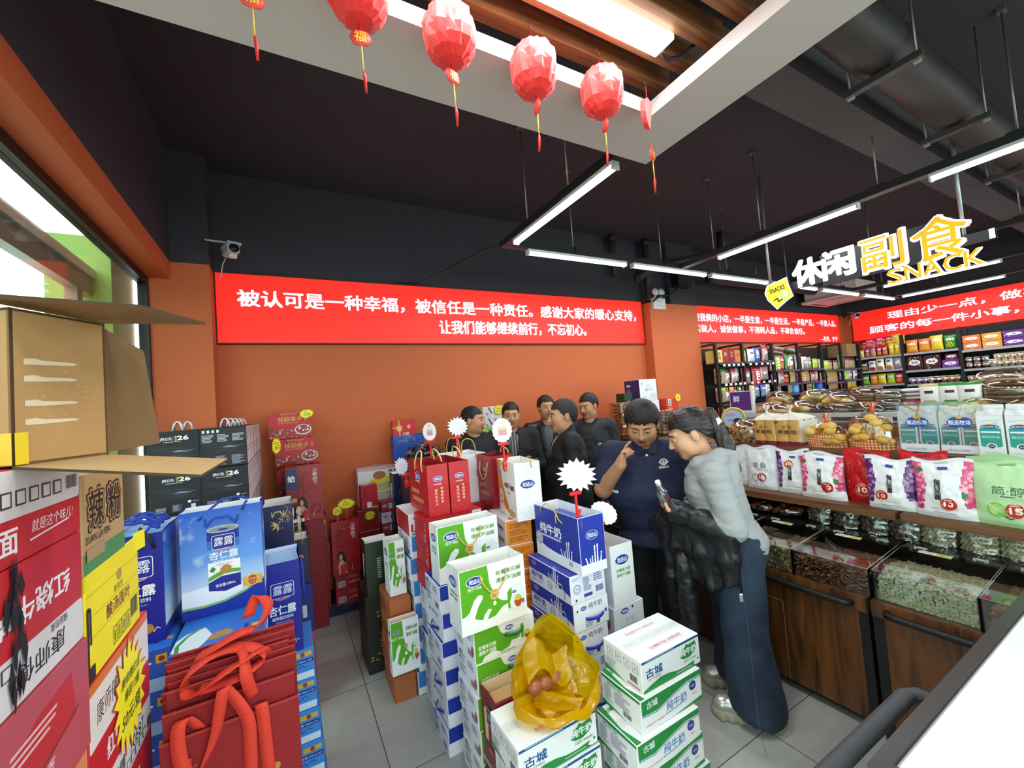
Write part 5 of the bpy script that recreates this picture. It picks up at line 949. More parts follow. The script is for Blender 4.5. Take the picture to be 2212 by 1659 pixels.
hb=MB(); hb.ribbon([(-.084-.012*math.sin(PI*i/8),.14-.012*i,.085) for i in range(9)],.018,M('#e2bc1c',.35),wd=(0,0,1)); hb.build('carry_strap',o)
paper_bag(.165,.31,.335,'#eef0f0',d_oat_bag,'white bag with orange peach and oat print holding a round price card',loc=(1.245,2.255,1.042),rz=R(-8),group='island gift bags',rim='#e9eaea',handles=(),fill=('#f0e6d4',.04))
o=[o for o in bpy.data.objects if o.get('label','').startswith('white bag with orange peach')][0]
for a in ([(-.083,.1,.3),(-.09,.09,.335),(-.088,.05,.33),(-.086,.03,.29)],[(-.083,.0,.3),(-.089,-.02,.33),(-.087,-.03,.28)],[(.02,-.15,.3),(.025,-.157,.345),(.028,-.158,.3)]):
    hb=MB(); P2=[V(a[j]).lerp(V(a[j+1]),q/4) for j in range(len(a)-1) for q in range(4)]+[V(a[-1])]; hb.tube(P2,.0036,ROPE); hb.build('rope_handle',o)
# maroon bag in front with bargain tag, dark carton below
def d_ma(fs,w,d,h):
    q=fs['L']; q.rect(d*.32,h*.55,d*.34,h*.24,'#a9a28e'); q.rect(d*.36,h*.57,d*.26,h*.2,'#2c3a2a'); q.text('尝',d*.49,h*.67,h*.1,'#cfc7ae',bold=0); q.ell(d*.5,h*.2,d*.16,h*.05,'#9a5a5c')
paper_bag(.27,.15,.30,'#75141c',d_ma,'open dark red bag lined in beige paper, behind the yellow plastic bag',loc=(.815,1.645,.232),inner='#dcc7a2',rim='#7d1820',group='island gift bags',fill=('#c9a271',.05),hmat=M('#c9b04c'),hh=.045)
burst_tag((.83,1.566,.455),0,'yellow starburst bargain tag on the open dark red bag',.16,.11,lambda f,w,h:(f.text('特 价',w*.5,h*.5,h*.3,INK,w=w*.5,bold=0)))
mb=MB(); mb.box((.68,1.57,0),(.95,1.725,.23),M('#26262b',.5,var=.5,scale=90),ch=.003); mb.box((.676,1.566,.218),(.954,1.729,.2305),'#a9a2a6'); mb.build('gift_box',None,'dark wood-print gift box under the open dark red bag','gift box')
# gucheng milk on the floor
stack('milk_carton',.355,.225,.13,1.378,1.39,.65,1,lambda *a:d_goucheng(*a),'#eef0f0','white milk carton with green and blue print topping the crooked pile',group='green farm milk cartons')
pr=carton('milk_carton',.36,.235,.1285,'#eef0f0',lambda *a:d_goucheng(*a,alt=True),'milk carton with a slanted green band, second of the pile by the woman',group='green farm milk cartons',loc=(1.345,1.378,.39))
for i,(dx,dy) in enumerate(((-.055,-.02),(-.02,.0),(.0,-.01))): dup(pr,(1.345+dx,1.378+dy,.26-.13*i),R(.6*i),'milk carton with a slanted green band, %s of the pile by the woman'%NTH[i+2])
bpy.data.objects['milk_carton'] if False else None
pl=carton('milk_carton',.35,.225,.1285,'#eef0f0',lambda *a:d_goucheng(*a),'white milk carton with green oval print carrying the yellow plastic bag',group='green farm milk cartons',loc=(.826,1.45,.39))
for i in range(3): dup(pl,(.833+.008*i,1.444,.26-.13*i),None,'white milk carton with green oval print, %s under the yellow plastic bag'%NTH[i+1])
# yellow plastic bag, crumpled and open
YB_=bpy.data.materials.new('m_yellow_film'); YB_.use_nodes=True; nt=YB_.node_tree; b=nt.nodes['Principled BSDF']; b.inputs['Base Color'].default_value=lin('#d9b400'); b.inputs['Roughness'].default_value=.22; b.inputs['Coat Weight'].default_value=.4
tr=nt.nodes.new('ShaderNodeBsdfTransparent'); tr.inputs[0].default_value=lin('#f2c918'); mx=nt.nodes.new('ShaderNodeMixShader'); mx.inputs[0].default_value=.5; out=nt.nodes['Material Output']
nt.links.new(tr.outputs[0],mx.inputs[1]); nt.links.new(b.outputs[0],mx.inputs[2]); nt.links.new(mx.outputs[0],out.inputs[0])
from mathutils import noise as MN
def film(cx,cy,z0,fn,nu=70,nv=44):
    pts=[]
    def g(u,v):
        p=fn(u,v); q=V(p)*9; d=V((MN.noise(q),MN.noise(q+V((7,3,1))),MN.noise(q+V((2,9,5)))))*.022; q*=2.6; d+=V((MN.ridged_multi_fractal(q,1,2,3,1,2)-1,MN.noise(q+V((1,1,8))),MN.noise(q*1.3)))*.007
        p=V(p)+d*min(1,.35+v*2); p.z=max(p.z,z0+.002); return p
    return g
def yb(u,v):
    a=2*PI*u; f=v
    # flat bottom on the carton, walls rising at the back into a floppy peak, low at the front
    back=max(0,math.sin(a)); frt=max(0,-math.sin(a))
    h=.10+.20*back**1.2+.05*(math.cos(a)*.5+.5)*back-.06*frt
    rx=.085+.11*min(1,f*2.2); ry=.07+.075*min(1,f*2.2)
    if f>.6: k=(f-.6)/.4; rx*=1-.28*k*back; ry*=1-.2*k-.5*k*back
    return V((.895+rx*math.cos(a)-.03*f*back,1.445+ry*math.sin(a)-.02*f*back,.522+h*max(0,f-.15)*1.18))
t=thing('plastic_bag','crumpled translucent yellow plastic bag gaping open on a milk carton','bag',(0,0,0))
mb=MB(); mb.grid(film(0,0,.522,yb),84,46,YB_)
def ybb(u,v): a=2*PI*u; return V((.895+.085*v*math.cos(a),1.445+.07*v*math.sin(a),.526))
mb.grid(film(0,0,.522,ybb),40,10,YB_); mb.build('bag_film',t)
mb=MB(); mb.grid(film(0,0,.522,lambda u,v: V((.80+.2*u,1.49+.05*v-.02*u,.60+.05*math.sin(u*6)+.1*v))),26,16,YB_); mb.grid(film(0,0,.522,lambda u,v: V((.8+.2*u,1.36+.12*v,.53+.03*math.sin(u*9+v*5)))),30,18,YB_); mb.build('crumpled_fold',t)
mb=MB(); 
for k in range(3): mb.ball((.83+.05*k,1.50,.575),(.035,.025,.03),M('#9c5a3a',.3),10,7)
mb.build('pastry_bag',None,'brown snack bag lying inside the yellow plastic bag','snack bag')
# clip-on cards
def pic(f,w,h): f.rect(w*.3,h*.3,w*.42,h*.34,'#d99a9c'); f.rect(w*.3,h*.52,w*.42,h*.12,'#e3c9a0'); f.rect(w*.38,h*.76,w*.24,h*.12,'#e3d3b8')
clip_sign((1.16,2.26,1.372),R(-6),'white scalloped price card with a pasted picture, clipped on the oat bag','round',.135,.155,stem=.105,paint=pic,col='#fbfafa')
clip_sign((1.02,2.68,1.395),R(-4),'white spiky price card on the plain white bag, before the man in black','burst',.16,.14,stem=.12,tilt=R(10),col='#eeecf4')
clip_sign((.93,3.0,1.34),R(-40),'narrow white oval price card with a pink picture, left of the spiky one','round',.11,.14,stem=.14,paint=pic,col='#f6f4f4')
clip_sign((1.262,1.70,1.128),R(-4),'big white spiky price card clipped to the striped blue bag','burst',.255,.17,stem=.115,tilt=R(12),col='#efedf3')
clip_sign((1.475,1.80,.895),R(-30),'tilted cream scalloped price card on the white bag by the man in navy','round',.16,.12,stem=.13,tilt=R(35),col='#f1ece4')
clip_sign((.78,3.2,1.2),R(20),'thin white torn price card leaning by the sweets pile','burst',.13,.15,stem=.03,tilt=R(-25),col='#e3e1ee')
# ================= AGAINST THE ORANGE WALL =================
# black carton block by the window column
def d_blk(fs,w,d,h):
    f=fs['F']; c='#e6e6ea'; f.line([(.002,h*.64),(w-.002,h*.64)],.001,'#3c3c46'); f.line([(.002,h*.36),(w-.002,h*.36)],.001,'#3c3c46'); f.text('{特仑苏}',w*.36,h*.82,h*.085,c,w=w*.24,bold=.015); f.text('26',w*.68,h*.83,h*.1,c,w=w*.22,bold=.05); f.poly([(w*.52,h*.76),(w*.56,h*.76),(w*.555,h*.82),(w*.575,h*.87),(w*.54,h*.9),(w*.505,h*.87),(w*.525,h*.82)],'#a58a3c'); f.lines(w*.3,h*.735,w*.36,h*.02,1,'#bbb',fill=.6)
    rd=random.Random(1)
    for i in range(14): f.line([(w*rd.uniform(.05,.6),h*(.39+.016*i)),(w*rd.uniform(.6,.95),h*(.39+.016*i))],.0008,'#55555f')
    f.poly([(w*.45,h*.5),(w*.6,h*.53),(w*.75,h*.5),(w*.9,h*.53),(w*.75,h*.48)],'#8a8a94'); f.rect(w*.1,h*.06,w*.22,h*.14,'#34343e'); f.lines(w*.11,h*.07,w*.2,h*.12,3,'#aaa'); f.rect(w*.42,h*.06,w*.2,h*.17,'#3a3a44'); f.lines(w*.43,h*.07,w*.17,h*.15,6,'#9a9aa4',4); f.rect(w*.79,h*.1,w*.09,h*.1,'#c9c9cf'); f.poly([(w*.72,h*.26),(w*.74,h*.29),(w*.78,h*.29),(w*.8,h*.26),(w*.76,h*.22)],'#e6e6ea'); f.lines(w*.82,h*.25,w*.13,h*.02,1,'#bbb')
    q=fs['R']; q.rect(.002,.002,d-.004,h-.004,'#d8cbce'); q.rect(d*.2,h*.62,d*.12,h*.34,'#54342f'); q.rect(d*.62,h*.7,d*.12,h*.24,'#6a4a44'); q.lines(d*.1,h*.3,d*.7,h*.2,2,'#a8969a')
def d_blk2(fs,w,d,h):
    d_blk(fs,w,d,h); f=fs['F']; f.rect(.003,h*.62,w-.006,h*.36,'#17171d')
    for i in range(4): f.rect(w*(.06+.1*i),h*.88,w*.05,h*.07,'#d8d8dc')
    for i in range(3): f.lines(w*(.05+.32*i),h*.64,w*.26,h*.2,6,'#b8b8c0',i)
    f.rect(.003,.003,w-.006,h*.32,'#17171d'); f.rect(w*.04,h*.08,w*.24,h*.14,'#e0e0e4'); f.bars(w*.06,h*.1,w*.2,h*.09); f.lines(w*.32,h*.05,w*.28,h*.24,8,'#9a9aa4',7); f.lines(w*.66,h*.05,w*.28,h*.24,8,'#9a9aa4',8)
bw,bd,bh=.213,.268,.2155; pA=pB=None; HAND=M('#e8e8ec',.3)
def handle_to(t):
    hb=MB(); n=8; hb.ribbon([(-.03+.06*i/n,0,bh+.055*math.sin(PI*i/n)**.6) for i in range(n+1)],.03,HAND,wd=(0,1,0),th=.004); hb.build('carry_handle',t)
for j in range(5):
    for c in (0,1):
        if c==0 and j>1: continue
        for i in range(8):
            if c==0 and j==1 and i>0: continue
            x=-.523+.2145*c; y=2.89+.272*j; z=1.724-bh*(i+1)
            L='black milk carton, %s column, %s from the front, %s'%(('window-side','aisle-side')[c],NTH[j],ORD[i])
            k=pB if (c==1 and i==0 and j==0) else pA
            if c==1 and i==0 and j==0: pB=carton('milk_carton',bw,bd,bh-.002,'#17171d',d_blk2,L,group='black milk cartons',loc=(x,y,z),cat='carton')
            elif pA is None: pA=carton('milk_carton',bw,bd,bh-.002,'#17171d',d_blk,L,group='black milk cartons',loc=(x,y,z),cat='carton')
            else: dup(pA,(x,y,z),R(.4*math.sin(i*3+j)),L)
for o in [o for o in bpy.data.objects if o.get('group')=='black milk cartons' and 'topmost' in o['label']]:
    hb=MB(); n=8; hb.ribbon([(-.022+.044*i/n,-.02,bh-.001+.05*math.sin(PI*i/n)**.6) for i in range(n+1)],.03,HAND,wd=(.2,1,0),th=.004); hb.build('carry_handle',o)
# wall pallet
t=thing('display_plinth','dark blue plinth box under the red gift boxes, with faded milk lettering','plinth',(.4,4.17,0)); DB=M('#20284a',.6)
mb=MB(); mb.box((-.38,-.17,.0),(.37,.17,.105),DB); f=F(mb,(-.38,-.17,0),(1,0,0),(0,0,1)); f.text('特浓牛奶',.42,.065,.035,'#43507e',bold=.01); f.text('鲜奶',.05,.04,.03,'#43507e'); mb.build('body',t)
def gold_box(fs,w,d,h):
    f=fs['F']; f.text('味臻控股出品',w*.48,h*.93,h*.05,GOLDP,w=w*.36,bold=0); f.text('桂圆莲子',w*.5,h*.73,h*.17,GOLDP,w=w*.56,bold=.01); f.vtext('八宝粥',w*.87,h*.82,h*.07,GOLDP,gap=1.05,bold=0); f.lines(w*.22,h*.56,w*.5,h*.06,2,'#c98a4a')
    rd=random.Random(6); f.poly([(.0,h*.3),(w*.06,h*.42),(w*.12,h*.33),(w*.14,h*.3)],'#3a4a32')
    for i in range(60): x=rd.uniform(.02,.66); f.ell(w*x,h*rd.uniform(.02,.26+.1*math.sin(x*5)),.008,.007,rd.choice(['#8e3a38','#b56a5e','#d9b9a4','#5c2a30','#6f7f5a','#a34a48']),7)
    f.ell(w*.8,h*.3,w*.2,h*.2,'#e4d9cf'); f.ell(w*.8,h*.31,w*.175,h*.165,'#8c3238')
    for i in range(16): f.ell(w*(.8+rd.uniform(-.13,.13)),h*(.31+rd.uniform(-.1,.1)),.007,.007,rd.choice(['#c86a5a','#efe4d4','#a33c3c']),7)
def trap_box(x,z,lab,top):
    w,d,h=.325,.16,.225; t=thing('gift_box',lab,'gift box',(x,4.11,z),R(0),'longan lotus gift boxes'); mb=MB(); c=.04; T=Matrix.Rotation(R(90),4,'X'); m=P('#b8141e')
    mb.prism([(-w/2,0),(w/2,0),(w/2,h-c),(w/2-c,h),(-w/2+c,h),(-w/2,h-c)],-d/2,d/2,m,T=T); f=F(mb,(-w/2,-d/2,0),(1,0,0),(0,0,1)); gold_box(f and {'F':f},w,d,h); mb.build('box',t)
    hb=MB(); hb.tube([(-.07,-d/2-.003,h-.01),(-.05,-d/2-.008,h-.04),(-.0,-d/2-.008,h-.055),(.04,-d/2-.006,h-.02),(.08,-d/2-.002,h+.008)],.0025,M('#d9a94e')); hb.build('cord_handle',t)
for i,(x,z) in enumerate(((.025,1.575),(.065,1.345),(.07,1.112),(.075,.882))): trap_box(x,z,'red longan gift box with chamfered corners, %s of its pile at the wall'%ORD[i],i)
for i in range(4):
    t=thing('gift_box','flat red gift box with gold oval logo and cord, %s of the low pile'%ORD[i],'gift box',(.18-.006*i,4.12,.52-.1385*i),0,'flat red boxes with gold cords'); mb=MB(); w,d,h=.2,.3,.137; mb.box((-w/2,-d/2,0),(w/2,d/2,h),P('#941820'),ch=.003); f=F(mb,(-w/2,-d/2,0),(1,0,0),(0,0,1)); f.ring(w*.3,h*.5,.036,.024,'#d9a9a0',.12); f.ring(w*.3,h*.5,.03,.019,'#d9a9a0',.12); f.text('万年青',w*.3,h*.5,.014,'#e3c0b0',bold=0); mb.build('box',t)
    hb=MB(); hb.tube([(.0,-.152,.0),(.03,-.165,.03),(.045,-.16,.09),(.05,-.155,.135),(.08,-.152,.136)],.003,M('#d9a94e')); hb.build('cord_handle',t)
mb=MB(); mb.box((.0,3.98,.66),(.27,4.19,.88),P('#a01c24'),ch=.003); f=F(mb,(.0,3.98,.66),(1,0,0),(0,0,1)); f.rect(.06,.03,.2,.12,'#8c4a34'); f.ell(.1,.05,.05,.025,'#cdbfae'); f.line([(.11,.06),(.16,.13)],.008,'#e6e0da'); f.rect(.03,.1,.06,.08,'#7a5a2c'); f.text('八宝',.06,.14,.03,'#e0c88a',bold=.01); f.rect(.19,.04,.045,.09,'#b0704a'); mb.build('gift_box',None,'red porridge gift box with spoon picture under the red paper bag','gift box')
def d_li(fs,w,d,h):
    f=fs['F']; f.text('礼',w*.3,h*.66,h*.34,'#8a1018',w=w*.4,bold=.03); f.vtext('山楂树下',w*.76,h*.9,h*.07,WHITE,gap=1.12,bold=.01); f.line([(w*.86,h*.93),(w*.86,h*.6)],.002,'#d9a0a0')
    s='#d8a890'; f.poly([(w*.2,h*.02),(w*.2,h*.18),(w*.27,h*.27),(w*.37,h*.27),(w*.46,h*.2),(w*.46,h*.06),(w*.52,h*.02)],s); f.poly([(w*.25,h*.02),(w*.27,h*.2),(w*.32,h*.16),(w*.38,h*.22),(w*.46,h*.18),(w*.44,h*.02)],'#c5242e'); f.ell(w*.3,h*.36,w*.13,h*.09,'#241416'); f.poly([(w*.36,h*.4),(w*.47,h*.36),(w*.48,h*.2),(w*.38,h*.24)],'#241416'); f.ell(w*.29,h*.33,w*.06,h*.055,s); f.line([(w*.2,h*.15),(w*.26,h*.26)],.012,s); f.ring(w*.76,h*.2,w*.17,h*.1,'#8a1018',.4); f.line([(w*.66,h*.06),(w*.7,h*.16)],.003,WHITE)
li=paper_bag(.225,.09,.46,'#a5121c',d_li,'red paper bag with a picture of a woman in red, leaning on the longan boxes',loc=(.125,3.92,.885),group='red fruit-drink bags',hmat=M('#b06a50'),handles=('F',),hh=.04,inner='#8c1018',fill=('#8c1018',.05))
mb=MB(); mb.box((.0,3.86,.0),(.24,3.97,.0)) if False else None
for i in range(6):
    mb=MB(); mb.box((.015,3.86,.1475*i),(.235,3.965,.1475*i+.147),P('#8e1a24'),ch=.002); mb.build('drink_carton',None,'dark red carton in the narrow pile carrying the red paper bag, %s'%ORD[5-i],'carton','narrow pile of dark red cartons') if i<6 else None
dup(li,(.40,3.95,.365),None,'red paper bag with a picture of a woman in red, lower and nearer the aisle')
for i in range(2):
    mb=MB(); mb.box((.3,3.93,.105+.13*i),(.505,4.15,.105+.13*i+.1295),P('#a31c26'),ch=.002); f=F(mb,(.3,3.93,.105+.13*i),(1,0,0),(0,0,1)); f.rect(.02,.02,.06,.05,'#e0d8d8'); f.bars(.022,.022,.056,.045); f.text('山楂树下',.15,.05,.022,'#d8b0a8',bold=0,shear=.2); f.rect(.1,.085,.08,.03,'#b84a52'); mb.build('drink_carton',None,'dark red fruit-drink carton with barcode, %s of the two below the lower bag'%('lower','upper')[i],'carton','barcode cartons below the lower bag')
for i in range(4):
    mb=MB(); h=(.19,.18,.19,.19)[i]; z=.105+sum((.19,.18,.19,.19)[:i]); dx=(.0,.005,-.01,-.015)[i]; mb.box((.54+dx,4.02,z),(.72+dx,4.25,z+h-.002),P('#8c161e'),ch=.002); f=F(mb,(.54+dx,4.02,z),(1,0,0),(0,0,1)); f.rect(.0,h-.008,.18,.005,'#cfa0a0'); f.rect(.04,.03,.05,.05,'#d9d2d0') if i in(1,2) else None; f.text('礼',.11,h*.5,.07,'#7a1018',bold=.02); mb.build('gift_box',None,'plain dark red gift box in the square pile by the wall, %s'%ORD[3-i],'gift box','square pile of dark red boxes')
# milk cartons with toys print, in the middle of the wall
mb=MB(); mb.box((.56,4.15,0),(.93,4.34,.955),P('#d8d4d4'),ch=.003); mb.build('display_box',None,'pale display block against the orange wall under the white biscuit carton','box')
t=thing('biscuit_carton','white biscuit carton with yellow and brown print standing at the wall','carton',(.74,4.25,.957)); mb=MB(); mb.box((-.175,-.07,0),(.175,.07,.25),P('#e4e6e6'),ch=.003); f=F(mb,(-.175,-.07,0),(1,0,0),(0,0,1)); f.rect(.0,.225,.35,.025,'#d9a8a8'); f.ell(.22,.09,.12,.07,'#e6cf3a'); f.ell(.2,.17,.06,.04,'#a8713a'); f.text('高钙蛋',.24,.07,.05,WHITE,w=.12,bold=.05); f.text('高钙蛋',.24,.07,.048,'#3a5a3a',w=.115,bold=.01); f.ell(.31,.2,.02,.012,'#c8503a'); mb.build('box',t)
hb=MB(); hb.ribbon([(-.02+.012*i,0,.25+.02*math.sin(PI*i/6)) for i in range(7)],.03,M('#d9cfd0'),wd=(0,1,0)); hb.build('carry_handle',t)
mb=MB(); mb.box((.555,3.97,.868),(.70,4.08,1.08),P('#b01c2a'),ch=.003); f=F(mb,(.555,3.97,.868),(1,0,0),(0,0,1)); f.rect(.05,.01,.04,.05,'#e6e0e0'); f.rect(.02,.1,.03,.08,'#8a1a2a'); f.line([(.09,0),(.09,.21)],.002,'#8a1a2a'); f.rect(.09,.0,.05,.02,'#d8962a'); F(mb,(.555,3.97,1.08),(1,0,0),(0,1,0)).rect(.03,.03,.05,.04,'#eadada'); mb.build('gift_box',None,'small upright red box in front of the white biscuit carton','gift box')
for i,(z,cl) in enumerate(((.60,'#b53038'),(.70,'#dfe1ea'),(.80,'#b53038'))):
    mb=MB(); mb.box((.73,4.0,z),(.86,4.14,z+.099),P(cl),ch=.002); f=F(mb,(.73,4.0,z),(1,0,0),(0,0,1)); f.logo(.035,.06,.022,'旺','#3450a8'); f.rect(.07,.03,.035,.05,WHITE); f.text('1',.087,.055,.035,INK); mb.build('milk_carton',None,'small red and white milk carton at the wall, %s of three'%('lowest','middle','uppermost')[i],'carton','three small milk cartons at the wall')
mb=MB(); mb.box((.73,4.0,.0),(.86,4.14,.599),P('#43283a'),ch=.002); mb.build('display_box',None,'dark plum display block under the three small milk cartons','box')
t=paper_bag(.12,.16,.36,'#1f2450',lambda fs,w,d,h:(fs['F'].ring(w*.6,h*.5,.03,.02,'#b9a05a',.1),),'navy gift bag with gold ring at the wall, below the blue bag',loc=(.89,3.95,.80),handles=(),fill=('#e6e6ea',.02))
mb=MB(); mb.box((.82,3.86,0),(.955,4.04,.798),P('#2a2134'),ch=.002); mb.build('display_box',None,'dark block carrying the navy gold-ring gift bag','box')
mb=MB(); mb.box((.955,4.05,0),(1.2,4.3,1.255),P('#39334a'),ch=.003); mb.build('display_box',None,'tall dark block against the wall carrying the bright blue bag','box')
bb=paper_bag(.30,.12,.235,'#2350ac',lambda fs,w,d,h:(fs['F'].text('深海鳕鱼',w*.3,h*.77,h*.1,'#8a93a0',bold=0),),'bright blue bag against the orange wall with a red box poking out',loc=(1.045,4.12,1.257),handles=('F',),hmat=M('#a89a82'),hh=.012,inner='#1c3f8c')
t=thing('gift_box','red gift box with gold ribbon print poking out of the blue bag','gift box',(1.03,4.15,1.30)); t.rotation_euler=(R(-6),0,R(2)); mb=MB(); mb.box((-.115,-.02,0),(.115,.02,.34),P('#c81c22'),ch=.002); f=F(mb,(-.115,-.02,0),(1,0,0),(0,0,1)); f.rect(.06,.0,.014,.34,GOLDP); f.rect(0,.26,.07,.012,GOLDP); f.ell(.067,.27,.03,.02,GOLDP); f.ell(.067,.25,.025,.022,'#e8c268'); f.ell(.165,.27,.018,.018,'#e8c9a0'); f.text('福',.165,.27,.016,'#b0301c',bold=0); f.text('红糖',.13,.2,.03,'#f0e0d0',bold=.01); mb.build('box',t)
# sweets pile (foil wrapped, behind the red bags)
t=thing('sweets_basket','basket of dark foil-wrapped sweets behind the twin red bags','sweets',(1.06,3.62,1.33)); mb=MB(); mb.lathe([(.12,-.12),(.17,-.02),(.175,0),(.165,0),(.11,-.11)],M('#3f3a36',.5),20); mb.build('basket',t)
rd=random.Random(9); cols=['#3a5a4a','#6a3a6a','#8a6a5a','#4a4038','#5a6a62','#7a5a8a','#b59a8a','#3a2a2a']; mb=MB()
for i in range(90):
    a=rd.uniform(0,2*PI); r=.16*math.sqrt(rd.random()); z=.085*(1-(r/.17)**2)+rd.uniform(-.03,.012); T=Matrix.Rotation(rd.uniform(0,6),4,'Z')@Matrix.Rotation(rd.uniform(-1,1),4,'X'); c=V((r*math.cos(a),r*math.sin(a),z)); m=M(rd.choice(cols),.22,metal=.5)
    mb.ball(c,(.02,.011,.011),m,6,4,T=T); 
    for s in (-1,1): mb.add([c+T@V((s*.018,0,0)),c+T@V((s*.036,.013,.004)),c+T@V((s*.036,-.013,-.004))],[(0,1,2)],m)
o=mb.build('sweets',t,kind='stuff')
mb=MB(); mb.box((.88,3.45,0),(1.26,3.82,1.208),P('#453c44'),ch=.003); mb.build('display_box',None,'dark display block under the sweets basket','box')
# white and green milk cartons behind the men
for i,(z,c) in enumerate(((1.58,0),(1.455,0),(1.33,0),(1.205,0),(1.08,0))):
    mb=MB(); x0=1.895-.006*i; mb.box((x0,4.12,z),(x0+.32,4.33,z+.1235),P('#e3e4e8'),ch=.002); f=F(mb,(x0,4.12,z),(1,0,0),(0,0,1)); f.rect(.002,.002,.1,.119,'#d9cfd2'); f.rect(.03,.03,.03,.025,'#9a8a90'); f.poly([(.06,.118),(.075,.118),(.115,.05),(.1,.045)],'#3a2a2a'); f.logo(.155,.1,.02); f.text('白小纯',.23,.06,.035,'#8a8e98',bold=0); f.rect(.13,.02,.04,.05,'#cfd1d6'); mb.build('milk_carton',None,'white milk carton with a dark stripe on the rear wall, %s of its pile'%ORD[i],'carton','white wall milk cartons')
mb=MB(); mb.box((1.87,4.12,0),(2.2,4.33,1.079),P('#cfd2d4'),ch=.002); mb.build('display_box',None,'pale block under the white wall milk cartons','box')
for i in range(4):
    z=1.335-.15*i; mb=MB(); mb.box((1.73-.01*(i%2),3.98,z),(1.935-.01*(i%2),4.11,z+.149),P('#7cc23a'),ch=.002); f=F(mb,(1.73-.01*(i%2),3.98,z),(1,0,0),(0,0,1)); f.ring(.1,.09,.045,.045,WHITE,.2); f.text('优酸乳',.1,.09,.03,'#2f7a2a',w=.07); f.ell(.09,.03,.06,.03,'#d9efc0'); f.ell(.16,.11,.012,.01,'#e0503a'); mb.build('yoghurt_carton',None,'bright green yoghurt carton behind the man in black, %s of its pile'%ORD[i],'carton','bright green yoghurt cartons')
mb=MB(); mb.box((1.72,3.98,0),(1.94,4.11,.884),P('#56803a'),ch=.002); mb.build('display_box',None,'green block under the bright green yoghurt cartons','box')
burst_tag((2.09,4.112,1.66),0,'yellow starburst price tag on the white cartons behind the men',.14,.12,lambda f,w,h:(f.text('白小纯',w*.5,h*.64,h*.14,INK,bold=0),f.text('39/一提',w*.5,h*.38,h*.17,INK,bold=0,shear=.2)))
# price tags on the red pile
burst_tag((.155,4.022,1.775),0,'yellow starburst price tag on the topmost longan box',.125,.085,pricetxt('35/盒'),tilt=R(-6))
burst_tag((.205,3.972,.83),0,'yellow starburst price tag on the porridge box',.11,.075,pricetxt('25元/盒'))
burst_tag((.42,3.9,.965),0,'upper of two yellow starburst tags on the lower red bag',.15,.095,pricetxt('60元'),stem=.08)
burst_tag((.345,3.9,.915),0,'lower of two yellow starburst tags on the lower red bag',.085,.085,pricetxt('45元'),stem=.06)
burst_tag((.63,4.01,.80),0,'yellow starburst price tag on the square pile of dark red boxes',.1,.09,pricetxt('45元/盒'))
burst_tag((-.075,3.52,1.55),R(50),'yellow starburst price tag beside the black cartons',.1,.13,pricetxt('65'))
mb=MB(); mb.box((-.03,3.6,.0),(.05,3.95,1.37),P('#7a1820'),ch=.002); f=F(mb,(.05,3.6,0),(0,1,0),(0,0,1)); f2=F(mb,(-.03,3.6,0),(1,0,0),(0,0,1)); [f2.rect(.01,1.1-.09*i,.06,.03,'#c88a80') for i in range(3)]; f2.rect(.0,1.2,.08,.15,'#26305e'); f2.text('蛤',.04,1.28,.05,WHITE); mb.build('gift_box',None,'dark red box tower in the gap between black cartons and longan boxes','gift box')
# ================= NUT COUNTER =================
CW=wood('#3a2212','#75461f',14,14,1.6,.4); SH=wood('#55341f','#7c5233',3,1.5,60,.5); BK=M('#141416',.45)
class FS(F):        # print on a curved surface
    def __init__(s,mb,fn,w,h,eps=.0012): s.mb=mb; s.fn=fn; s.W=w; s.H=h; s.k=1; s.e=eps
    def pt(s,x,y):
        u=min(max(x/s.W,.002),.998); v=min(max(y/s.H,.002),.998); p=V(s.fn(u,v)); a=V(s.fn(min(u+.01,1),v))-V(s.fn(max(u-.01,0),v)); b=V(s.fn(u,min(v+.01,1)))-V(s.fn(u,max(v-.01,0))); n=a.cross(b)
        if n.length>1e-12: n.normalize()
        return p+n*s.e*s.k
def pouch(name,w,h,d,cm,design,label,cat,loc,rz=0,group=None,back=None,top=.0,wr=.006,nu=40,nv=44,handle=False,seed=1,scale=1,mat_gloss=None):
    def sf(u,v,sg):
        pu=(math.sin(PI*min(max(u,0),1)))**.55; pv=(1-v**2.2)*.75+.25*math.sin(PI*min(1,v*1.05)) if not top else 1; pv=max(pv,.02) if v<.93 else .04
        if v<.08: pv*=.7+.3*v/.08
        x=(u-.5)*w*(1-.05*math.sin(PI*v)); q=V((u*5+seed,v*6,sg*3.1+seed)); n=MN.noise(q)*wr+MN.noise(q*2.7)*wr*.5
        return V((x+.3*n,-sg*(d/2*pu*pv+n*pu*min(1,v*6)*(1.2 if v<.9 else .3)),h*v+ (.012*math.sin(u*PI*2+seed)*(v**6))))
    t=thing(name,label,cat,loc,rz,group); mb=MB(); mb.grid(lambda u,v:sf(u,v,1),nu,nv,cm); bm=back or (cm(.5,.5) if callable(cm) else cm)
    mb.grid(lambda u,v:sf(1-u,v,-1),16,16,bm); f=FS(mb,lambda u,v:sf(u,v,1),w,h); design(f,w,h)
    if handle: f.rect(w*.38,h*.925,w*.24,h*.03,handle,r=h*.014)
    mb.build('pouch',t); return t
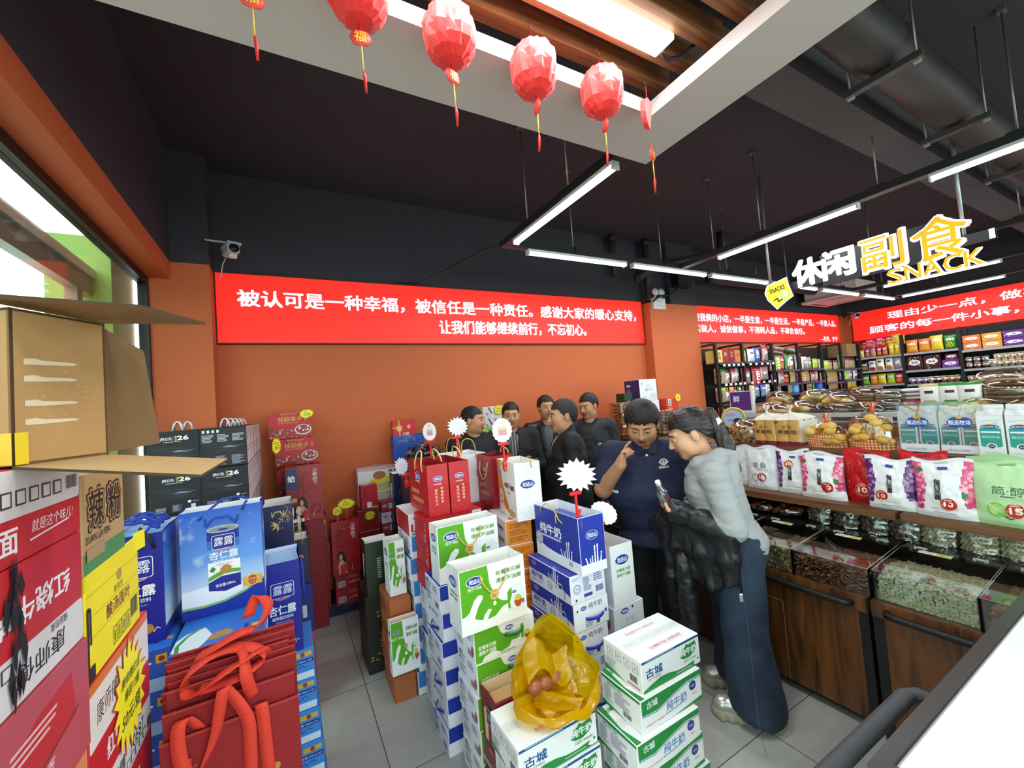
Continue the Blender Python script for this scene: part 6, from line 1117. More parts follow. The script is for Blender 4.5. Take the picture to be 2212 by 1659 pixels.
def unit(y0,y1,lab):
    t=thing('nut_counter',lab,'counter',(2.42,0,0),0,'wooden nut counters'); L=y1-y0
    mb=MB(); mb.box((.06,y0,0),(.8,y1,.06),BK); mb.build('plinth',t)
    mb=MB(); mb.box((0,y0+.04,.055),(.8,y1-.04,.585),CW); mb.box((0,y0,.045),(.8,y1,.056),BK)
    c=(y0+y1)/2-.0
    f=F(mb,(0,y1,0),(0,-1,0),(0,0,1)); g='#a98c68'
    m=L/2-.03; dh=.49; w2=min(.34,L/2-.08)
    f.line([(m-w2,.06),(m-w2,dh),(m+w2,dh),(m+w2,.06)],.003,g); f.line([(m,.06),(m,dh)],.003,g); mb.build('cabinet_body',t)
    for s in (-1,1):
        hb=MB(); hy=(y1-m)+s*.045; hb.box((-.004,hy-.018,.30),(.001,hy+.018,.40),BK,ch=.002); hb.box((-.006,hy-.012,.31),(-.003,hy+.002,.39),'#2a2a2c'); hb.build('door_pull',t)
    for yy in (y0,y1-.04):
        lb=MB(); lb.box((-.004,yy,.0),(.04,yy+.04,.59),BK); lb.build('leg',t)
    tb=MB(); tb.box((-.012,y0,.585),(.8,y1,.655),CW); tb.build('top_rail',t)
    rb=MB(); rb.tube([(-.01,y0+.06,.618),(-.042,y0+.07,.618),(-.045,y0+.1,.618),(-.045,y1-.1,.618),(-.042,y1-.07,.618),(-.01,y1-.06,.618)],.016,BK,n=8); rb.build('bar_handle',t)
    db=MB(); db.box((.40,y0,.655),(.8,y1,.815),M('#1d1b1a',.12)); db.build('rear_ledge',t)
    sb=MB(); sb.box((.42,y0+.002,.94),(.86,y1-.002,.982),SH); sb.box((.80,y0+.002,.815),(.84,y1-.002,.94),M('#1a1614',.5)); sb.build('display_shelf',t)
    s2=MB(); s2.box((.70,y0+.002,.982),(1.25,y1-.002,1.265),SH); s2.build('upper_step',t); return t
unit(-.55,.968,'wooden nut counter unit nearest the white table'); unit(.985,2.41,'wooden nut counter unit behind the woman in grey'); unit(2.425,2.93,'short wooden nut counter unit farthest down the aisle, behind the man in navy')
CLR=glass('#f2f6f4',.10,.04); ACE=M('#9aa39f',.15)
def nut(mb,kind,c,rd):
    T=Matrix.Rotation(rd.uniform(0,6.3),4,'Z')@Matrix.Rotation(rd.uniform(-.9,.9),4,'X')@Matrix.Rotation(rd.uniform(-.6,.6),4,'Y'); s=rd.uniform(.85,1.15)
    if kind=='pistachio': mb.ball(c,(.0115*s,.0068*s,.006*s),M(rd.choice(['#cfcb9c','#d9d6b0','#c3c49a','#b9bd8e','#dcd9bc']),.5),7,5,T=T)
    elif kind=='cashew':
        m=M(rd.choice(['#7a4a30','#8f5b3a','#6a3e28','#9c6a48']),.5); p=[T@V((.011*s*math.cos(a),.009*s*math.sin(a),0))+V(c) for a in (-.4,.3,1.0,1.7,2.4,3.2)]; mb.tube(p,[.003*s,.0052*s,.0056*s,.0056*s,.005*s,.003*s],m,n=6)
    elif kind=='pecan': mb.ball(c,(.016*s,.0105*s,.0105*s),M(rd.choice(['#a08a5c','#8a7248','#b39c6c','#7a6440','#6d5838']),.45),8,6,T=T)
    else: mb.ball(c,(.014*s,.009*s,.008*s),M(rd.choice(['#7c5030','#94643c','#6a4226']),.5),7,5,T=T)
def nut_bin(y0,y1,kind,lab,fill,tag_txt,seed):
    t=thing('nut_bin',lab,'bin',(2.42,0,0),0,'clear nut bins'); x0,x1=.012,.385; z0=.656
    mb=MB(); mb.box((x0,y0,z0),(x0+.004,y1,.79),CLR); mb.build('front_pane',t)
    mb=MB(); mb.box((x0,y0,z0),(x1,y0+.004,.79),M('#101011',.3)); mb.box((x0,y1-.004,z0),(x1,y1,.79),M('#101011',.3)); mb.build('side_wall',t)
    lb=MB(); lb.add([(x0-.004,y0,.793),(x0-.004,y1,.793),(x1,y1,.822),(x1,y0,.822),(x0-.004,y0,.799),(x0-.004,y1,.799),(x1,y1,.828),(x1,y0,.828)],[(3,2,1,0),(4,5,6,7),(0,1,5,4),(1,2,6,5),(2,3,7,6),(3,0,4,7)],CLR)
    for a,b in (((x0-.003,y0+.001,.799),(x1,y0+.001,.828)),((x0-.003,y1-.001,.799),(x1,y1-.001,.828)),((x0-.003,y0,.797),(x0-.003,y1,.797))): lb.tube([a,b],.0016,ACE,n=4)
    lb.build('lid',t)
    for yy in (y0+.07,y1-.07):
        hb=MB(); hb.tube([(x1+.004,yy-.025,.83),(x1+.004,yy+.025,.83)],.004,M('#b9bdbb',.2)); hb.box((x1-.012,yy-.022,.826),(x1-.002,yy-.012,.834),ACE); hb.box((x1-.012,yy+.012,.826),(x1-.002,yy+.022,.834),ACE); hb.build('hinge',t)
    tb=MB(); f=F(tb,(x1-.06,y1-.075,.825),(0,-1,0),(1,0,.078)); f.rect(0,0,.12,.034,'#c9ccc9'); f.rect(.01,.006,.055,.022,'#eceeea'); f.rect(.065,.006,.045,.022,'#e8d52a'); f.lines(.014,.01,.045,.014,2,'#c06a6a'); f.text(tag_txt,.087,.017,.013,INK,bold=0); tb.build('price_label',t)
    rd=random.Random(seed); nb=MB(); step={'pistachio':.0165,'cashew':.0185,'pecan':.023,'other':.02}[kind]
    y=y0+.014
    H=lambda x,yy: fill(x/(x1-x0),(yy-y0)/(y1-y0))
    while y<y1-.012:
        z=z0+.008
        while z<min(H(0,y),.787): nut(nb,kind,(x0+.016+rd.uniform(0,.004),y+rd.uniform(-.004,.004),z),rd); z+=step*.62
        x=x0+.018
        while x<x1-.012: nut(nb,kind,(x+rd.uniform(-.004,.004),y+rd.uniform(-.004,.004),H(x-x0,y)+rd.uniform(-.005,.005)),rd); x+=step*.95
        y+=step*.9
    cm={'pistachio':'#a9a87c','cashew':'#5c3824','pecan':'#5a482c','other':'#5a3a22'}[kind]
    nb.grid(lambda u,v:V((x0+.03+(x1-x0-.05)*u,y0+.01+(y1-y0-.02)*v,H((x1-x0)*u,y0+(y1-y0)*v)-.012)),12,8,M(cm,.7)); nb.box((x0+.02,y0+.006,z0),(x0+.03,y1-.006,.70),M(cm,.7)); nb.build('nuts',t,kind='stuff'); return t
low=lambda a,b:.762-.03*a+.006*math.sin(b*7)
nut_bin(1.675,2.02,'other','clear bin of brown nuts partly hidden by the woman in grey',lambda a,b:.755-.02*a,'26',1)
nut_bin(1.32,1.67,'pecan','clear bin of large tan pecans with a dark scoop, beside the woman',lambda a,b:.765-.005*a+.012*math.sin(b*5+a*3),'28',2)
nut_bin(.972,1.315,'cashew','clear bin of dark skin-on cashews in the middle of the counter',lambda a,b:.772-.045*a+.008*math.sin(b*6),'30',3)
nut_bin(.61,.958,'pistachio','clear bin heaped with pale green pistachios',lambda a,b:.765+.018*math.sin(PI*min(1,a*1.2))-.035*max(0,a-.5),'48',4)
nut_bin(.255,.605,'other','clear bin of reddish brown almonds half behind the white table',lambda a,b:.735+.02*math.sin(b*3),'35',5)
nut_bin(-.1,.25,'other','clear bin of brown nuts hidden behind the white table',lambda a,b:.74,'35',6)
for k,y in enumerate((2.44,)):
    nut_bin(y,y+.46,'other','clear bin of red wrapped sweets past the man in navy',lambda a,b:.77,'18',7+k)
mb=MB(); mb.ball((2.68,1.5,.775),(.07,.06,.025),M('#2a2a2b',.35),12,7); mb.tube([(2.66,1.55,.785),(2.60,1.62,.79)],.01,M('#2a2a2b',.35)); mb.build('nut_scoop',None,'dark plastic scoop lying in the pecan bin','scoop')
# bagged nuts on the ledge
def nutbag(y,lab,col,nm,rs,h,w,seed,cat='nut bag',x=3.0):
    t=thing('nut_bag',lab,cat,(x,y,.8165),-PI/2,'clear bags of nuts on the ledge'); rd=random.Random(seed); nb=MB()
    for i in range(int(w/rs/1.7)+1):
        for j in range(int(h*.9/rs/1.7)+1):
            px=-w/2+rs+i*rs*1.75+(j%2)*rs*.8; pz=rs+j*rs*1.6
            if px<w/2-rs*.5 and pz<h*.95: nb.ball((px+rd.uniform(-.1,.1)*rs,-.035-.02*math.sin(PI*(px/w+.5))+.02*pz/h+rd.uniform(-.2,.2)*rs,pz),rs*rd.uniform(.9,1.05),M(rd.choice(col),.55),8,6)
    nb.box((-w/2+.01,-.03,.0),(w/2-.01,.04,h*.93),M(col[0],.8)); nb.build('nuts',t,kind='stuff')
    fb=MB(); fb.grid(lambda u,v:V(((u-.5)*w*1.08,-.028-.052*math.sin(PI*u)**.6*(1-.55*v)+.008*MN.noise(V((u*6+seed,v*6,0))),h*v*1.08)),22,14,glass('#f4f4f0',.16,.12)); fb.build('film',t)
for i,y in enumerate((1.415,1.27,1.13,.995)): nutbag(y,'clear bag of grey-brown hazelnuts under the shelf, %s from the woman'%NTH[i],['#6b5a4c','#75665a','#5f4e42'],'hazel',.0145,.125,.135,i)
for i,y in enumerate((.86,.715,.58)): nutbag(y,'clear bag of cream coloured nuts under the shelf, %s from the hazelnut bags'%NTH[i],['#d6cfae','#c9bf98','#dfd9c0'],'cream',.0085,.125,.138,10+i)
for i,y in enumerate((1.93,1.76,1.6)):
    t=thing('snack_bag','lying clear bag of orange-brown dried slices under the shelf, %s from the woman'%NTH[i],'snack bag',(2.97,y,.8165),0,'bags of dried slices'); rd=random.Random(i); nb=MB()
    for k in range(70):
        a=rd.uniform(0,6.3); p=V((rd.uniform(-.07,.07),rd.uniform(-.08,.08),.02+.05*rd.random())); T=Matrix.Rotation(a,4,'Z')@Matrix.Rotation(rd.uniform(-1,1),4,'X'); nb.ball(p,(.018,.012,.004),M(rd.choice(['#9a6230','#b5793c','#7c4a24','#8a5a34']),.5),7,4,T=T)
    nb.build('dried_slices',t,kind='stuff'); fb=MB(); fb.ball((0,0,.045),(.105,.105,.05),glass('#e9e2da',.2,.14),18,10,fn=lambda p:1+.1*MN.noise(p*4)); fb.build('film',t)
# ---------------- yoghurt pouches on the shelf (z=.983) ----------------
GLO='#e9e9ec'
def blob(u,v,cx,cy,rx,ry): return ((u-cx)/rx)**2+((v-cy)/ry)**2<1
def grapecm(a,b,c,leaf=None):
    pm=[M(x,.25,coat=.4) for x in a]; wm=M(GLO,.3,coat=.4); rd=random.Random(1); g=[(rd.uniform(0,.25) if i%2 else rd.uniform(.75,1),rd.uniform(.2,.9)) for i in range(60)]
    def cm(u,v):
        if u<.2-.14*abs(v-.55)*1.4+.02 and .12<v<.93 or u>.78+.25*abs(v-.55)**1.2 and .2<v<.95:
            if leaf and (blob(u,v,.12,.8,.06,.04) or blob(u,v,.83,.42,.07,.05)): return M('#2f7a36',.3)
            dm=min(((u-x)**2+((v-y)*1.25)**2,i) for i,(x,y) in enumerate(g)); return pm[0] if dm[0]<.0009 else pm[1+dm[1]%(len(pm)-1)]
        return wm
    return cm
GR=grapecm(['#b58ac0','#5c2a6e','#7a3f8c','#472058'],0,0); PK=grapecm(['#f2a8bc','#d8487a','#e0628c','#c83468'],0,0,True)
def badge(f,x,y,r,t):
    f.ell(x,y,r,r,'#d9b27a'); f.ell(x,y,r*.94,r*.94,'#b21c24'); f.text(t,x,y-.0*r,r*.75,'#f6e6c8',w=r*1.1,bold=.05); f.text('￥',x-r*.72,y-.1*r,r*.3,'#e0c090',bold=0); f.lines(x-r*.5,y+r*.5,r,r*.22,1,'#e0a0a0',fill=.8)
def d_yog(x,y,badge_t,bx,by,col='#2c2a1c'):
    def de(f,w,h):
        f.vtext('每日活菌',w*x,h*y,h*.085,'#4a3d0e',gap=1.02,bold=.03); f.vtext('每日活菌',w*x,h*y,h*.082,'#26221a',gap=1.06,bold=.02); badge(f,w*bx,h*by,w*.135,badge_t); f.rect(w*.44,h*.82,w*.17,h*.05,'#2a4aa0',r=h*.02); f.rect(w*.30,h*.17,w*.42,h*.02,'#d9c89a'); f.rect(w*.34,h*.1,w*.34,h*.012,'#9a9aa2')
    return de
def d_jian(f,w,h,green=False):
    k='#44444a' if not green else '#2f4a3a'
    f.text('简·醇',w*.5,h*.56,h*.13,k,w=w*.42,bold=-.0); f.lines(w*.4,h*.46,w*.2,h*.02,1,k,fill=.7)
    if green: f.ell(w*.34,h*.26,w*.13,w*.13,'#7fc24a'); f.ell(w*.34,h*.26,w*.1,w*.1,'#a8d870'); f.poly([(w*.42,h*.17),(w*.5,h*.13),(w*.58,h*.16),(w*.5,h*.2)],'#2e6a3a'); badge(f,w*.58,h*.27,w*.14,'15')
    else: f.line([(0.02*w,h*.48),(w*.2,h*.48)],.004,'#778'); f.line([(w*.66,h*.46),(w*.98,h*.46)],.004,'#778'); f.ring(w*.34,h*.27,w*.1,w*.13,k,.12); badge(f,w*.56,h*.29,w*.14,'15'); f.lines(w*.3,h*.12,w*.3,h*.02,1,'#99a')
def d_jujube(f,w,h):
    f.rect(w*.1,h*.36,w*.62,h*.36,'#ecdfe0'); f.text('红枣',w*.4,h*.62,h*.14,'#b01c26',w=w*.4,bold=.02); f.text('7',w*.6,h*.45,h*.12,'#b01c26',bold=.02); f.line([(w*.14,h*.38),(w*.72,h*.38),(w*.72,h*.52),(w*.14,h*.52),(w*.14,h*.38)],.002,'#b01c26'); badge(f,w*.42,h*.25,w*.17,'10'); f.ell(w*.55,h*.86,w*.1,h*.03,'#2a4aa0')
def jcm(u,v): return M('#c4161e',.28,coat=.4) if not (v<.33 and math.sin(u*23)*math.sin(v*40)>.5) else M('#8c1218',.28,coat=.4)
yp=pouch('yoghurt_pouch',.20,.29,.09,GR,d_yog(.44,.62,'10',.42,.68),'white yoghurt pouch with purple grapes, red badge high, beside the white plain pouch','yoghurt pouch',(2.96,1.535,.983),-PI/2+R(8),'yoghurt pouches on the shelf',handle='#c9c9d0',seed=2)
pouch('yoghurt_pouch',.215,.30,.09,M('#e6e8ea',.35,coat=.3),d_jian,'plain white yoghurt pouch with a red 15 badge, beside the woman','yoghurt pouch',(2.96,1.745,.983),-PI/2+R(4),'yoghurt pouches on the shelf',handle='#a8ab8a',seed=3)
pouch('yoghurt_pouch',.2,.29,.08,M('#e6e8ea',.35,coat=.3),lambda f,w,h:None,'plain white yoghurt pouch half hidden behind the woman','yoghurt pouch',(2.99,1.90,.983),-PI/2,'yoghurt pouches on the shelf',seed=4)
pouch('yoghurt_pouch',.245,.285,.1,PK,d_yog(.5,.62,'10',.66,.28),'white yoghurt pouch with pink lychees and green leaf, before the red jujube pouch','yoghurt pouch',(2.93,1.355,.983),-PI/2+R(2),'yoghurt pouches on the shelf',handle='#a9a9b0',seed=5)
pouch('yoghurt_pouch',.22,.31,.09,jcm,d_jujube,'red jujube yoghurt pouch with white label, between lychee and grape pouches','yoghurt pouch',(2.99,1.145,.983),-PI/2+R(3),'yoghurt pouches on the shelf',handle='#6a2a1c',seed=6)
pouch('yoghurt_pouch',.215,.285,.1,GR,d_yog(.52,.64,'10',.34,.27),'white yoghurt pouch with purple grapes and low red badge, before the red pouches','yoghurt pouch',(2.92,1.015,.983),-PI/2+R(2),'yoghurt pouches on the shelf',seed=7)
pouch('yoghurt_pouch',.2,.31,.08,jcm,lambda f,w,h:f.rect(w*.15,h*.3,w*.6,h*.35,'#e6dadb'),'red yoghurt pouch squeezed behind grape and lychee pouches','yoghurt pouch',(3.03,.905,.983),-PI/2,'yoghurt pouches on the shelf',seed=8,handle='#6a2a1c')
pouch('yoghurt_pouch',.225,.295,.1,PK,d_yog(.42,.62,'10',.58,.26),'white yoghurt pouch with pink lychees, next to the lime green pouch','yoghurt pouch',(2.91,.80,.983),-PI/2+R(2),'yoghurt pouches on the shelf',handle='#a9c9a9',seed=9)
pouch('yoghurt_pouch',.25,.30,.1,M('#b5dca8',.4,coat=.2),lambda f,w,h:d_jian(f,w,h,True),'pale green yoghurt pouch with a lime and red 15 badge','yoghurt pouch',(2.92,.585,.983),-PI/2,'yoghurt pouches on the shelf',handle='#8fb584',seed=10)
pouch('yoghurt_pouch',.25,.31,.08,M('#a9d49c',.4,coat=.2),lambda f,w,h:None,'second pale green yoghurt pouch standing behind the lime one','yoghurt pouch',(3.02,.62,.983),-PI/2+R(-8),'yoghurt pouches on the shelf',seed=11)
for i,(y,z) in enumerate(((1.87,1.225),(1.48,1.215))):
    mb=MB(); f=F(mb,(3.117,y+.045,z-.02),(0,-1,0),(0,0,1)); f.rect(0,0,.09,.045,'#eef0ee'); f.rect(0,.032,.09,.013,'#c8282c'); f.rect(.055,.004,.03,.026,'#e8d52a'); f.text('19',.07,.016,.016,INK,bold=0); f.lines(.008,.006,.04,.02,3,'#999'); mb.build('shelf_label',None,'white, red and yellow price label on the shelf edge under the %s'%('left bread loaf','gingham bread bag')[i],'price label','price labels under the bread')
# ---------------- breads and milk on the upper step (z=1.266) ----------------
def tie(mb,z,cols,h=.05,r=.03,x=0,y=0,seed=0):
    rd=random.Random(seed); mb.tube([(x,y,z-.02),(x,y,z),(x,y,z+.006)],[.02,.009,.011],M(cols[0],.4),n=8)
    for i in range(14):
        a=2*PI*i/14; d=V((math.cos(a),math.sin(a),0)); k=rd.uniform(.7,1.2); mb.add([V((x,y,z)),V((x,y,z))+d*r*k*.6+V((0,0,h*.6)),V((x,y,z))+d*r*k+V((-d.y*.012,d.x*.012,h*k)),V((x,y,z))+V((-d.y,d.x,0))*r*.6+V((0,0,h*.5))],[(0,1,2,3)],M(cols[i%len(cols)],.35))
def loaf(y,lab,w,dx=0):
    t=thing('bread_loaf',lab,'bread',(3.22+dx,y,1.266),-PI/2,'bagged bread loaves'); mb=MB(); C=M('#c99a52',.35,coat=.3); W_=M('#e8e2d2',.35,coat=.3); MR=M('#741c2a',.35,coat=.3)
    mb.grid(lambda u,v:V(((u-.5)*w,-.05-.012*abs(math.sin(PI*2*u))**.5+.004*MN.noise(V((u*8,v*8,w*99))),.185*v)),24,24,lambda u,v: MR if v<.17 else C)
    for sx in (-1,1): mb.grid(lambda u,v:V((sx*(w/2),-.05+.25*(u if sx>0 else 1-u),.185*v+.01*math.sin(PI*u*6)*v)),16,8,lambda u,v:(MR if v<.17 else W_))
    mb.grid(lambda u,v:V(((u-.5)*w*(1-v*.9),-.05+.05*v+.0*u,.185+.055*v**.7+.006*MN.noise(V((u*9,v*5,1))))),16,8,W_); mb.grid(lambda u,v:V(((u-.5)*w*(1-.9*v),.2-.2*v,.185+.055*v**.7)),10,6,W_)
    for sx in (-1,1): mb.grid(lambda u,v:V((sx*w/2*(1-.9*v),(-.05+.25*(u if sx>0 else 1-u))*(1-v),.185+.055*v**.7)),10,6,W_)
    f=F(mb,(-w/2,-.066,0),(1,0,0),(0,0,1)); f.text('定华',w*.5,.135,.02,'#5a3420',w=w*.4,bold=0); f.text('老面包',w*.5,.10,.03,'#5a1c22',w=w*.8,bold=.02); f.ell(w*.08,.17,.012,.009,'#8a2230'); tie(mb,.245,['#e6dfda','#d9b0b4'],.05,.03,0,.0,3); mb.build('loaf_bag',t)
loaf(1.82,'left bagged bread loaf with brown lettering on the upper step',.155); loaf(1.655,'right bagged bread loaf with brown lettering, beside the gingham bag',.165)
GING=nodes_mat('gingham',lambda nt,b:(lambda N,L:(lambda tc,sx,w1,w2,m1,mx:(L(tc.outputs['Object'],sx.inputs[0]),L(sx.outputs[0],w1.inputs[0]),L(sx.outputs[2],w2.inputs[0]),L(w1.outputs[0],m1.inputs[0]),L(w2.outputs[0],m1.inputs[1]),L(m1.outputs[0],mx.inputs[0]),L(mx.outputs[0],b.inputs['Base Color'])))(N('ShaderNodeTexCoord'),N('ShaderNodeSeparateXYZ'),*[ (lambda p:(setattr(p,'operation','PINGPONG'),setattr(p.inputs[1],'default_value',.0085),p)[2])(N('ShaderNodeMath')) for _ in (0,1)],(lambda p:(setattr(p,'operation','ADD'),p)[1])(N('ShaderNodeMath')),(lambda r:(setattr(r.color_ramp,'interpolation','CONSTANT'),setattr(r.color_ramp.elements[0],'color',lin('#c4622a')),setattr(r.color_ramp.elements[1],'color',lin('#e9d9c0')),setattr(r.color_ramp.elements[0],'position',0),setattr(r.color_ramp.elements[1],'position',.0112),(lambda e:setattr(e,'color',lin('#d98d56')))(r.color_ramp.elements.new(.0075)),r)[6])(N('ShaderNodeValToRGB'))))(nt.nodes.new,nt.links.new),.35)
def bun_bag(y,lab,w,h,low,label_,seed):
    t=thing('bread_bag',lab,'bread',(3.22,y,1.266),-PI/2,'gingham bread bags'); mb=MB(); rd=random.Random(seed)
    for i in range(26):
        a=rd.uniform(-1,1); z=rd.uniform(.2,.95); r=(1-z**3)**.5; mb.ball((a*w*.4*r,-.02+rd.uniform(-.05,.04)*r,.01+h*.8*z),(.036,.03,.026),M(rd.choice(['#d6a548','#caa04a','#e0b75c','#b98a3a']),.5),9,6)
    mb.build('buns',t,kind='stuff')
    def sf(u,v):
        a=2*PI*u; r=(1-max(0,v-.15)**2.2*1.2)**.5 if v<.8 else .55*(1-(v-.8)/.2*.9); r*=.93+.07*math.sin(PI*v)
        return V((w/2*r*math.cos(a),.075*r*math.sin(a)-.0,h*v+.006*MN.noise(V((u*12,v*7,seed)))))
    fb=MB(); fb.grid(sf,44,24,lambda u,v: GING if v<low else glass('#fbf3e6',.22,.1)); f=FS(fb,lambda u,v:sf(.5+.5*u,v),w,h)
    if label_: f.rect(w*.2,h*.4,w*.52,h*.24,'#e3a45c'); f.line([(w*.17,h*.36),(w*.17,h*.66),(w*.75,h*.68),(w*.76,h*.38),(w*.17,h*.36)],.004,'#3a2618'); f.text('窝头片',w*.46,h*.54,h*.1,'#3a2618',w=w*.36,bold=0); f.ell(w*.24,h*.66,.014,.01,'#c0382c')
    else: f.rect(w*.3,h*.86,w*.3,h*.06,'#e6cf2a')
    tie(fb,h*1.0,['#e8573a','#f0e6e0'],.045,.035,.02 if label_ else 0,0,seed); fb.build('film',t)
bun_bag(1.43,'low bread bag with orange gingham print, beside the bread loaves',.25,.18,.52,False,3)
bun_bag(1.19,'tall clear bread bag with orange label and gingham base',.245,.255,.24,True,4)
t=thing('noodle_bag','clear bag of dried noodle nests on the upper step beside the woman','noodle bag',(3.24,2.02,1.266),-PI/2); mb=MB(); rd=random.Random(4)
for i in range(26):
    c=V((rd.uniform(-.09,.09),rd.uniform(-.05,.03),rd.uniform(.02,.13))); m=M(rd.choice(['#c9aa6a','#b8985a','#dcc48a']),.5); T=Matrix.Rotation(rd.uniform(0,6),4,'Z')@Matrix.Rotation(rd.uniform(-1.2,1.2),4,'X'); mb.tube([c+T@V((.026*math.cos(a),.026*math.sin(a),.006*math.sin(3*a))) for a in [2*PI*k/10 for k in range(10)]],.007,m,n=5,closed=True)
mb.build('noodles',t,kind='stuff'); fb=MB(); fb.ball((0,-.01,.085),(.125,.08,.095),glass('#faf4ec',.22,.12),20,12,fn=lambda p:1+.12*MN.noise(p*4)); fb.build('film',t)
def milk_top(name,x,y,lab,w=.093,h=.265,film=False,rz=-PI/2):
    t=thing(name,lab,'milk carton',(x,y,1.266),rz,'gable milk cartons'); mb=MB(); W_=P('#e4e7e8'); mb.box((-w/2,-w/2,0),(w/2,w/2,h*.8),W_,ch=.002)
    mb.add([(-w/2,-w/2,h*.8),(w/2,-w/2,h*.8),(w/2,w/2,h*.8),(-w/2,w/2,h*.8),(-w/2,0,h*.94),(w/2,0,h*.94),(-w/2,0,h),(w/2,0,h)],[(0,1,5,4),(2,3,4,5),(1,2,5),(3,0,4),(4,5,7,6)],W_)
    f=F(mb,(-w/2,-w/2,0),(1,0,0),(0,0,1)); g='#2b9a90'; f.poly([(w*.1,h*.2),(w*.1,h*.55),(w*.9,h*.55),(w*.9,h*.2),(w*.5,h*.16)],g); f.rect(w*.14,h*.46,w*.72,h*.03,WHITE); f.text('酸奶饮品',w*.5,h*.38,h*.05,'#cfe6e0',w=w*.66,bold=0); f.ell(w*.5,h*.2,w*.2,w*.17,WHITE); f.ell(w*.5,h*.2,w*.14,w*.12,'#34383c'); f.text('低温',w*.5,h*.2,h*.03,WHITE,bold=0); f.ell(w*.5,h*.58,w*.36,h*.04,'#27479c'); f.text('甄选牧场',w*.5,h*.58,h*.035,WHITE,w=w*.6,bold=.02); f.ell(w*.5,h*.625,w*.1,h*.012,'#e8a83a'); f.ell(w*.72,h*.65,w*.1,h*.02,'#b9d4ec'); f.line([(w*.1,h*.7),(w*.3,h*.68),(w*.6,h*.71),(w*.9,h*.7)],.002,'#a9c4e0'); f.lines(w*.2,h*.07,w*.6,h*.015,1,'#8a94a8'); mb.build('carton_body',t)
    cb=MB(); cb.lathe([(.017,0),(.017,.012),(.015,.014),(0,.014)],W_,14,T=Matrix.Translation((0,-w*.27,h*.865))@Matrix.Rotation(R(56),4,'X')); cb.build('screw_cap',t); return t
for i,y in enumerate((1.005,.915)): milk_top('milk_carton',3.235,y,'teal-labelled milk carton in the first clear pack on the upper step, %s of two'%('left','right')[i],w=.082)
for i,y in enumerate((.83,.745)): milk_top('milk_carton',3.235,y,'teal-labelled milk carton in the second clear pack on the upper step, %s of two'%('left','right')[i],w=.082)
for i,y in enumerate((.675,.575)): milk_top('milk_carton',3.21,y,'loose teal-labelled milk carton right of the clear packs, %s of the pair'%('left','right')[i],w=.093)
for i,(y,lab) in enumerate(((.96,'clear carry bag with blue oval print and yellow cord around two milk cartons'),(.788,'second clear carry bag with blue oval print, right of the first'))):
    t=thing('carry_bag',lab,'carry bag',(3.235,y,1.266),-PI/2,'clear milk carry bags'); mb=MB(); G=glass('#fdfdfd',.1,.1); w=.172
    mb.box((-w/2,-.046,.002),(w/2,-.045,.285),G); mb.box((-w/2,.045,.002),(w/2,.046,.285),G); mb.box((-w/2,-.045,.002),(-w/2+.001,.045,.285),G); mb.box((w/2-.001,-.045,.002),(w/2,.045,.285),G)
    f=F(mb,(-w/2,-.046,0),(1,0,0),(0,0,1)); f.rect(.004,.002,w-.008,.045,'#e6e9ec'); f.text('品鲜尚·鲜上你的味道',w*.42,.02,.012,'#2b4a98',w=w*.5,bold=0); f.ell(w*.5,.172,.05,.022,'#2450b0'); f.ell(w*.4,.172,.028,.03,'#2450b0'); f.ell(w*.62,.172,.028,.028,'#2450b0'); f.text('甄选牧场',w*.5,.172,.026,WHITE,w=.086,bold=.02); f.ell(w*.5,.2,.012,.008,'#e8b43a'); mb.build('film',t)
    yc=M('#b89a2a',.5); hb=MB(); hb.tube([(-.05,-.048,.27),(-.02,-.055,.255),(.01,-.06,.235),(.012,-.062,.2),(.025,-.06,.17)] if i==0 else [(-.04,-.048,.28),(-.03,-.05,.265),(0,-.05,.262),(.01,-.05,.28)],.004,yc); hb.tube([(.03,-.048,.275),(.015,-.056,.255),(.011,-.06,.235)] if i==0 else [(.03,-.048,.285),(.05,-.05,.27)],.004,yc); hb.build('cord',t)
# ---------------- white table with black rim ----------------
t=thing('white_table','white glossy table top with a thick black rim in the lower corner','table',(0,0,0)); mb=MB(); TW=M('#dfe3df',.22,var=.03,scale=3); mb.box((1.075,-.9,.895),(2.36,.425,.921),TW,ch=.01); mb.build('table_top',t)
mb=MB(); r=.03; pts=[(2.36,.455),(1.09,.455)]+[(1.075+.03*math.cos(a)-.03,.425+.03*math.sin(a)) for a in (PI*.6,PI*.75,PI*.9)]+[(1.045,.40),(1.045,-.9),(1.075,-.9),(1.075,.425),(2.36,.425)]; mb.prism(pts[::-1],.86,.922,M('#1e1d1c',.3),None); mb.build('rim',t)
mb=MB(); mb.box((1.12,-.85,.0),(2.3,.38,.89),M('#8b8a78',.6)); mb.build('cabinet_body',t)
mb=MB(); mb.tube([(1.56,.455,.80),(1.56,.54,.80),(1.53,.555,.80),(1.0,.56,.80),(.62,.56,.80),(.60,.545,.80),(.60,.40,.80),(1.05,.40,.80)],.024,M('#3c3e41',.55,bump=.3,scale=60),n=8,flat=.8); mb.build('bumper_bar',t)
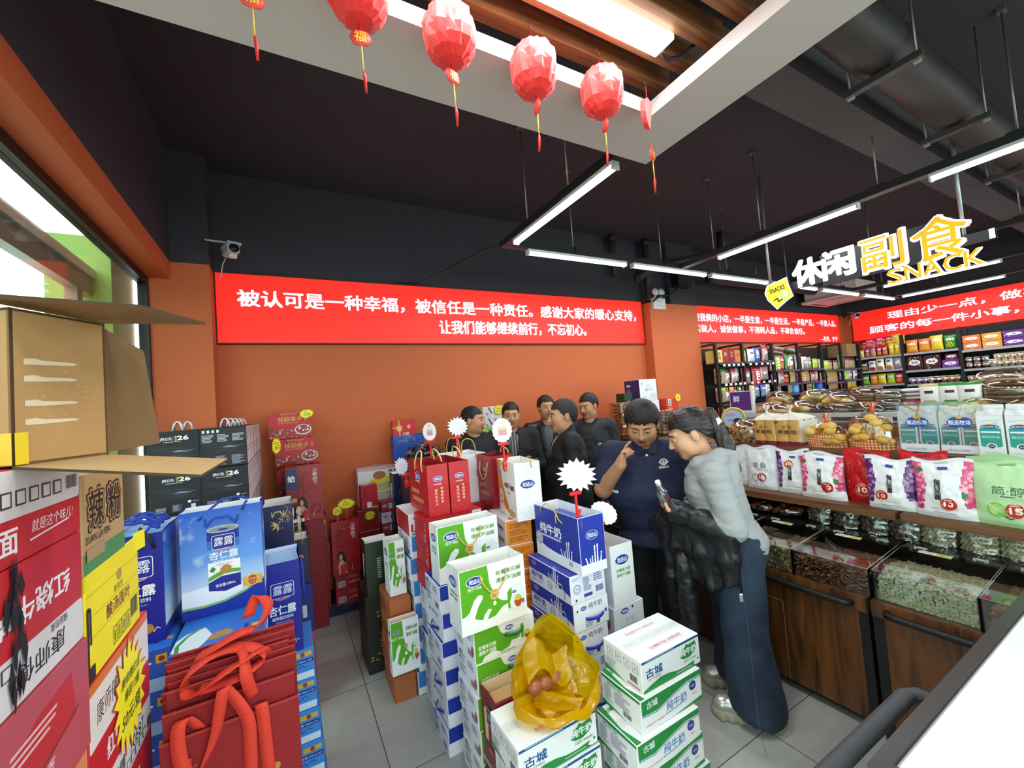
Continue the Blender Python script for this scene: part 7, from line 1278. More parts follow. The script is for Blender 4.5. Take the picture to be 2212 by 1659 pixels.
# ================= FAR RACKS AND BREAD ISLAND =================
OB=M('obj',.3,coat=.35)
def bag_proto(kind):
    mb=MB(); w,h,d=.16,.22,.06; Wm=M('#efeeea',.3,coat=.3); Y_=M('#e8c22a',.3,coat=.3); S=M('#c9ccce',.25,metal=.5); BRN_=M('#7a4a30',.5); CR=M('#d8c69a',.5); DK=M('#3a2028',.4)
    def sf(u,v,sg): 
        k=(math.sin(PI*u)**.5)*(math.sin(PI*min(max(v,.0),1))**.45); return V(((u-.5)*w*(1-.08*math.sin(PI*v)),-sg*d/2*k-.004*MN.noise(V((u*7,v*7,len(kind)))),h*v))
    if kind=='chips': cm=lambda u,v: OB if v<.07 or v>.9 else (Wm if .62<v<.8 and .15<u<.85 and (int(u*13)+int(v*30))%3 else (Y_ if blob(u,v,.5,.32,.33,.2) and int(u*9+v*5)%2 else OB))
    elif kind=='window': cm=lambda u,v: OB if v>.72 or v<.08 or u<.1 or u>.9 else (Wm if .42<v<.6 and .25<u<.75 else (S if int(u*11+v*17)%3==0 else (BRN_ if int(u*17-v*23)%2 else S)))
    elif kind=='nuts': cm=lambda u,v: OB if v>.8 else (CR if int(u*15)%2^int(v*19)%2 else BRN_)
    elif kind=='label': cm=lambda u,v: Wm if .3<v<.78 and .3<u<.72 and not(.4<u<.62 and int(v*22)%2) else OB
    elif kind=='white': cm=lambda u,v: OB if (v<.35 and blob(u,v,.5,.2,.4,.16)) or v>.9 else (DK if .6<v<.7 and .3<u<.7 else Wm)
    else: cm=lambda u,v: (Wm if int(v*9)%2 and .2<u<.8 else OB)
    mb.grid(lambda u,v:sf(u,v,1),14,18,cm); mb.grid(lambda u,v:sf(1-u,v,-1),8,8,OB)
    return mb.build("snack_bag")
PRO={}
def rgb(h): return lin(h)
def put(kind,x,y,z,s,rz,colr,label,group,tilt=0,cat='snack',name='snack_bag',sx=1):
    if kind not in PRO: PRO[kind]=bag_proto(kind); o=PRO[kind]
    else: o=PRO[kind].copy(); COL.objects.link(o)
    o.location=(x,y,z); o.rotation_euler=(tilt,0,rz); o.scale=(s*sx,s,s); o.color=rgb(colr); return tag(o,label,cat,group)
CN={'#b0202c':'red','#e0c22a':'yellow','#2f8a3c':'green','#e07a28':'orange','#7a2f6e':'purple','#d8d6d2':'white','#2f62b8':'blue','#5a1f26':'maroon','#d98aa0':'pink','#8f5a38':'brown','#c8b47c':'cream','#a8cc3a':'lime','#a0a4a8':'silver','#c02a7a':'magenta','#3a2320':'dark brown'}
def rack(x0,xs,y0,lab,flip=False): pass
# back rack
t=thing('snack_rack','tall black steel snack rack below the signed red slogan','rack',(0,0,0)); RK=M('#1b1b1d',.45); RY0,RY1=3.95,4.34; PX=[5.80,6.48,7.33,8.14,8.98,9.75,10.55]
PU=M('#55435a',.45)
for x in PX:
    mb=MB(); mb.box((x-.022,RY0-.02,0),(x+.022,RY0+.02,2.392),RK); mb.box((x-.02,RY1-.03,0),(x+.02,RY1,2.392),RK); mb.box((x-.015,RY0,2.36),(x+.015,RY1,2.39),RK); mb.build('upright',t)
mb=MB(); mb.box((PX[0],RY1-.012,.0),(PX[-1],RY1,2.36),M('#1d1b1c',.6)); mb.build('back_panel',t)
BAYS=[[2.086,1.45],[2.086,1.40],[1.92,1.68,1.50],[1.92,1.68,1.50],[1.875,1.63,1.48],[1.88,1.65,1.48]]
for b,lv in enumerate(BAYS):
    for z in lv+[1.1,.7,.3]:
        mb=MB(); mb.box((PX[b]+.02,RY0-.03,z-.03),(PX[b+1]-.02,RY1-.012,z),RK); mb.box((PX[b]+.02,RY0-.034,z-.032),(PX[b+1]-.02,RY0-.03,z+.002),PU if b>1 else M('#3c3f45',.4)); mb.build('shelf',t)
def row(b,z,items,sname,tilt=0,dy=.06,hang=False,group=None):
    x0,x1=PX[b]+.03,PX[b+1]-.03; n=len(items); 
    for i,(k,c,s) in enumerate(items):
        x=x0+(x1-x0)*(i+.5)/n; sx=min(1.6,(x1-x0)/n/.16/s*.97)
        put(k,x,RY0+dy+(.0 if i%2 else .02),z-(.22*s if hang else -.001),s,0,c,'%s packet, %s from the left %s in the %s rack bay by the pillar'%(CN[c],NTH[i],sname,NTH[b]),group or 'packets on the black rack',tilt,sx=sx)
r,yw,gn,og,pu,wh,bl,mr,pk,br,cr,lm,sv,mg,db=list(CN)
def box_row(b,z,items,sname):
    x0,x1=PX[b]+.03,PX[b+1]-.03; n=len(items)
    for i,(c,h) in enumerate(items):
        xa=x0+(x1-x0)*i/n; xb=x0+(x1-x0)*(i+.96)/n; mb=MB(); mb.box((xa,RY0+.01,z),(xb,RY0+.2,z+h),P(c),ch=.003); f=F(mb,(xa,RY0+.01,z),(1,0,0),(0,0,1)); w=xb-xa
        if i==0: f.vtext('虾肉',w*.5,h*.7,h*.28,INK,bold=.02)
        else: f.rect(w*.3,h*.4,w*.4,h*.4,'#d98a5a' if i>1 else '#7c1a22'); f.text('虾',w*.5,h*.6,h*.3,INK if i>1 else '#e0c0a0',bold=.02)
        mb.build('snack_box',None,'%s snack box, %s on the upper shelf %s'%({'#e0c868':'cream yellow','#a8202c':'dark red','#8c2028':'maroon','#d8783a':'orange'}[c],NTH[i],sname),'snack box','snack boxes on the upper rack shelf')
box_row(0,2.087,[('#e0c868',.2),('#a8202c',.22),('#8c2028',.21),('#d8783a',.2)],'of the rack bay by the pillar')
row(1,2.087,[('chips',lm,.9),('white',wh,1.0),('label',bl,1.1),('window',r,1.35)],'on the upper shelf')
row(0,2.0,[('nuts',yw,1.05),('nuts',gn,1.1),('window',mr,1.15),('window',r,1.1),('window',sv,1.0)],'of the upper hanging row',hang=True)
row(1,2.0,[('window',r,1.25),('label',r,1.4),('window',pk,1.0)],'of the upper hanging row',hang=True)
row(0,1.70,[('nuts',wh,1),('nuts',lm,1.05),('window',br,1.05),('nuts',yw,1.05),('label',r,1.1),('stripe',gn,1.05)],'of the lower hanging row',hang=True)
row(1,1.70,[('nuts',br,1.1),('stripe',cr,1.1),('chips',bl,.95),('chips',bl,.95),('window',wh,.9)],'of the lower hanging row',hang=True)
row(0,1.41,[('label',r,.95),('window',mr,.95),('chips',bl,.9)],'of the lowest hanging row',hang=True); row(1,1.38,[('chips',gn,.75),('chips',lm,.75),('label',pk,.7)],'of the lowest hanging row',hang=True)
row(2,1.921,[('window',pk,.85),('stripe',lm,1.1),('chips',r,1.2),('label',gn,1.2),('white',og,1.2)],'on the upper shelf')
row(3,1.921,[('window',sv,1.05),('window',wh,1.05),('window',sv,1.0),('chips',lm,.85)],'on the upper shelf'); row(4,1.876,[('window',wh,1.0),('chips',lm,.85),('nuts',pu,.9),('nuts',pu,.85)],'on the upper shelf'); row(5,1.881,[('chips',gn,1.3),('nuts',pu,1.0),('nuts',pu,.95)],'on the upper shelf')
for b,(x,n) in enumerate(((7.9,6),(8.4,5))):
    for i in range(n): put('stripe' if b else 'window',x+.05*(i%3)-.05,RY0+.1,2.13+.035*i,.95,.1*i,[gn,wh,og,gn,wh,gn][i] if b else [br,wh,br,wh,br,wh][i],'flat %s packet in the pile topping the %s rack bay, %s from below'%(CN[[gn,wh,og,gn,wh,gn][i] if b else [br,wh,br,wh,br,wh][i]],NTH[2+b],NTH[i]),'packets piled on top of the rack',R(-75))
row(2,1.681,[('label',pu,.9),('window',pk,.95),('chips',r,.9),('nuts',yw,.95)],'on the middle shelf'); row(3,1.681,[('chips',pu,.9),('stripe',og,.9),('nuts',yw,.95),('window',r,.9),('label',pk,.9)],'on the middle shelf'); row(4,1.631,[('chips',og,1.0),('nuts',yw,1.0),('nuts',yw,.95)],'on the middle shelf'); row(5,1.651,[('window',pu,.95),('stripe',lm,.95),('white',pk,.95),('white',pu,.95)],'on the middle shelf')
row(2,1.501,[('nuts',cr,.8),('nuts',lm,.8)],'on the lower shelf'); row(3,1.501,[('chips',r,.75),('chips',br,.75),('stripe',gn,.75)],'on the lower shelf'); row(4,1.481,[('chips',br,.75),('nuts',og,.75),('chips',og,.75)],'on the lower shelf'); row(5,1.481,[('chips',r,.7),('chips',yw,.75),('chips',yw,.7)],'on the lower shelf')
for x,h,lab in ((8.0,.19,'light blue jar with dark lid on the lower shelf of the third rack bay'),(8.85,.17,'deep blue jar at the end of the fourth rack bay')):
    t2=thing('snack_jar',lab,'jar',(x,RY0+.06,1.501)); mb=MB(); mb.lathe([(.075,0),(.085,.02),(.085,h*.7),(.07,h*.85),(.06,h*.88)],M('#5aa0d8' if h>.18 else '#2f58b0',.3),18); mb.build('jar_body',t2); mb=MB(); mb.lathe([(.064,h*.86),(.064,h),(0,h)],M('#20304a',.35),18); mb.build('lid',t2)
for b in (0,1):
    for z in (2.04,1.74):
        for i in range(5):
            x=PX[b]+.1+(PX[b+1]-PX[b]-.2)*i/4; mb=MB(); mb.tube([(x,RY1-.02,z-.02),(x,RY0-.03,z-.02),(x,RY0-.045,z)],.003,'#8a8a8c'); mb.box((x-.03,RY0-.06,z-.015),(x+.03,RY0-.057,z+.02),'#e6e6e4'); mb.build('price_hook',None,'metal hook with white price card, %s from the left on the %s rail, %s rack bay'%(NTH[i],'upper' if z>2 else 'lower',NTH[b]),'price hook','price hooks on the rack')
mb=MB(); mb.box((10.1,RY0+.02,2.13),(10.5,RY1-.02,2.39),PAP('#8c7850'),ch=.003); mb.build('cardboard_box',None,'brown cardboard box on top of the corner rack bay','box')
t2=thing('round_tin','round yellow-rimmed tin lid display propped behind the noodle bag','tin',(3.62,2.35,1.43),-PI/3); mb=MB(); mb.lathe([(.10,-.02),(.10,.02),(.085,.025),(.085,.012),(0,.012)],M('#e2b81e',.35),28,T=Matrix.Rotation(R(90),4,'X')); f=F(mb,(0,-.0135,0),(1,0,0),(0,0,1)); f.ell(0,0,.084,.084,'#a9c4e4',24); f.ell(.03,-.03,.035,.03,'#3a2a26'); f.ell(-.02,.03,.045,.014,'#d98aa8'); f.lines(-.05,-.03,.05,.02,2,'#2f62b8'); mb.build('lid',t2)
# right wall shelves
t=thing('chip_shelf','black steel shelving with chips along the right wall','rack',(0,0,0)); SX=10.6
for y in (4.03,3.27,2.49,1.70,.9):
    mb=MB(); mb.box((SX-.025,y-.025,0),(SX+.025,y+.025,2.45),RK); mb.box((XR-.04,y-.02,0),(XR-.005,y+.02,2.45),RK); mb.build('upright',t)
mb=MB(); mb.box((XR-.02,.9,0),(XR-.006,4.03,2.44),M('#19191b',.6)); mb.build('back_panel',t)
CB=[(3.27,4.03,(2.075,1.79,1.5)),(2.49,3.27,(2.07,1.735,1.47)),(1.70,2.49,(2.02,1.685,1.45)),(.9,1.7,(2.02,1.685,1.45))]
for y0,y1,lv in CB:
    for z in lv+(1.1,.7,.3):
        mb=MB(); mb.box((SX-.03,y0+.02,z-.03),(XR-.02,y1-.02,z),RK); mb.box((SX-.034,y0+.02,z-.035),(SX-.03,y1-.02,z+.005),M('#b9c0c8',.25,metal=.5)); mb.build('shelf',t)
def crow(bay,z,items,sname,tilt=0):
    y0,y1,_=CB[bay]; n=len(items)
    for i,(k,c,s) in enumerate(items):
        y=y1-.04-(y1-y0-.08)*(i+.5)/n; put(k,SX+.04+(.02 if i%2 else 0),y,z,s,-PI/2,c,'%s packet, %s from the left %s in the %s bay of the right wall shelves'%(CN[c],NTH[i],sname,NTH[bay]),'packets on the right wall shelves',sx=min(1.6,(y1-y0-.08)/n/.16/s*.98))
crow(0,2.076,[('chips',yw,.75),('chips',mg,.9),('nuts',mg,1.0),('chips',r,.95),('chips',r,.95),('chips',yw,1.05),('chips',yw,1.05)],'on the upper shelf')
for i,(y,z,c) in enumerate(((3.9,2.25,r),(3.83,2.28,mg),(3.74,2.26,mg),(3.66,2.3,mg),(3.6,2.27,r),(3.5,2.29,r),(3.42,2.31,yw),(3.33,2.28,yw),(3.95,2.2,mg))): put('chips',SX+.12,y,z,.9,-PI/2+.3*math.sin(i*3),c,'%s packet in the heap topping the corner chip shelf, %s of the heap'%(CN[c],NTH[i]),'heap of packets on the chip shelf',R(-25))
crow(0,1.791,[('chips',db,.9),('white',r,1.05),('white',og,1.2),('white',og,1.2),('window',sv,1.1)],'on the middle shelf'); crow(0,1.501,[('chips',gn,1.0),('chips',og,1.0),('chips',yw,1.0),('chips',lm,1.0),('chips',r,1.0)],'on the lower shelf')
crow(1,2.071,[('chips',og,1.15),('chips',og,1.15),('chips',yw,1.3),('chips',gn,1.2)],'on the upper shelf')
def pbox(y0,y1,z,h,col,lab):
    mb=MB(); mb.box((SX+.01,y0,z),(SX+.25,y1,z+h),P(col),ch=.003); f=F(mb,(SX+.01,y1,z),(0,-1,0),(0,0,1)); w=y1-y0; rd=random.Random(int(y0*100)); f.ell(w*.5,h*.55,w*.36,h*.2,WHITE); f.ell(w*.35,h*.5,w*.2,h*.12,WHITE); f.text('蒟蒻',w*.5,h*.55,h*.16,col,bold=.03)
    for i in range(12): f.ell(w*rd.uniform(.06,.94),h*rd.uniform(.05,.95),w*.035,h*.03,WHITE,8)
    mb.build('snack_box',None,lab,'snack box','jelly boxes on the right wall shelves')
pbox(3.01,3.235,1.736,.27,'#3f1c1a','dark brown jelly box with white splash, left one on the middle shelf'); pbox(2.77,2.995,1.736,.27,'#3f1c1a','dark brown jelly box with white splash, right one on the middle shelf'); pbox(2.53,2.75,1.736,.15,'#6a2f8c','purple jelly box beside the two dark brown ones'); pbox(2.54,2.7,1.887,.1,'#6a2038','maroon box lying on the purple jelly box')
for i,(y0,y1,c,n) in enumerate(((2.24,2.46,'#d8783c','orange'),(2.0,2.225,'#e09a2e','yellow orange'),(1.74,1.985,'#6a2f8c','purple'))):
    for j in range(2): pbox(y0,y1,2.021+.13*j,.128,c,'%s jelly box with white splash, %s one of its pair on the third bay'%(n,('lower','upper')[j]))
def cup_proto():
    mb=MB(); mb.lathe([(.032,0),(.045,.1),(.047,.103)],OB,14); mb.lathe([(.0405,.045),(.0435,.08),(.0436,.081)],M('#efece4',.4),14) ; mb.lathe([(.0412,.046),(.0442,.079)],M('#efece4',.4),14); mb.lathe([(.048,.1),(.048,.108),(0,.11)],M('#e6e2da',.35),14); mb.box((-.012,-.046,.05),(.012,-.0405,.075),'#8a5a3c'); return mb.build('snack_cup')
CUP=[None]
def cup(y,z,c,lab,s=1.1,x=0):
    if CUP[0] is None: o=CUP[0]=cup_proto()
    else: o=CUP[0].copy(); COL.objects.link(o)
    o.location=(SX+.06+x,y,z); o.scale=(s,s,s); o.rotation_euler=(0,0,-PI/2); o.color=rgb(c); tag(o,lab,'snack cup','cups on the right wall shelves')
for i,c in enumerate(('#9a86b4','#9a86b4','#7f68a0','#d89a5a','#4a2a26','#a07a58','#c8863a','#c8863a')): cup(3.2-.088*i,1.471,c,'snack cup, %s from the left on the lower shelf of the second right wall bay'%NTH[i],1.15)
for j in range(2):
    for i,c in enumerate(('#6a3a38','#7a4240','#4a5450')): cup(2.42-.1*i,1.686+.1*j,c,'dark snack cup, %s column, %s one of the pair on the third bay'%(NTH[i],('lower','upper')[j]),.95)
    for i in range(9): cup(2.08-.075*i-.1*(i>4),1.686+.115*j,'#c9ad7c','beige snack cup, %s from the left in the %s row of the third bay'%(NTH[i],('lower','upper')[j]),1.02)
cup(2.14,1.686,'#c8bfb4','tall white snack cup between the dark and beige ones',1.3)
for i in range(9): cup(2.42-.08*i-.1*(i>7),1.451,'#d0bfa4','pale snack cup, %s from the left on the lower shelf of the third bay'%NTH[i],1.05)
# ---------------- bread island ----------------
t=thing('bread_island','pale grey bread island with clear compartments behind the nut counter','display',(0,0,0)); IG=M('#c9ccca',.4); x0,x1,y0,y1=4.1,5.2,-.3,2.75
mb=MB(); mb.box((x0+.05,y0,0),(x1,y1,1.05),M('#4a4c4c',.6)); mb.box((x0,y0,1.05),(x1,y1,1.1),IG); mb.build('base',t)
mb=MB(); mb.box((x0-.01,y0,1.395),(x0+.02,y1,1.43),IG); mb.box((x0+.05,y0,1.33),(x1,y1,1.345),IG); mb.build('front_rail',t)
for y in (2.74,2.33,1.9,1.66,1.52,1.28,1.0,.7,.4,.0):
    mb=MB(); mb.box((x0+.02,y-.003,1.1),(x1-.1,y+.003,1.5),glass('#f2f4f4',.14,.05)); mb.build('divider',t)
mb=MB(); mb.box((x0,1.93,1.43),(x0+.004,1.68,1.47),glass('#f2f4f4',.14,.05)); mb.box((x0+.02,y0,1.1),(x0+.024,y1,1.395),glass('#e6eaea',.14,.05)); mb.build('front_pane',t)
mb=MB(); mb.box((x0+.1,2.5,1.43),(x0+.14,2.75,1.66),'#e6e6e8'); mb.box((x0+.095,2.52,1.46),(x0+.1,2.74,1.655),'#5a2f7a'); F(mb,(x0+.094,2.73,1.46),(0,-1,0),(0,0,1)).text('鲜',.06,.12,.07,WHITE,bold=.02); mb.build('purple_sign',t)
BP={}
def bread(kind):
    t=thing('bread_bag','x','bread'); rd=random.Random(len(kind)); nb=MB()
    if kind=='rolls':
        for i in range(4): nb.ball((rd.uniform(-.02,.02),-.05+.035*i,.03+.03*(i%2)),(.085,.026,.026),M(rd.choice(['#b08a52','#a67c44','#c09a5c']),.55),10,6)
    elif kind=='slices':
        for i in range(6): nb.box((-.075+.004*(i%2),-.05,.012+.018*i),(.075,.05,.026+.018*i),M(['#8a6a48','#9a7a55'][i%2],.7),ch=.005)
    elif kind=='yellow':
        for i in range(7): nb.ball((rd.uniform(-.06,.06),rd.uniform(-.04,.03),.03+rd.uniform(0,.06)),(.04,.03,.025),M(rd.choice(['#d8b23a','#c99a30','#e6c85a']),.5),9,6)
    else:
        for i in range(5): nb.box((-.08,-.05,.003+.022*i),(.08,.05,.021+.022*i),OB,ch=.008)
    nb.build('bread',t)
    fb=MB(); fb.ball((0,0,.062),(.11,.075,.066),glass('#f6f2ec',.2,.12),16,9,fn=lambda p:1+.12*MN.noise(p*3)); fb.build('film',t); return t
def putb(kind,x,y,z,rz,s,lab,col='#8c8478'):
    if kind not in BP: o=BP[kind]=bread(kind)
    else: o=dup(BP[kind])
    o.location=(x,y,z); o.rotation_euler=(0,0,rz); o.scale=(s,s,s); tag(o,lab,'bread','bagged breads on the island')
    for c in o.children:
        if c.name.startswith('bread'): c.color=rgb(col)
L=[('rolls',4.35,2.46,1.35,1.4,'stuffed rolls at the far end'),('rolls',4.3,2.30,1.35,1.3,'stuffed rolls, second from the far end'),('rolls',4.45,2.38,1.47,1.3,'stuffed rolls heaped on two others'),('yellow',4.35,2.12,1.36,1.4,'yellow buns beside the rolls'),('yellow',4.5,2.05,1.46,1.35,'yellow buns heaped at the back'),('slices',4.35,1.96,1.35,1.2,'toast with pale label'),('yellow',4.45,1.84,1.42,1.4,'yellow buns over the clear compartment'),('slices',4.35,1.8,1.35,1.25,'toast above the left price label'),('slices',4.35,1.6,1.35,1.3,'dark toast above the right price label'),('slices',4.5,1.66,1.47,1.3,'dark toast heaped behind'),
   ('yellow',4.35,.93,1.35,1.4,'yellow buns over the milk packs'),('slices',4.4,.85,1.45,1.6,'square toast tilted over yellow buns'),('rolls',4.45,.78,1.36,1.5,'long rolls behind the milk packs'),('yellow',4.35,.72,1.35,1.3,'yellow buns right of the long rolls'),('slices',4.5,.66,1.47,1.5,'toast heaped over long rolls'),('rolls',4.4,.6,1.42,1.5,'long rolls toward the picture edge'),('yellow',4.3,.47,1.36,1.6,'bright yellow buns at the picture edge'),('slices',4.6,.52,1.48,1.5,'toast heaped at the picture edge'),('rolls',4.7,.9,1.5,1.6,'long rolls on the back heap'),('slices',4.75,.7,1.52,1.6,'toast on the back heap'),('rolls',4.75,.5,1.52,1.6,'long rolls ending the back heap')]
for i,(k,x,y,z,s,lab) in enumerate(L): putb(k,x,y,z,-PI/2+.4*math.sin(i*2.1),s,'clear bag of '+lab+' on the bread island')
for i in range(6): putb('flat',4.36,1.46,1.35+.033*i,-PI/2+.06*math.sin(i*3),.95,'grey-brown flat bread pack stacked on the bread island, %s from below'%NTH[i]) if i%2==0 else None
for i in range(5):
    mb=MB(); z=1.35+.03*i; mb.ball((4.42,1.46,z+.11),(.09,.07,.02),M('#8f877c',.35),14,6) if i>2 else None
    mb.ball((4.36,1.32,z+.014),(.075,.075,.015),M('#b01c2c' if i<5 else '#d9d9dc',.3),14,6,fn=lambda p:1.06 if abs(p.x)>.6 else 1); mb.box((4.285,1.29,z+.004),(4.29,1.35,z+.022),'#e6e0e0'); mb.build('biscuit_pack',None,'red and white biscuit pack stacked on the bread island, %s from below'%NTH[i],'biscuits','red biscuit packs')
for i in range(3):
    mb=MB(); mb.ball((4.45,1.35,1.52+.03*i),(.09,.09,.017),M('#d6d8dc',.35),14,6); mb.build('biscuit_pack',None,'pale biscuit pack behind the red ones on the bread island, %s from below'%NTH[i],'biscuits','pale biscuit packs')
for i,(y,c,k) in enumerate(((1.2,cr,'white'),(1.09,gn,'white'),(.99,gn,'white'),(1.17,gn,'white'),(1.07,gn,'white'),(.97,lm,'white'))): put(k,4.3 if i<3 else 4.17,y,1.44 if i<3 else 1.352,.85 if i<3 else .6,-PI/2+.1*i,c,'%s packet in the %s row of pouches on the bread island, %s from the left'%(['beige','green','pale green','green','leaf green','lime'][i],('rear','front')[i>2],NTH[i%3]),'pouches on the bread island',sx=.9)
for y in (1.83,1.42):
    mb=MB(); f=F(mb,(x0-.002,y+.05,1.345),(0,-1,0),(0,0,1)); f.rect(0,0,.1,.05,'#e6e6e6'); f.rect(.05,.005,.035,.03,'#e8d52a'); f.lines(.01,.01,.035,.03,3,'#c86a6a'); mb.build('price_label',None,'white and yellow price label on the bread island front, %s'%('left','right')[y<1.6],'price label','price labels on the bread island')
# ---------------- far end of the nut counter ----------------
def tub(x,y,z,lab,c,wx=.3):
    t=thing('snack_tub',lab,'tub',(x,y,z),0,'clear snack tubs'); rd=random.Random(int(x*100+z*10)); nb=MB()
    for k in range(3):
        for j in range(3):
            for i in range(int(wx/.05)): nb.ball((-wx/2+.03+i*.047+rd.uniform(-.004,.004),-.07+.055*j,.025+.035*k),.022,M(rd.choice(c),.5),8,6)
    nb.build('sweets',t,kind='stuff'); fb=MB(); fb.box((-wx/2,-.1,.0),(wx/2,.1,.115),glass('#f4f0f0',.14,.08),ch=.01); fb.build('tub_body',t); lb=MB(); lb.box((-wx/2-.015,-.115,.115),(wx/2+.015,.115,.123),glass('#f6eef0',.3,.1),ch=.003); lb.build('lid',t)
bb_=['#b0793c','#a46c30','#c08a4a']; sd=['#8a8468','#7a745a','#9a9478']
for i in range(3): tub(3.3,3.4,1.267+.124*i-.124*0,'clear tub of brown balls beside the man in navy, %s of three'%('lowest','middle','topmost')[i],bb_)
for i in range(2): tub(3.62,3.1,1.267+.124*i,'clear tub of pale kernels behind the couple, %s of two'%('lower','upper')[i],sd if i else ['#c9a878','#b8946a'],.36)
mb=MB(); mb.box((3.1,3.0,0),(3.68,3.76,1.265),M('#4a2e1c',.5)); mb.build('display_block',None,'brown display block carrying the brown ball tubs','display')
mb=MB(); mb.box((2.86,3.2,0),(3.09,3.6,.981),M('#4a2e1c',.5)); mb.build('display_block',None,'lower brown display block carrying the red bag with yellow letters','display')
mb=MB(); mb.box((3.69,2.9,0),(4.04,3.74,1.265),M('#3d2618',.5)); mb.build('display_block',None,'brown display block behind the far nut counter unit','display')
mb=MB(); mb.box((3.7,3.0,1.267),(4.03,3.45,1.42),M('#b57c5a',.4)); f=F(mb,(3.7,3.0,1.267),(1,0,0),(0,0,1)); f.rect(.02,.06,.12,.08,'#d8c8ae'); f.rect(.16,.02,.14,.11,'#c8625a'); mb.build('sweets_pack',None,'tray of beige and pink sweets packs behind the couple','sweets')
def wallbox(x0_,x1_,y0_,y1_,z,h,col,side,lab,fn):
    mb=MB(); mb.box((x0_,y0_,z),(x1_,y1_,z+h),P(col),ch=.003); f=F(mb,(x0_,y0_,z),(1,0,0),(0,0,1)); l=F(mb,(x0_,y1_,z),(0,-1,0),(0,0,1)); l.rect(.002,.002,y1_-y0_-.004,h-.004,side); l.rect(.04,h*.7,.06,.02,WHITE); l.lines(.04,h*.15,.06,h*.45,7,'#8a86a8'); fn(f,x1_-x0_,h); mb.build('milk_carton',None,lab,'carton')
def pmf(f,w,h): f.text('品纯',w*.5,h*.7,h*.12,'#b0a68a',bold=0); f.poly([(w*.36,h*.4),(w*.32,h*.5),(w*.37,h*.62),(w*.42,h*.5)],'#b08a4a'); f.text('纯牛奶',w*.6,h*.52,h*.13,'#b0a68a',bold=0); f.text('JS',w*.14,h*.8,h*.14,'#2b3a70',bold=.01); f.rect(w*.6,h*.14,w*.36,h*.2,'#c9cfe0'); f.line([(w*.6,h*.12),(w*.78,h*.09),(w*.96,h*.12)],.004,'#b89a5a'); f.lines(w*.14,h*.1,w*.25,h*.1,2,'#9aa')
mb=MB(); mb.box((3.45,3.46,1.267),(4.1,3.76,1.45),M('#6a8a5a',.5)); mb.build('goods_block',None,'green carton block under the white and purple milk cartons','carton')
wallbox(3.73,4.02,3.55,3.8,1.452,.17,'#dfe2ea','#332a58','white milk carton with purple side by the pillar, lower of two',pmf); wallbox(3.71,4.0,3.55,3.8,1.624,.26,'#dfe2ea','#332a58','white milk carton with purple side by the pillar, upper of two',pmf)
mb=MB(); mb.box((3.48,3.58,1.452),(3.61,3.72,1.735),P('#17331d'),ch=.003); f=F(mb,(3.48,3.58,1.452),(1,0,0),(0,0,1)); f.text('福临门',.065,.09,.03,'#b09a4a',bold=.01); f.ell(.065,.18,.02,.012,'#8a7a3a'); mb.build('gift_box',None,'dark green gift box left of the purple milk cartons','gift box')
mb=MB(); mb.box((4.12,3.5,1.267),(4.5,3.8,1.40),M('#5a4a3a',.5)); mb.build('goods_block',None,'brown carton under the tangerine box','carton')
mb=MB(); mb.box((4.15,3.55,1.402),(4.36,3.85,1.625),P('#cf3f26'),ch=.004); f=F(mb,(4.15,3.55,1.402),(1,0,0),(0,0,1)); f.rect(.03,.13,.055,.085,WHITE); f.vtext('蜜橘',.057,.19,.033,INK,bold=.02); f.ell(.07,.055,.055,.06,'#e88a2e'); f.poly([(.1,.05),(.12,.08),(.125,.02)],'#3f7a34'); mb.build('fruit_box',None,'orange red tangerine gift box standing against the pillar','gift box')
mb=MB(); mb.box((4.05,3.0,0),(4.5,3.87,1.265),M('#3d2618',.5)); mb.build('display_block',None,'brown display block under the tangerine box by the pillar','display')
burst_tag((4.36,3.545,1.63),0,'yellow starburst price tag on the tangerine box',.11,.11,pricetxt('58'))
t=paper_bag(.2,.1,.3,'#c5181f',lambda fs,w,d,h:(fs['F'].vtext('KO',w*.62,h*.72,h*.13,'#e8c02a',bold=.05),fs['F'].vtext('KO',w*.62,h*.38,h*.13,'#e8c02a',bold=.05),fs['F'].lines(w*.12,h*.3,w*.16,h*.5,6,'#e0b0a8')),'red bag with yellow letters on the far nut counter, behind the man in suit',loc=(2.98,3.35,.983),rz=R(-12),handles=(),inner='#a0141a',fill=('#8c1018',.1),name='gift_bag')
for i in range(4):
    mb=MB(); x=2.72; y=2.72+.0*i; z=.984+.075*i; mb.box((x,y,z),(x+.2,y+.16,z+.073),P('#b0202a' if i<3 else '#c98a94'),ch=.003); f=F(mb,(x,y,z),(1,0,0),(0,0,1)); [f.poly([(.03+.05*k,.01),(.045+.05*k,.06),(.06+.05*k,.01)],'#e6d6d6') for k in range(3)]; mb.build('sweets_pack',None,'red sweets pack with white cones on the far counter shelf, %s from below'%NTH[i],'sweets','red sweets packs on the far counter shelf')
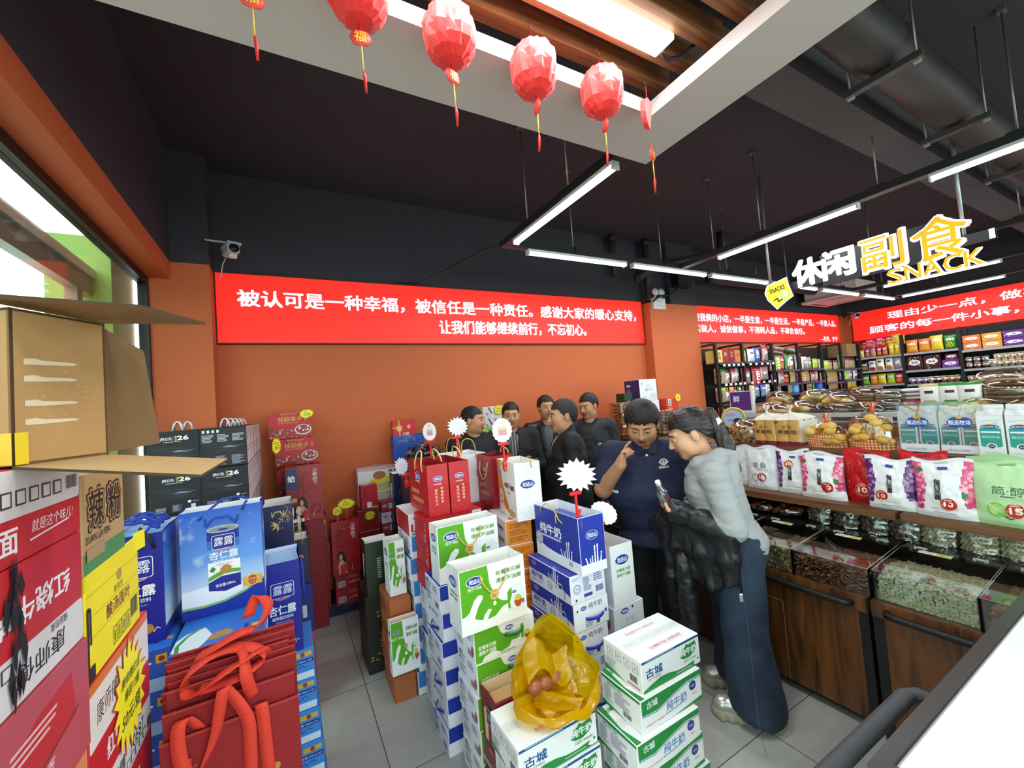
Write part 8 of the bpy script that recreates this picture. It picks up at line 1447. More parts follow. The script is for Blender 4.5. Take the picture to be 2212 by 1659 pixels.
# ================= PEOPLE =================
class SDF:
    def __init__(s,lo,hi,h):
        s.lo=np.array(lo,float); s.h=h; s.n=np.ceil((np.array(hi)-s.lo)/h).astype(int)+1; s.D=np.full(s.n,1.0,np.float32)
    def _bx(s,lo,hi,pad):
        a=np.clip(np.floor((np.array(lo)-pad-s.lo)/s.h).astype(int),0,s.n); b=np.clip(np.ceil((np.array(hi)+pad-s.lo)/s.h).astype(int)+1,0,s.n)
        if (b<=a).any(): return None
        g=[(s.lo[i]+s.h*np.arange(a[i],b[i])).astype(np.float32) for i in range(3)]
        return tuple(slice(a[i],b[i]) for i in range(3)),g[0][:,None,None],g[1][None,:,None],g[2][None,None,:]
    def _mix(s,sl,d,k,op):
        D=s.D[sl]
        if op=='+': 
            h=np.maximum(k-np.abs(D-d),0)/max(k,1e-6); s.D[sl]=np.minimum(D,d)-h*h*k*.25
        elif op=='-': 
            d=-d; h=np.maximum(k-np.abs(D-d),0)/max(k,1e-6); s.D[sl]=np.maximum(D,d)+h*h*k*.25
    def cone(s,a,b,ra,rb,k=.02,op='+'):
        a=np.array(a,float);b=np.array(b,float); r=max(ra,rb); q=s._bx(np.minimum(a,b)-r,np.maximum(a,b)+r,k+.02)
        if q is None: return
        sl,X,Y,Z=q; d=b-a; L=max(d@d,1e-9); t=np.clip(((X-a[0])*d[0]+(Y-a[1])*d[1]+(Z-a[2])*d[2])/L,0,1)
        s._mix(sl,np.sqrt((X-a[0]-t*d[0])**2+(Y-a[1]-t*d[1])**2+(Z-a[2]-t*d[2])**2)-(ra+(rb-ra)*t),k,op)
    def ell(s,c,r,k=.02,op='+',Rm=None):
        c=np.array(c,float); r=np.array(r,float); m=r.max(); q=s._bx(c-m,c+m,k+.02)
        if q is None: return
        sl,X,Y,Z=q; x,y,z=X-c[0],Y-c[1],Z-c[2]
        if Rm is not None:
            A=np.array(Rm).T; x,y,z=A[0,0]*x+A[0,1]*y+A[0,2]*z,A[1,0]*x+A[1,1]*y+A[1,2]*z,A[2,0]*x+A[2,1]*y+A[2,2]*z
        k0=np.sqrt((x/r[0])**2+(y/r[1])**2+(z/r[2])**2); k1=np.sqrt((x/r[0]**2)**2+(y/r[1]**2)**2+(z/r[2]**2)**2)+1e-6
        s._mix(sl,k0*(k0-1)/k1,k,op)
    def chain(s,pts,rs,k=.02):
        for i in range(len(pts)-1): s.cone(pts[i],pts[i+1],rs[i],rs[i+1],k)
    def cut(s,p,n,soft=.0):          # keep the side the normal points away from
        n=np.array(n,float); n/=np.linalg.norm(n); g=[(s.lo[i]+s.h*np.arange(s.n[i])).astype(np.float32) for i in range(3)]
        s.D=np.maximum(s.D,(g[0][:,None,None]-p[0])*n[0]+(g[1][None,:,None]-p[1])*n[1]+(g[2][None,None,:]-p[2])*n[2])
    def mesh(s):
        D=s.D; D[0]=D[-1]=1; D[:,0]=D[:,-1]=1; D[:,:,0]=D[:,:,-1]=1
        S=D<0; sl=lambda i,n: slice(i,n-1+i); C=[(i,j,k) for i in (0,1) for j in (0,1) for k in (0,1)]; nx,ny,nz=s.n
        sub=lambda A,c: A[sl(c[0],nx),sl(c[1],ny),sl(c[2],nz)]
        al=np.ones((nx-1,ny-1,nz-1),bool); an=~al
        for c in C: q=sub(S,c); al&=q; an|=q
        m=an&~al; idx=np.full(m.shape,-1,np.int64); I=np.argwhere(m); idx[m]=np.arange(len(I)); pos=np.zeros((len(I),3)); cnt=np.zeros(len(I))
        val={c:sub(D,c)[m] for c in C}
        for c in C:
            for ax in range(3):
                if c[ax]==0:
                    e=list(c); e[ax]=1; e=tuple(e); a,b=val[c],val[e]; x=(a<0)!=(b<0); t=np.where(x,a/(np.where(x,a-b,1)),0); p=np.tile(np.array(c,float),(len(I),1)); p[:,ax]+=t; pos+=p*x[:,None]; cnt+=x
        pos=s.lo+s.h*(I+pos/np.maximum(cnt,1)[:,None]); F_=[]
        for ax in range(3):
            u,v=(ax+1)%3,(ax+2)%3; a=[slice(1,-1)]*3; b=[slice(1,-1)]*3; a[ax]=slice(0,-1); b[ax]=slice(1,None); A=S[tuple(a)];B=S[tuple(b)]
            for sgn,w in ((A&~B,1),(~A&B,0)):
                E=np.argwhere(sgn); off=np.array([1,1,1]); off[ax]=0; E=E+off
                def g(du,dv): q=E.copy(); q[:,u]-=du; q[:,v]-=dv; return idx[q[:,0],q[:,1],q[:,2]]
                f=np.stack([g(1,1),g(0,1),g(0,0),g(1,0)],1); F_.append(f if w else f[:,::-1])
        return pos,np.concatenate(F_)
def sdf_obj(S,name,mats,parent,wr=0,freq=14,dirw=None,matfn=None,smooth=2,stripes=None):
    p,f=S.mesh(); me=bpy.data.meshes.new(name); ok=(f>=0).all(1); f=f[ok]; me.vertices.add(len(p)); me.vertices.foreach_set('co',p.astype(np.float32).ravel()); me.loops.add(f.size); me.loops.foreach_set('vertex_index',f.astype(np.int32).ravel()); me.polygons.add(len(f)); me.polygons.foreach_set('loop_start',np.arange(0,f.size,4,dtype=np.int32)); me.polygons.foreach_set('loop_total',np.full(len(f),4,np.int32)); me.update(calc_edges=True)
    e=np.zeros(len(me.edges)*2,np.int32); me.edges.foreach_get('vertices',e); e=e.reshape(-1,2); deg=np.bincount(e.ravel(),minlength=len(p))[:,None].clip(1)
    for _ in range(smooth):
        a=np.zeros_like(p); np.add.at(a,e[:,0],p[e[:,1]]); np.add.at(a,e[:,1],p[e[:,0]]); p=p*.5+.5*a/deg
    if wr:
        me.vertices.foreach_set('co',p.astype(np.float32).ravel()); me.update(); nn=np.zeros(len(p)*3,np.float32); me.vertices.foreach_get('normal',nn); nn=nn.reshape(-1,3); d=dirw or (1,1,1)
        q=p*np.array(d)*freq; w=np.array([MN.noise(V(x))+.5*(1-abs(MN.noise(V(x)*1.9+V((3,1,7)))))*1.3-.55 for x in q]); p=p+nn*(w*wr)[:,None]
    me.vertices.foreach_set('co',p.astype(np.float32).ravel()); me.polygons.foreach_set('use_smooth',np.ones(len(f),bool))
    for m in mats: me.materials.append(m)
    if matfn is not None: c=p[f].mean(1); me.polygons.foreach_set('material_index',matfn(c).astype(np.int32))
    me.update(); o=bpy.data.objects.new(name,me); COL.objects.link(o); o.parent=parent; return o
def rotm(yaw,pitch,roll=0): return np.array((Matrix.Rotation(yaw,3,'Z')@Matrix.Rotation(pitch,3,'X')@Matrix.Rotation(roll,3,'Y')))
SKIN=M('#c08a68',.5,var=.05,scale=18); SKINW=M('#cf9c7c',.5,var=.04,scale=18); LIP=M('#9c5248',.45); HAIR=M('#15120f',.5,bump=.5,scale=130); EYEW=M('#d8d0c8',.3); EYED=M('#1a120e',.25); BROW=M('#241b16',.7); MOUTH=M('#5a2420',.5)
class Head:
    def __init__(s,c,yaw,pitch,roll=0,sc=1,wide=1): s.c=np.array(c,float); s.R=rotm(yaw,pitch,roll); s.s=sc; s.w=wide
    def p(s,x,y,z): return s.c+s.R@(np.array((x*s.w,y,z))*s.s)
    def loc(s,q): return ((q-s.c)@s.R)/s.s
    def carve(s,S,open_=0,female=False):
        k=s.s; E=lambda x,y,z,r,kk=.02,op='+': S.ell(s.p(x,y,z),[r[0]*k*s.w,r[1]*k,r[2]*k],kk,op,s.R); Cn=lambda a,b,ra,rb,kk=.012,op='+': S.cone(s.p(*a),s.p(*b),ra*k,rb*k,kk,op)
        E(0,.02,.035,(.076,.094,.084),.02); E(0,-.032,-.03,(.063,.06,.08),.035); E(0,-.055,-.088,(.03,.03,.024),.03)
        for x in (-1,1): E(x*.038,-.052,-.028,(.03,.032,.034),.025); E(x*.047,-.015,-.07,(.022,.035,.03),.03); E(x*.078,.012,-.008,(.009,.019,.03),.008); Cn((x*.012,-.083,.032),(x*.045,-.07,.03),.009,.008,.014)
        Cn((0,-.086,.018),(0,-.108,-.026),.007,.0115,.012); 
        for x in (-1,1): Cn((x*.006,-.1,-.03),(x*.014,-.094,-.031),.0075,.007,.008)
        for x in (-1,1): E(x*.031,-.1,.006,(.017,.013,.0105),.012,'-'); E(x*.031,-.083,.005,(.014,.009,.0085),.006)
        g=open_*.012
        Cn((-.02,-.084,-.056),(0,-.094,-.053),.005,.0065,.006); Cn((.02,-.084,-.056),(0,-.094,-.053),.005,.0065,.006); Cn((-.015,-.083,-.068-g),(.015,-.083,-.068-g),.0075,.0075,.008); E(0,-.093,-.0605-g*.6,(.019,.008,.0022+g),.004,'-')
    def neck(s,S,base,r=.055): S.cone(s.p(0,.02,-.06),base,r*.95,r*1.08,.03)
    def extras(s,parent,closed=False,open_=0,brow=.0,lash=False):
        k=s.s; T=Matrix.Translation(V(s.c))@Matrix(s.R.tolist()).to_4x4(); vx=lambda x,y,z: V(s.p(x,y,z))
        for x in (-1,1):
            mb=MB(); mb.ball(vx(x*.031,-.0835,.0045),(.0125*k,.0085*k,(.0042 if closed else .006)*k),EYEW,10,7,T=T.to_3x3().to_4x4())
            mb.ball(vx(x*.031,-.0905,.0035 if not closed else .002),(.0055*k,.003*k,(.003 if closed else .0055)*k),EYED,8,6,T=T.to_3x3().to_4x4()); mb.tube([vx(x*.019,-.0895,.006),vx(x*.03,-.0935,.0105 if not closed else .007),vx(x*.044,-.086,.0065)],.0016*k,EYED,n=5); mb.build('eye',parent)
            bb=MB(); bb.tube([vx(x*.014,-.0935,.026-brow),vx(x*.03,-.0905,.0315),vx(x*.05,-.0765,.027)],[.003*k,.0036*k,.0018*k],BROW,n=6,flat=.7); bb.build('eyebrow',parent)
        if open_: mb=MB(); mb.ball(vx(0,-.086,-.066),(.017*k,.006*k,.009*k),MOUTH,10,7,T=T.to_3x3().to_4x4()); mb.build('mouth',parent)
    def hairS(s,h=.004,thick=.009,front=.062,nape=-.06,top=0,side=-.012,wav=0):
        S=SDF(s.c-.17*s.s,s.c+.17*s.s,h); k=s.s; S.ell(s.p(0,.022,.04+top),[(.077+thick)*k*s.w,(.094+thick)*k,(.085+thick)*k],.01,'+',s.R); S.ell(s.p(0,.05,.01),[(.068+thick)*k*s.w,(.066+thick)*k,(.075+thick)*k],.02,'+',s.R)
        g=[(S.lo[i]+h*np.arange(S.n[i])) for i in range(3)]; G=np.stack(np.meshgrid(*g,indexing='ij'),-1).reshape(-1,3); q=s.loc(G); y=q[:,1]; x=np.abs(q[:,0]); z=q[:,2]
        lim=np.where(y<-.045,front-.25*np.maximum(0,x-.045),np.where(y<.0,front+(side-front)*np.clip((y+.045)/.03,0,1),np.where(y<.03,np.maximum(side,.022*(x>.06)),side+(nape-side)*np.clip((y-.03)/.05,0,1))))
        if wav: lim=lim+wav*(np.sin(q[:,0]*260)+np.sin(q[:,0]*143+1))*.5*(y<-.02)
        S.D=np.maximum(S.D,(lim-z).reshape(S.n)*k*.8); return S
def arm(S,sh,el,wr_,r=(.06,.048,.04,.029),k=.02): S.chain([sh,el,wr_],[r[0],r[2],r[3]],k); S.cone(np.array(sh)*.5+np.array(el)*.5,el,r[1],r[2],k)
def hand(S,wr_,dirv,palm_n,curl,side=1,sc=1,spread=.25,thumb=.6):
    d=np.array(dirv,float); d/=np.linalg.norm(d); n=np.array(palm_n,float); n-=d*(n@d); n/=np.linalg.norm(n); u=np.cross(d,n)*side; w=np.array(wr_,float)
    Rm=np.stack([u,n,d],1); S.ell(w+d*.045*sc,[.04*sc,.017*sc,.05*sc],.014,'+',Rm); S.cone(w,w+d*.03*sc,.026*sc,.026*sc,.02)
    for i,(off,L) in enumerate(((-.028,.068),(-.0095,.077),(.009,.072),(.026,.056))):
        c=curl[i] if isinstance(curl,(list,tuple)) else curl; p=w+d*.085*sc+u*off*sc; a=0; pts=[p]; rs=[.0092*sc]
        for j,fr in enumerate((.45,.32,.25)):
            a+=c*(.8 if j==0 else 1.0); dd=d*math.cos(a)+n*math.sin(a)+u*off*spread*6*(1 if j==0 else .3); dd/=np.linalg.norm(dd); pts.append(pts[-1]+dd*L*fr*sc); rs.append((.0088-.0009*(j+1))*sc)
        S.chain(pts,rs,.004)
    p=w+d*.025*sc-u*.03*sc; q=p-u*.028*sc+d*.022*sc+n*.016*sc; S.chain([p,q,q+(d*.55-u*.1+n*thumb)*.032*sc,q+(d*.8+u*.15+n*thumb*1.2)*.05*sc],[.014*sc,.011*sc,.0095*sc,.008*sc],.008)
def torso(S,hip,ch,nk,infl=0,fat=1,w=1,k=.05,shw=.165):
    hip,ch,nk=map(lambda q:np.array(q,float),(hip,ch,nk)); mid=hip*.5+ch*.5
    S.ell(hip,[.165*w+infl,.12*fat+infl,.14],k); S.ell(mid+np.array((0,-.015*fat,0)),[.152*w*max(1,fat*.95)+infl,.115*fat+infl,.17],k); S.ell(ch,[.172*w+infl,.117*fat**.5+infl,.17],k)
    S.ell(ch*.45+nk*.55,[.15*w+infl,.085+infl,.085],k)
def person(label,loc,rz): return thing('person',label,'person',loc,rz)
SHOE=M('#17171a',.4)
def shoes(t,ankles,m=SHOE,L=.27,yaw=(.0,.0)):
    for a,yw in zip(ankles,yaw):
        S=SDF((a[0]-.17,a[1]-.24,-.01),(a[0]+.17,a[1]+.2,.16),.006); c,sn=math.cos(yw),math.sin(yw); f=np.array((sn*-1,-c,0)); A=np.array((a[0],a[1],0)); S.cone(A-f*.06+(0,0,.045),A+f*.06+(0,0,.045),.042,.045,.03); S.cone(A+f*.06+(0,0,.045),A+f*.16+(0,0,.035),.045,.036,.03); S.cone(A+(0,0,.05),A+(0,0,.12),.045,.05,.03); S.cut((0,0,.004),(0,0,-1)); sdf_obj(S,'shoe',[m],t)
def body_common(t,hd,J,h,skin,arms=True,open_=0,female=False,fat=1,w=1,hands=None):
    S=SDF((-.55,-.55,0),(.55,.4,1.95),h) ; torso(S,J['hip'],J['ch'],J['nk'],-.012,fat,w); hd.carve(S,open_,female); hd.neck(S,J['nk'],.05 if female else .058)
    for s_ in (0,1):
        arm(S,J['sh'][s_],J['el'][s_],J['wr'][s_],J.get('ar',(.058,.05,.042,.03)))
        S.chain([J['hp'][s_],J['kn'][s_],J['an'][s_]],[.085,.055,.038],.03)
    for a in (hands or []): hand(S,*a)
    def mf(c):
        q=hd.loc(c); return np.where((np.abs(q[:,0])<.026)&(q[:,1]<-.078)&(q[:,2]<-.048)&(q[:,2]>-.08-.01*open_),1,0)
    return sdf_obj(S,'body',[skin,LIP],t,matfn=mf,smooth=1)
def stand(dx=0): return dict(hip=(0,0,.95),ch=(0,0,1.26),nk=(0,.015,1.44),sh=[(-.185,.01,1.385),(.185,.01,1.385)],el=[(-.235,.03,1.11),(.235,.03,1.11)],wr=[(-.235,-.05,.88),(.235,-.05,.88)],hp=[(-.085,0,.92),(.085,0,.92)],kn=[(-.1,-.01,.49),(.1,-.01,.49)],an=[(-.11,.02,.09),(.11,.02,.09)])
def trousers(t,J,m,h=.009,infl=.0,hem=.075,top=1.0,fat=1,w=1,wr=.006,hr=.105,kr=.082):
    S=SDF((-.4,-.4,0),(.4,.4,1.1),h); hip=np.array(J['hip']); S.ell(hip,[.172*w,.13*fat,.15],.03)
    for s_ in (0,1): S.chain([J['hp'][s_],J['kn'][s_],J['an'][s_]],[hr,kr,hem],.03)
    S.cut((0,0,top),(0,0,1)); S.cut((0,0,.035),(0,0,-1)); return sdf_obj(S,'trousers',[m],t,wr=wr,freq=10,dirw=(1,1,.6))
def jacket(t,J,m,name='jacket',h=.009,infl=.022,hem=.86,fat=1,w=1,sleeve=1.0,wr=.007,ar=(.072,.064,.056,.044),openv=None,collar=True,vneck=0):
    S=SDF((-.5,-.5,.6),(.5,.4,1.6),h); torso(S,J['hip'],J['ch'],J['nk'],infl,fat,w); S.cone((J['hip'][0],J['hip'][1],hem),J['hip'],.15,.15,.06); S.ell((J['hip'][0],J['hip'][1],hem+.02),[.175*w+infl,.125*fat+infl,.1],.04)
    for s_ in (0,1):
        sh,el,wr_=[np.array(J[q][s_],float) for q in ('sh','el','wr')]; S.cone(np.array(J['nk'])*.5+sh*.5+(0,0,-.01),sh,.07,ar[0],.04)
        if sleeve>=1: S.chain([sh,el,el+(wr_-el)*.93],[ar[0],ar[2],ar[3]],.025)
        else: S.cone(sh,sh+(el-sh)*sleeve,ar[0],ar[0]*.98,.03)
    if collar: S.cone(np.array(J['nk'])+(0,.0,-.01),np.array(J['nk'])+(0,.0,.028),.072,.066,.02)
    S.cut((0,0,hem),(0,0,-1))
    nk=np.array(J['nk']); S.cone(nk+(0,-.02,-.03),nk+(0,-.02,.12),.05,.06,.005,'-')
    if vneck: S.cone(nk+(0,-.12,-.0),nk+(0,-.17,-vneck),.055,.015,.01,'-')
    return sdf_obj(S,name,m if isinstance(m,list) else [m],t,wr=wr,freq=13,dirw=(1,1,1.4),matfn=openv)
def hair_obj(t,hd,m=HAIR,**kw): return sdf_obj(hd.hairS(**kw),'hair',[m],t,wr=.003,freq=70,dirw=(1,1,.35),smooth=1)
BLK=M('#17181b',.75,bump=.1,scale=90); 
def curls(c): return c
# ---- man in navy polo
NAVY=M('#1b2140',.75,bump=.12,scale=300); PIPING=M('#d6dcd2',.6)
t=person('heavyset man in navy polo shirt, pointing at his face while looking down',(2.16,2.06,0),R(-46))
J=stand(); J.update(hip=(0,.0,.90),ch=(0,-.02,1.19),nk=(0,-.055,1.385),sh=[(-.22,-.03,1.315),(.225,-.03,1.315)],el=[(-.30,-.12,1.10),(.31,-.05,1.06)],wr=[(-.165,-.27,1.285),(.26,-.2,.86)],hp=[(-.1,0,.88),(.1,0,.88)],ar=(.066,.062,.056,.036))
hd=Head((-.012,-.135,1.525),R(-6),R(30),R(3),1.14,1.1)
body_common(t,hd,J,.0045,SKIN,open_=1,fat=1.35,w=1.15,hands=[((-.165,-.27,1.285),(.28,-.12,.95),(.75,-.1,-.35),[.25,1.1,1.25,1.3],-1,1.05),((.26,-.2,.86),(-.1,-.3,-1),(-1,.2,0),.4,1,1.05)])
hd.extras(t,closed=True,open_=1,brow=.005); hair_obj(t,hd,front=.05,thick=.013,side=.0,nape=-.05,wav=.008,top=.004)
o=jacket(t,J,[NAVY,PIPING],'polo_shirt',.006,.022,.735,1.5,1.2,.72,.006,(.094,.08,.07,.06),openv=lambda c:((np.abs((c-np.array(J['sh'][0]))@((np.array(J['el'][0])-J['sh'][0])/np.linalg.norm(np.array(J['el'][0])-J['sh'][0]))-.243)<.007)&(c[:,0]<-.2)|(np.abs((c-np.array(J['sh'][1]))@((np.array(J['el'][1])-J['sh'][1])/np.linalg.norm(np.array(J['el'][1])-J['sh'][1]))-.262)<.007)&(c[:,0]>.2)).astype(int))
mb=MB()
for s_ in (-1,1): mb.add([(s_*.01,-.165,1.345),(s_*.055,-.16,1.325),(s_*.095,-.10,1.40),(s_*.075,-.07,1.44),(s_*.045,-.12,1.40)],[(0,1,2,3,4) if s_>0 else (4,3,2,1,0)],NAVY)
mb.build('collar',t)
mb=MB(); mb.lathe([(.0075,0),(.0075,.004),(0,.005)],WHITE,10,T=Matrix.Translation((.0,-.178,1.325))@Matrix.Rotation(R(80),4,'X')); mb.build('button',t)
def sew(t,pts,name,col,y0=-.5,obj=None): pass
def project_print(parent,target,origin,u,v,fn,name='logo',eps=.002):     # stitch a flat print onto a garment
    mb=MB(); f=F(mb,origin,u,v); f.e=0; fn(f); n=V(u).normalized().cross(V(v).normalized())
    from mathutils.bvhtree import BVHTree
    bv=BVHTree.FromPolygons([x.co for x in target.data.vertices],[tuple(p.vertices) for p in target.data.polygons]); out=[]
    for i,q in enumerate(mb.v):
        h=bv.ray_cast(V(q)+n*.15,-n,.4); out.append(tuple((h[0] if h[0] is not None else V(q))+n*(eps+.0003*i/len(mb.v))))
    mb.v=out; mb.build(name,parent)
def polo_logo(f):
    for a in (-.5,-.25,0,.25,.5): f.poly([(-.002+a*.02,0),(.002+a*.02,0),(.006*a+a*.05+.004,.03-abs(a)*.012),(a*.062,.034-abs(a)*.02),(a*.05-.004,.028-abs(a)*.01)],WHITE)
    f.line([(-.028,.014),(-.02,.03),(-.008,.038),(.008,.038),(.02,.03),(.028,.014)],.005,WHITE); f.text('國晶超市',0,-.012,.014,WHITE,w=.06,bold=.02)
project_print(t,o,(.1,-.3,1.255),(1,0,0),(0,0,1),polo_logo)
BPANT=M('#0f0f12',.8)
o=trousers(t,J,BPANT,.009,hem=.085,top=.96,fat=1.35,w=1.15,hr=.125,kr=.1); shoes(t,J['an'])
project_print(t,o,(.08,-.4,.66),(1,0,0),(0,0,1),lambda f:(f.rect(-.035,-.003,.07,.005,WHITE),f.poly([(-.012,.004),(0,.022),(.012,.004)],WHITE)))
# ---- woman in grey hoodie
GREY=M('#9b9d9e',.85,bump=.18,scale=260,var=.04); DEN=nodes_mat('denim',lambda nt,b:(lambda N,L:(lambda tc,nz,r:(setattr(nz.inputs['Scale'],'default_value',3.2),setattr(nz.inputs['Detail'],'default_value',8),L(tc.outputs['Object'],nz.inputs[0]),setattr(r.color_ramp.elements[0],'position',.38),setattr(r.color_ramp.elements[0],'color',lin('#111a2c')),setattr(r.color_ramp.elements[1],'position',.75),setattr(r.color_ramp.elements[1],'color',lin('#34465f')),L(nz.outputs[0],r.inputs[0]),L(r.outputs[0],b.inputs['Base Color'])))(N('ShaderNodeTexCoord'),N('ShaderNodeTexNoise'),N('ShaderNodeValToRGB')))(nt.nodes.new,nt.links.new),.85)
t=person('woman in grey hoodie and wide jeans, holding a bottle and black jacket',(2.115,1.475,0),R(-138))
J=stand(); J.update(hip=(0,.03,.885),ch=(0,-.045,1.165),nk=(0,-.075,1.335),sh=[(-.165,-.06,1.275),(.165,-.06,1.275)],el=[(-.2,-.02,1.02),(.225,.0,1.01)],wr=[(-.1,-.22,1.03),(.12,-.24,1.055)],hp=[(-.09,.03,.88),(.09,.03,.88)],kn=[(-.12,.0,.47),(.115,.02,.47)],an=[(-.15,.02,.1),(.125,.04,.1)],ar=(.052,.046,.04,.027))
hd=Head((.0,-.15,1.475),R(6),R(22),R(-2),1.13,1.0)
body_common(t,hd,J,.0045,SKINW,female=True,fat=1.05,w=.98,hands=[((.12,-.24,1.055),(-.45,-.75,.3),(-.1,-.2,1),.75,1,.95,.2,.7),((-.1,-.22,1.03),(.3,-.9,-.1),(0,0,-1),.5,-1,.92)])
hd.extras(t,closed=True,brow=0,lash=True)
HB=M('#171210',.38,bump=.5,scale=120,coat=.2)
S=hd.hairS(front=.058,thick=.011,side=.012,nape=-.055); S2=S; hair=sdf_obj(S,'hair',[HB],t,wr=.0035,freq=60,dirw=(1,.3,1),smooth=1)
pb=hd.p(0,.112,.045); S=SDF((-.25,-.35,.85),(.25,.35,1.75),.006); c0=np.array(pb)
pts=[hd.p(0,.1,.05),hd.p(0,.135,.05),c0+(.0,.05,-.06),c0+(.01,.09,-.17),c0+(.03,.115,-.29),c0+(.05,.12,-.39)]; S.chain(pts,[.026,.03,.041,.04,.03,.012],.02); sdf_obj(S,'ponytail',[M('#2a201c',.35,bump=.5,scale=110,coat=.2)],t,wr=.009,freq=45,dirw=(1,1,.12),smooth=1)
mb=MB(); mb.lathe([(.024,-.014),(.036,-.01),(.038,.008),(.026,.014)],M('#3a2320',.6),14,T=Matrix.Translation(V(hd.p(0,.125,.05)))@Matrix.Rotation(R(70),4,'X')); q=V(hd.p(.03,.13,.02)); mb.add([q,q+V((.01,.02,-.035)),q+V((.012,.045,-.01)),q+V((.005,.03,.012))],[(0,1,2,3)],WHITE); mb.build('hair_tie',t)
mb=MB(); e0=V(hd.p(.083,.012,-.04))
for i in range(7): mb.ball(e0+V((.001*i,0,-.0085*i)),.0032,M('#d9c2a0',.2,metal=.6),6,5)
mb.build('earring',t)
S=SDF((-.5,-.5,.6),(.5,.4,1.6),.006); torso(S,J['hip'],J['ch'],J['nk'],.02,1.12,1.0); S.ell((0,.03,.87),[.19,.15,.1],.05); S.ell((0,-.13,1.17),[.135,.06,.085],.05)
for s_ in (0,1):
    sh,el,wr_=[np.array(J[q][s_],float) for q in ('sh','el','wr')]; S.cone(np.array(J['nk'])*.5+sh*.5+(0,0,-.02),sh,.065,.07,.04); S.chain([sh,el,el+(wr_-el)*.9],[.07,.062,.04],.025)
nk=np.array(J['nk']); S.chain([nk+(-.1,-.05,-.01),nk+(-.095,.06,.02),nk+(0,.115,.005),nk+(.095,.06,.02),nk+(.1,-.05,-.01),nk+(.05,-.1,-.06)],[.028,.042,.05,.042,.03,.02],.03); S.ell(nk+(0,.11,-.075),[.11,.055,.085],.03); S.cone(nk+(0,-.03,-.03),nk+(0,-.05,.13),.05,.065,.006,'-'); S.cut((0,.03,.83),(0,.12,-1)); sdf_obj(S,'hoodie',[GREY],t,wr=.0042,freq=17,dirw=(.8,.8,2.2))
mb=MB(); mb.tube([(-.02,-.175,1.28),(-.03,-.19,1.22),(-.028,-.195,1.15)],.004,'#b5b6b8'); mb.build('drawstring',t)
S=SDF((-.4,-.4,0),(.4,.4,1.1),.007); S.ell(J['hip'],[.182,.148,.15],.03); S.ell((0,.09,.84),[.15,.09,.11],.04)
for s_ in (0,1): S.chain([J['hp'][s_],J['kn'][s_],np.array(J['an'][s_])+(0,0,-.02)],[.118,.11,.135],.02)
S.cut((0,0,.965),(0,0,1)); S.cut((0,0,.055),(0,-.12,-1)); jn=sdf_obj(S,'jeans',[DEN],t,wr=.011,freq=8,dirw=(1,1,.7))
def pocket(f): 
    q='#6c7d92'; f.line([(-.07,.06),(.07,.06),(.075,-.06),(0,-.1),(-.075,-.06),(-.07,.06)],.003,q); f.line([(-.07,.045),(.07,.045)],.004,'#8f9cab'); f.line([(-.06,-.05),(0,-.085),(.06,-.05)],.002,q)
project_print(t,jn,(.085,.5,.80),(-1,0,0),(0,0,1),pocket,'pocket'); project_print(t,jn,(-.085,.5,.80),(-1,0,0),(0,0,1),pocket,'pocket')
project_print(t,jn,(.4,.02,.5),(0,1,0),(0,0,1),lambda f:f.line([(.0,.38-.04*i) for i in range(22)],.002,'#4a5b74'),'side_seam')
SIL=M('#b9b5aa',.32,metal=.55,bump=.2,scale=30); SOL=M('#a39d8a',.6)
for a,yw in zip(J['an'],(.12,-.05)):
    S=SDF((a[0]-.2,a[1]-.3,-.01),(a[0]+.2,a[1]+.25,.2),.005); c,sn=math.cos(yw),math.sin(yw); f=np.array((sn,-c,0)); A=np.array((a[0],a[1],0)); S.cone(A-f*.075+(0,0,.07),A+f*.06+(0,0,.07),.045,.048,.03); S.cone(A+f*.06+(0,0,.07),A+f*.165+(0,0,.06),.048,.045,.03); S.cone(A-f*.05+(0,0,.07),A-f*.05+(0,0,.14),.042,.045,.03); so=sdf_obj(S,'shoe',[SIL],t,wr=.004,freq=30)
    S=SDF((a[0]-.2,a[1]-.3,-.01),(a[0]+.2,a[1]+.25,.1),.005); S.cone(A-f*.085+(0,0,.03),A+f*.0+(0,0,.03),.05,.05,.02); S.cone(A+f*.03+(0,0,.03),A+f*.165+(0,0,.03),.054,.052,.02)
    for i in range(7):
        for sd in (-1,1): S.ell(A+f*(-.09+.043*i)+np.array((c,sn,0))*sd*.05+(0,0,.025),[.013,.013,.03],.01)
    S.cut((0,0,.002),(0,0,-1)); S.cut((0,0,.05),(0,0,1)); sdf_obj(S,'sole',[SOL],t)
# jacket over her arm, bottle in her hand
LE=M('#15161a',.38,bump=.25,scale=60,coat=.1)
tj=thing('jacket','black leather jacket draped over the forearm of the woman in grey','jacket',(2.115,1.475,0),R(-138))
S=SDF((-.3,-.55,.3),(.45,.25,1.25),.007); S.chain([(-.02,-.30,1.02),(.09,-.27,1.06),(.19,-.14,1.04),(.225,-.05,.99)],[.055,.06,.055,.045],.03)
for i in range(9):
    u=i/8; x=.02+.23*u; y=-.31+.30*u; S.chain([(x,y,1.0-.02*u),(x+.012*math.sin(i*2),y-.012*math.cos(i*1.7),.86),(x+.015*math.sin(i*3),y,.72+.03*math.sin(i))],[.04,.03,.022],.03)
S.chain([(-.04,-.33,1.0),(-.07,-.35,.93),(-.06,-.34,.84)],[.05,.05,.03],.03); S.chain([(.05,-.33,1.0),(-.03,-.38,.97),(-.08,-.37,.9)],[.03,.03,.028],.02); sdf_obj(S,'jacket_body',[LE],tj,wr=.012,freq=16,dirw=(1,1,.5))
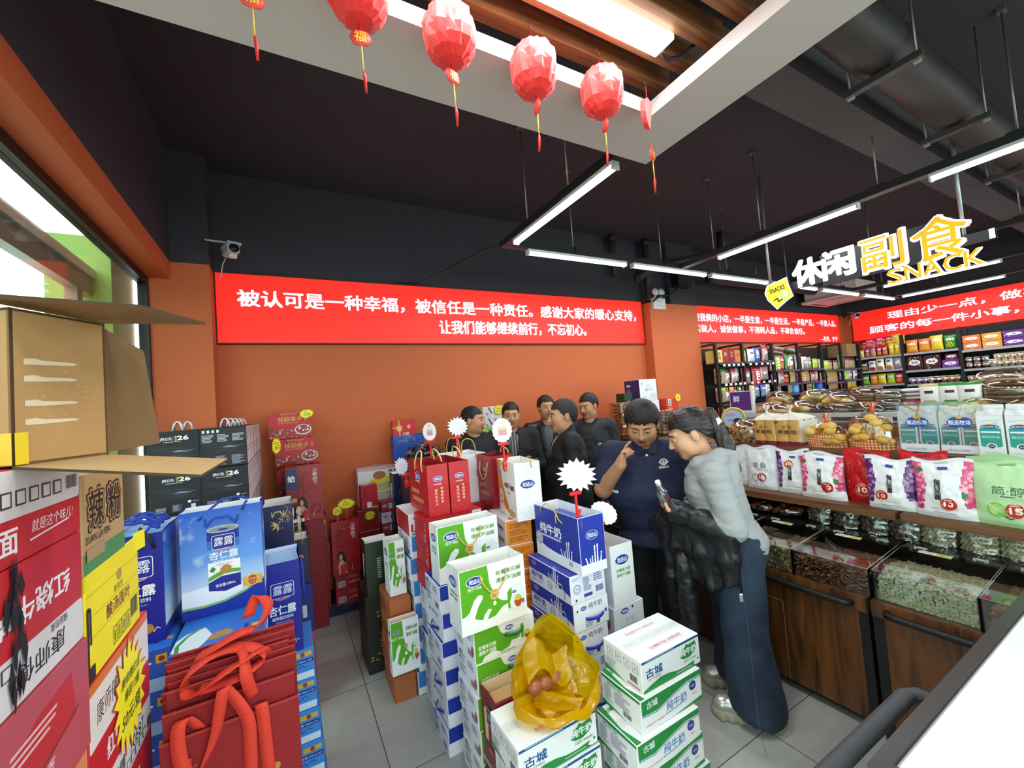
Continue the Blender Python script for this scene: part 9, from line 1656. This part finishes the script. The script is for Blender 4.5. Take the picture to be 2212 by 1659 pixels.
S=SDF((-.2,-.5,.25),(.4,.2,.9),.007); S.chain([(.1,-.25,.8),(.105,-.24,.6),(.1,-.235,.45)],[.05,.055,.052],.02); S.chain([(.0,-.3,.8),(.0,-.31,.66),(.0,-.3,.52)],[.045,.045,.04],.02); sdf_obj(S,'sleeve',[LE],tj,wr=.01,freq=14,dirw=(1,1,1.2))
mb=MB(); mb.tube([(.235,-.03,.96),(.262,-.0,.83),(.275,.0,.71)],.006,M('#2e2f33',.3,metal=.7)); mb.box((.265,-.012,.675),(.285,.006,.715),M('#c9ccd0',.25,metal=.8),ch=.003); mb.build('zip',tj)
tb=thing('water_bottle','clear plastic water bottle with white cap and red label held by the woman','bottle',(0,0,0)); Rz=Matrix.Rotation(R(-138),4,'Z'); hpw=Matrix.Translation((2.115,1.475,0))@Rz@V((.085,-.335,1.1))
tb.location=(1.845,1.635,1.07); tb.rotation_euler=(R(-6),R(-26),R(25))
mb=MB(); mb.lathe([(0,.002),(.028,0),(.03,.006),(.03,.06),(.028,.066),(.03,.072),(.03,.12),(.026,.14),(.014,.165),(.012,.175)],glass('#f4fafc',.2,.03),20); mb.build('bottle_body',tb)
mb=MB(); mb.lathe([(.0305,.062),(.0308,.063),(.0308,.118),(.0305,.119)],glass('#e9ecf0',.35,.1),20); f=[]
for i in range(4): a=-1.9+.35*i; mb.add([(.0312*math.cos(a),.0312*math.sin(a),.075+.008*i),(.0312*math.cos(a+.3),.0312*math.sin(a+.3),.083+.008*i),(.0312*math.cos(a+.3),.0312*math.sin(a+.3),.101),(.0312*math.cos(a),.0312*math.sin(a),.093)],[(0,1,2,3)],'#c0282c')
mb.build('label',tb)
mb=MB(); mb.lathe([(.0145,.17),(.0145,.192),(.013,.195),(0,.195)],'#eef0f0',16); mb.build('bottle_cap',tb)
# ---- five men at the wall
def man(label,loc,heading,top,cloth,yaw=0,pitch=0,shirt=None,sc=1.0,arms=None,hairkw=None,vest=None,gray=None,fat=1.05,vneck=0,trs=None,jk='jacket',roll=0,open_=0):
    t=person(label,loc,math.atan2(heading[0],-heading[1])); J=stand(); k=top/1.72
    J={a:([tuple(np.array(q)*[1,1,k]) for q in b] if isinstance(b,list) else tuple(np.array(b)*[1,1,k])) for a,b in J.items()}
    if arms: J.update(arms)
    hd=Head((0,-.02,top-.135*sc),yaw,pitch,roll,sc); hs=[] if arms and 'nohand' in arms else [((J['wr'][0]),(0,-.2,-1),(1,0,0),.4,-1),((J['wr'][1]),(0,-.2,-1),(-1,0,0),.4,1)]
    if arms and 'hands' in arms: hs=arms['hands']
    body_common(t,hd,J,.006,SKIN,fat=fat,hands=hs,open_=open_); hd.extras(t,brow=0,open_=open_); hair_obj(t,hd,m=gray or HAIR,**(hairkw or dict(thick=.006,front=.06,side=.0,nape=-.04)))
    if shirt:
        S=SDF((-.4,-.4,.8),(.4,.3,1.6),.009); torso(S,J['hip'],J['ch'],J['nk'],.012,fat); nk=np.array(J['nk']); S.cone(nk+(0,0,-.02),nk+(0,-.01,.035),.07,.062,.02); S.cone(nk+(0,-.02,-.0),nk+(0,-.03,.12),.052,.06,.004,'-'); S.cone(nk+(0,-.1,.035),nk+(0,-.14,-.05),.03,.008,.006,'-'); sdf_obj(S,'shirt',shirt[0] if isinstance(shirt[0],list) else [shirt[0]],t,wr=.003,matfn=shirt[1] if len(shirt)>1 else None)
    o=jacket(t,J,cloth,jk,.008,.026,.82*k,fat,vneck=vneck); trousers(t,J,trs or BPANT,top=1.02*k); shoes(t,J['an']); return t,J,o
man('man in black sweater with cropped hair behind the white spiky card',(1.47,3.42,0),(-.15,-.99),1.735,BLK,yaw=R(52),pitch=R(4),hairkw=dict(thick=.005,front=.055,side=.0,nape=-.035),jk='sweater')
ca=dict(el=[(-.245,-.02,1.13),(.245,-.02,1.13)],wr=[(.06,-.21,1.16),(-.04,-.20,1.19)],hands=[((.06,-.21,1.16),(1,-.1,.12),(0,1,.2),.35,-1),((-.04,-.2,1.19),(-1,-.05,-.1),(0,1,0),.5,1)])
STR=M('#4a4a4e',.8); STL=M('#8f9094',.8)
man('man in black jacket and striped shirt, arms folded behind round price card',(1.86,3.42,0),(-.42,-.9),1.745,BLK,pitch=R(5),arms=ca,shirt=([STR,STL],lambda c:(np.abs((c[:,0]/.028)%1-.5)<.2).astype(int)),vneck=.32)
man('man in black leather jacket over a grey shirt, talking among the group',(2.30,3.47,0),(-.5,-.86),1.785,M('#1a1a1c',.42,coat=.1),yaw=R(14),shirt=(M('#5c6066',.8),),vneck=.34,hairkw=dict(thick=.009,front=.062,side=.005,nape=-.05),open_=.3)
t,J_,o=man('man in black suit with white shirt collar and cropped greying hair, seen in profile',(1.93,2.66,0),(-.80,.42),1.74,M('#141519',.7),pitch=R(2),sc=1.08,gray=M('#2b2725',.7,var=.5,scale=220),shirt=(M('#c9cfe6',.7),),vneck=.36,hairkw=dict(thick=.005,front=.055,side=.0,nape=-.05),fat=1.15,yaw=R(12))
t,J_,o=man('man in black padded vest over a dark shirt, looking down at the far counter end',(2.60,3.17,0),(-.78,-.62),1.775,M('#1c1e24',.6,bump=.1,scale=40),yaw=R(-24),pitch=R(12),hairkw=dict(thick=.007,front=.06,side=.002,nape=-.04))
project_print(t,o,(.1,-.3,1.28),(1,0,0),(0,0,1),lambda f:(f.ring(0,0,.012,.012,WHITE,.3),f.poly([(0,.0),(.02,.012),(.02,.0)],WHITE)))
# ================= LABEL TIDYING =================
SHORT=[(', at the aisle',''),(' with its panel to the aisle',''),(' of its stack',''),(' under the rear green bag',' under rear green bag'),('with a slanted green band','with slanted green band'),(' under the front green bag',' under front green bag'),(' under the striped blue bag',' under striped blue bag'),(' with blue front edge',''),(' right of the milk stack',''),(' with gold oval logo and cord',' with gold oval logo'),(' of the low pile',''),(' in the narrow pile carrying the red paper bag',' under the red paper bag'),(' in the square pile by the wall',' of the square pile'),(' behind the red fabric bags',' behind red bags'),(' low in the column by the window',' by the window'),(' of the low ones',''),(' of the right wall shelves',' of right wall shelves'),(' in the heap topping the corner chip shelf',' topping the corner chip shelf'),(' of the heap',''),(' in the pile topping the ',' topping the '),(' on the lower shelf of the ',', lower shelf, '),(' in the row of pouches',''),(' with white price card',''),(' from the left',' from left'),(' in the rack bay',' rack bay'),(' of the upper hanging row',', upper hanging row'),(' of the lower hanging row',', lower hanging row'),(' of the lowest hanging row',', lowest hanging row'),(' on the upper shelf',', upper shelf'),(' on the middle shelf',', middle shelf'),(' on the lower shelf',', lower shelf'),(' by the pillar',''),(' from the top',' from top'),(' of the two below the lower bag',' below the lower bag'),(' in the ',' in '),(' of the ',' of '),(' on the ',' on '),(' under the ',' under '),(' the ',' ')]
for o in bpy.data.objects:
    l=o.get('label')
    if l:
        for a,b in SHORT:
            if len(re.findall(r"[A-Za-z0-9'-]+",l.replace('-',' ')))<=15: break
            l=l.replace(a,b)
        o['label']=l
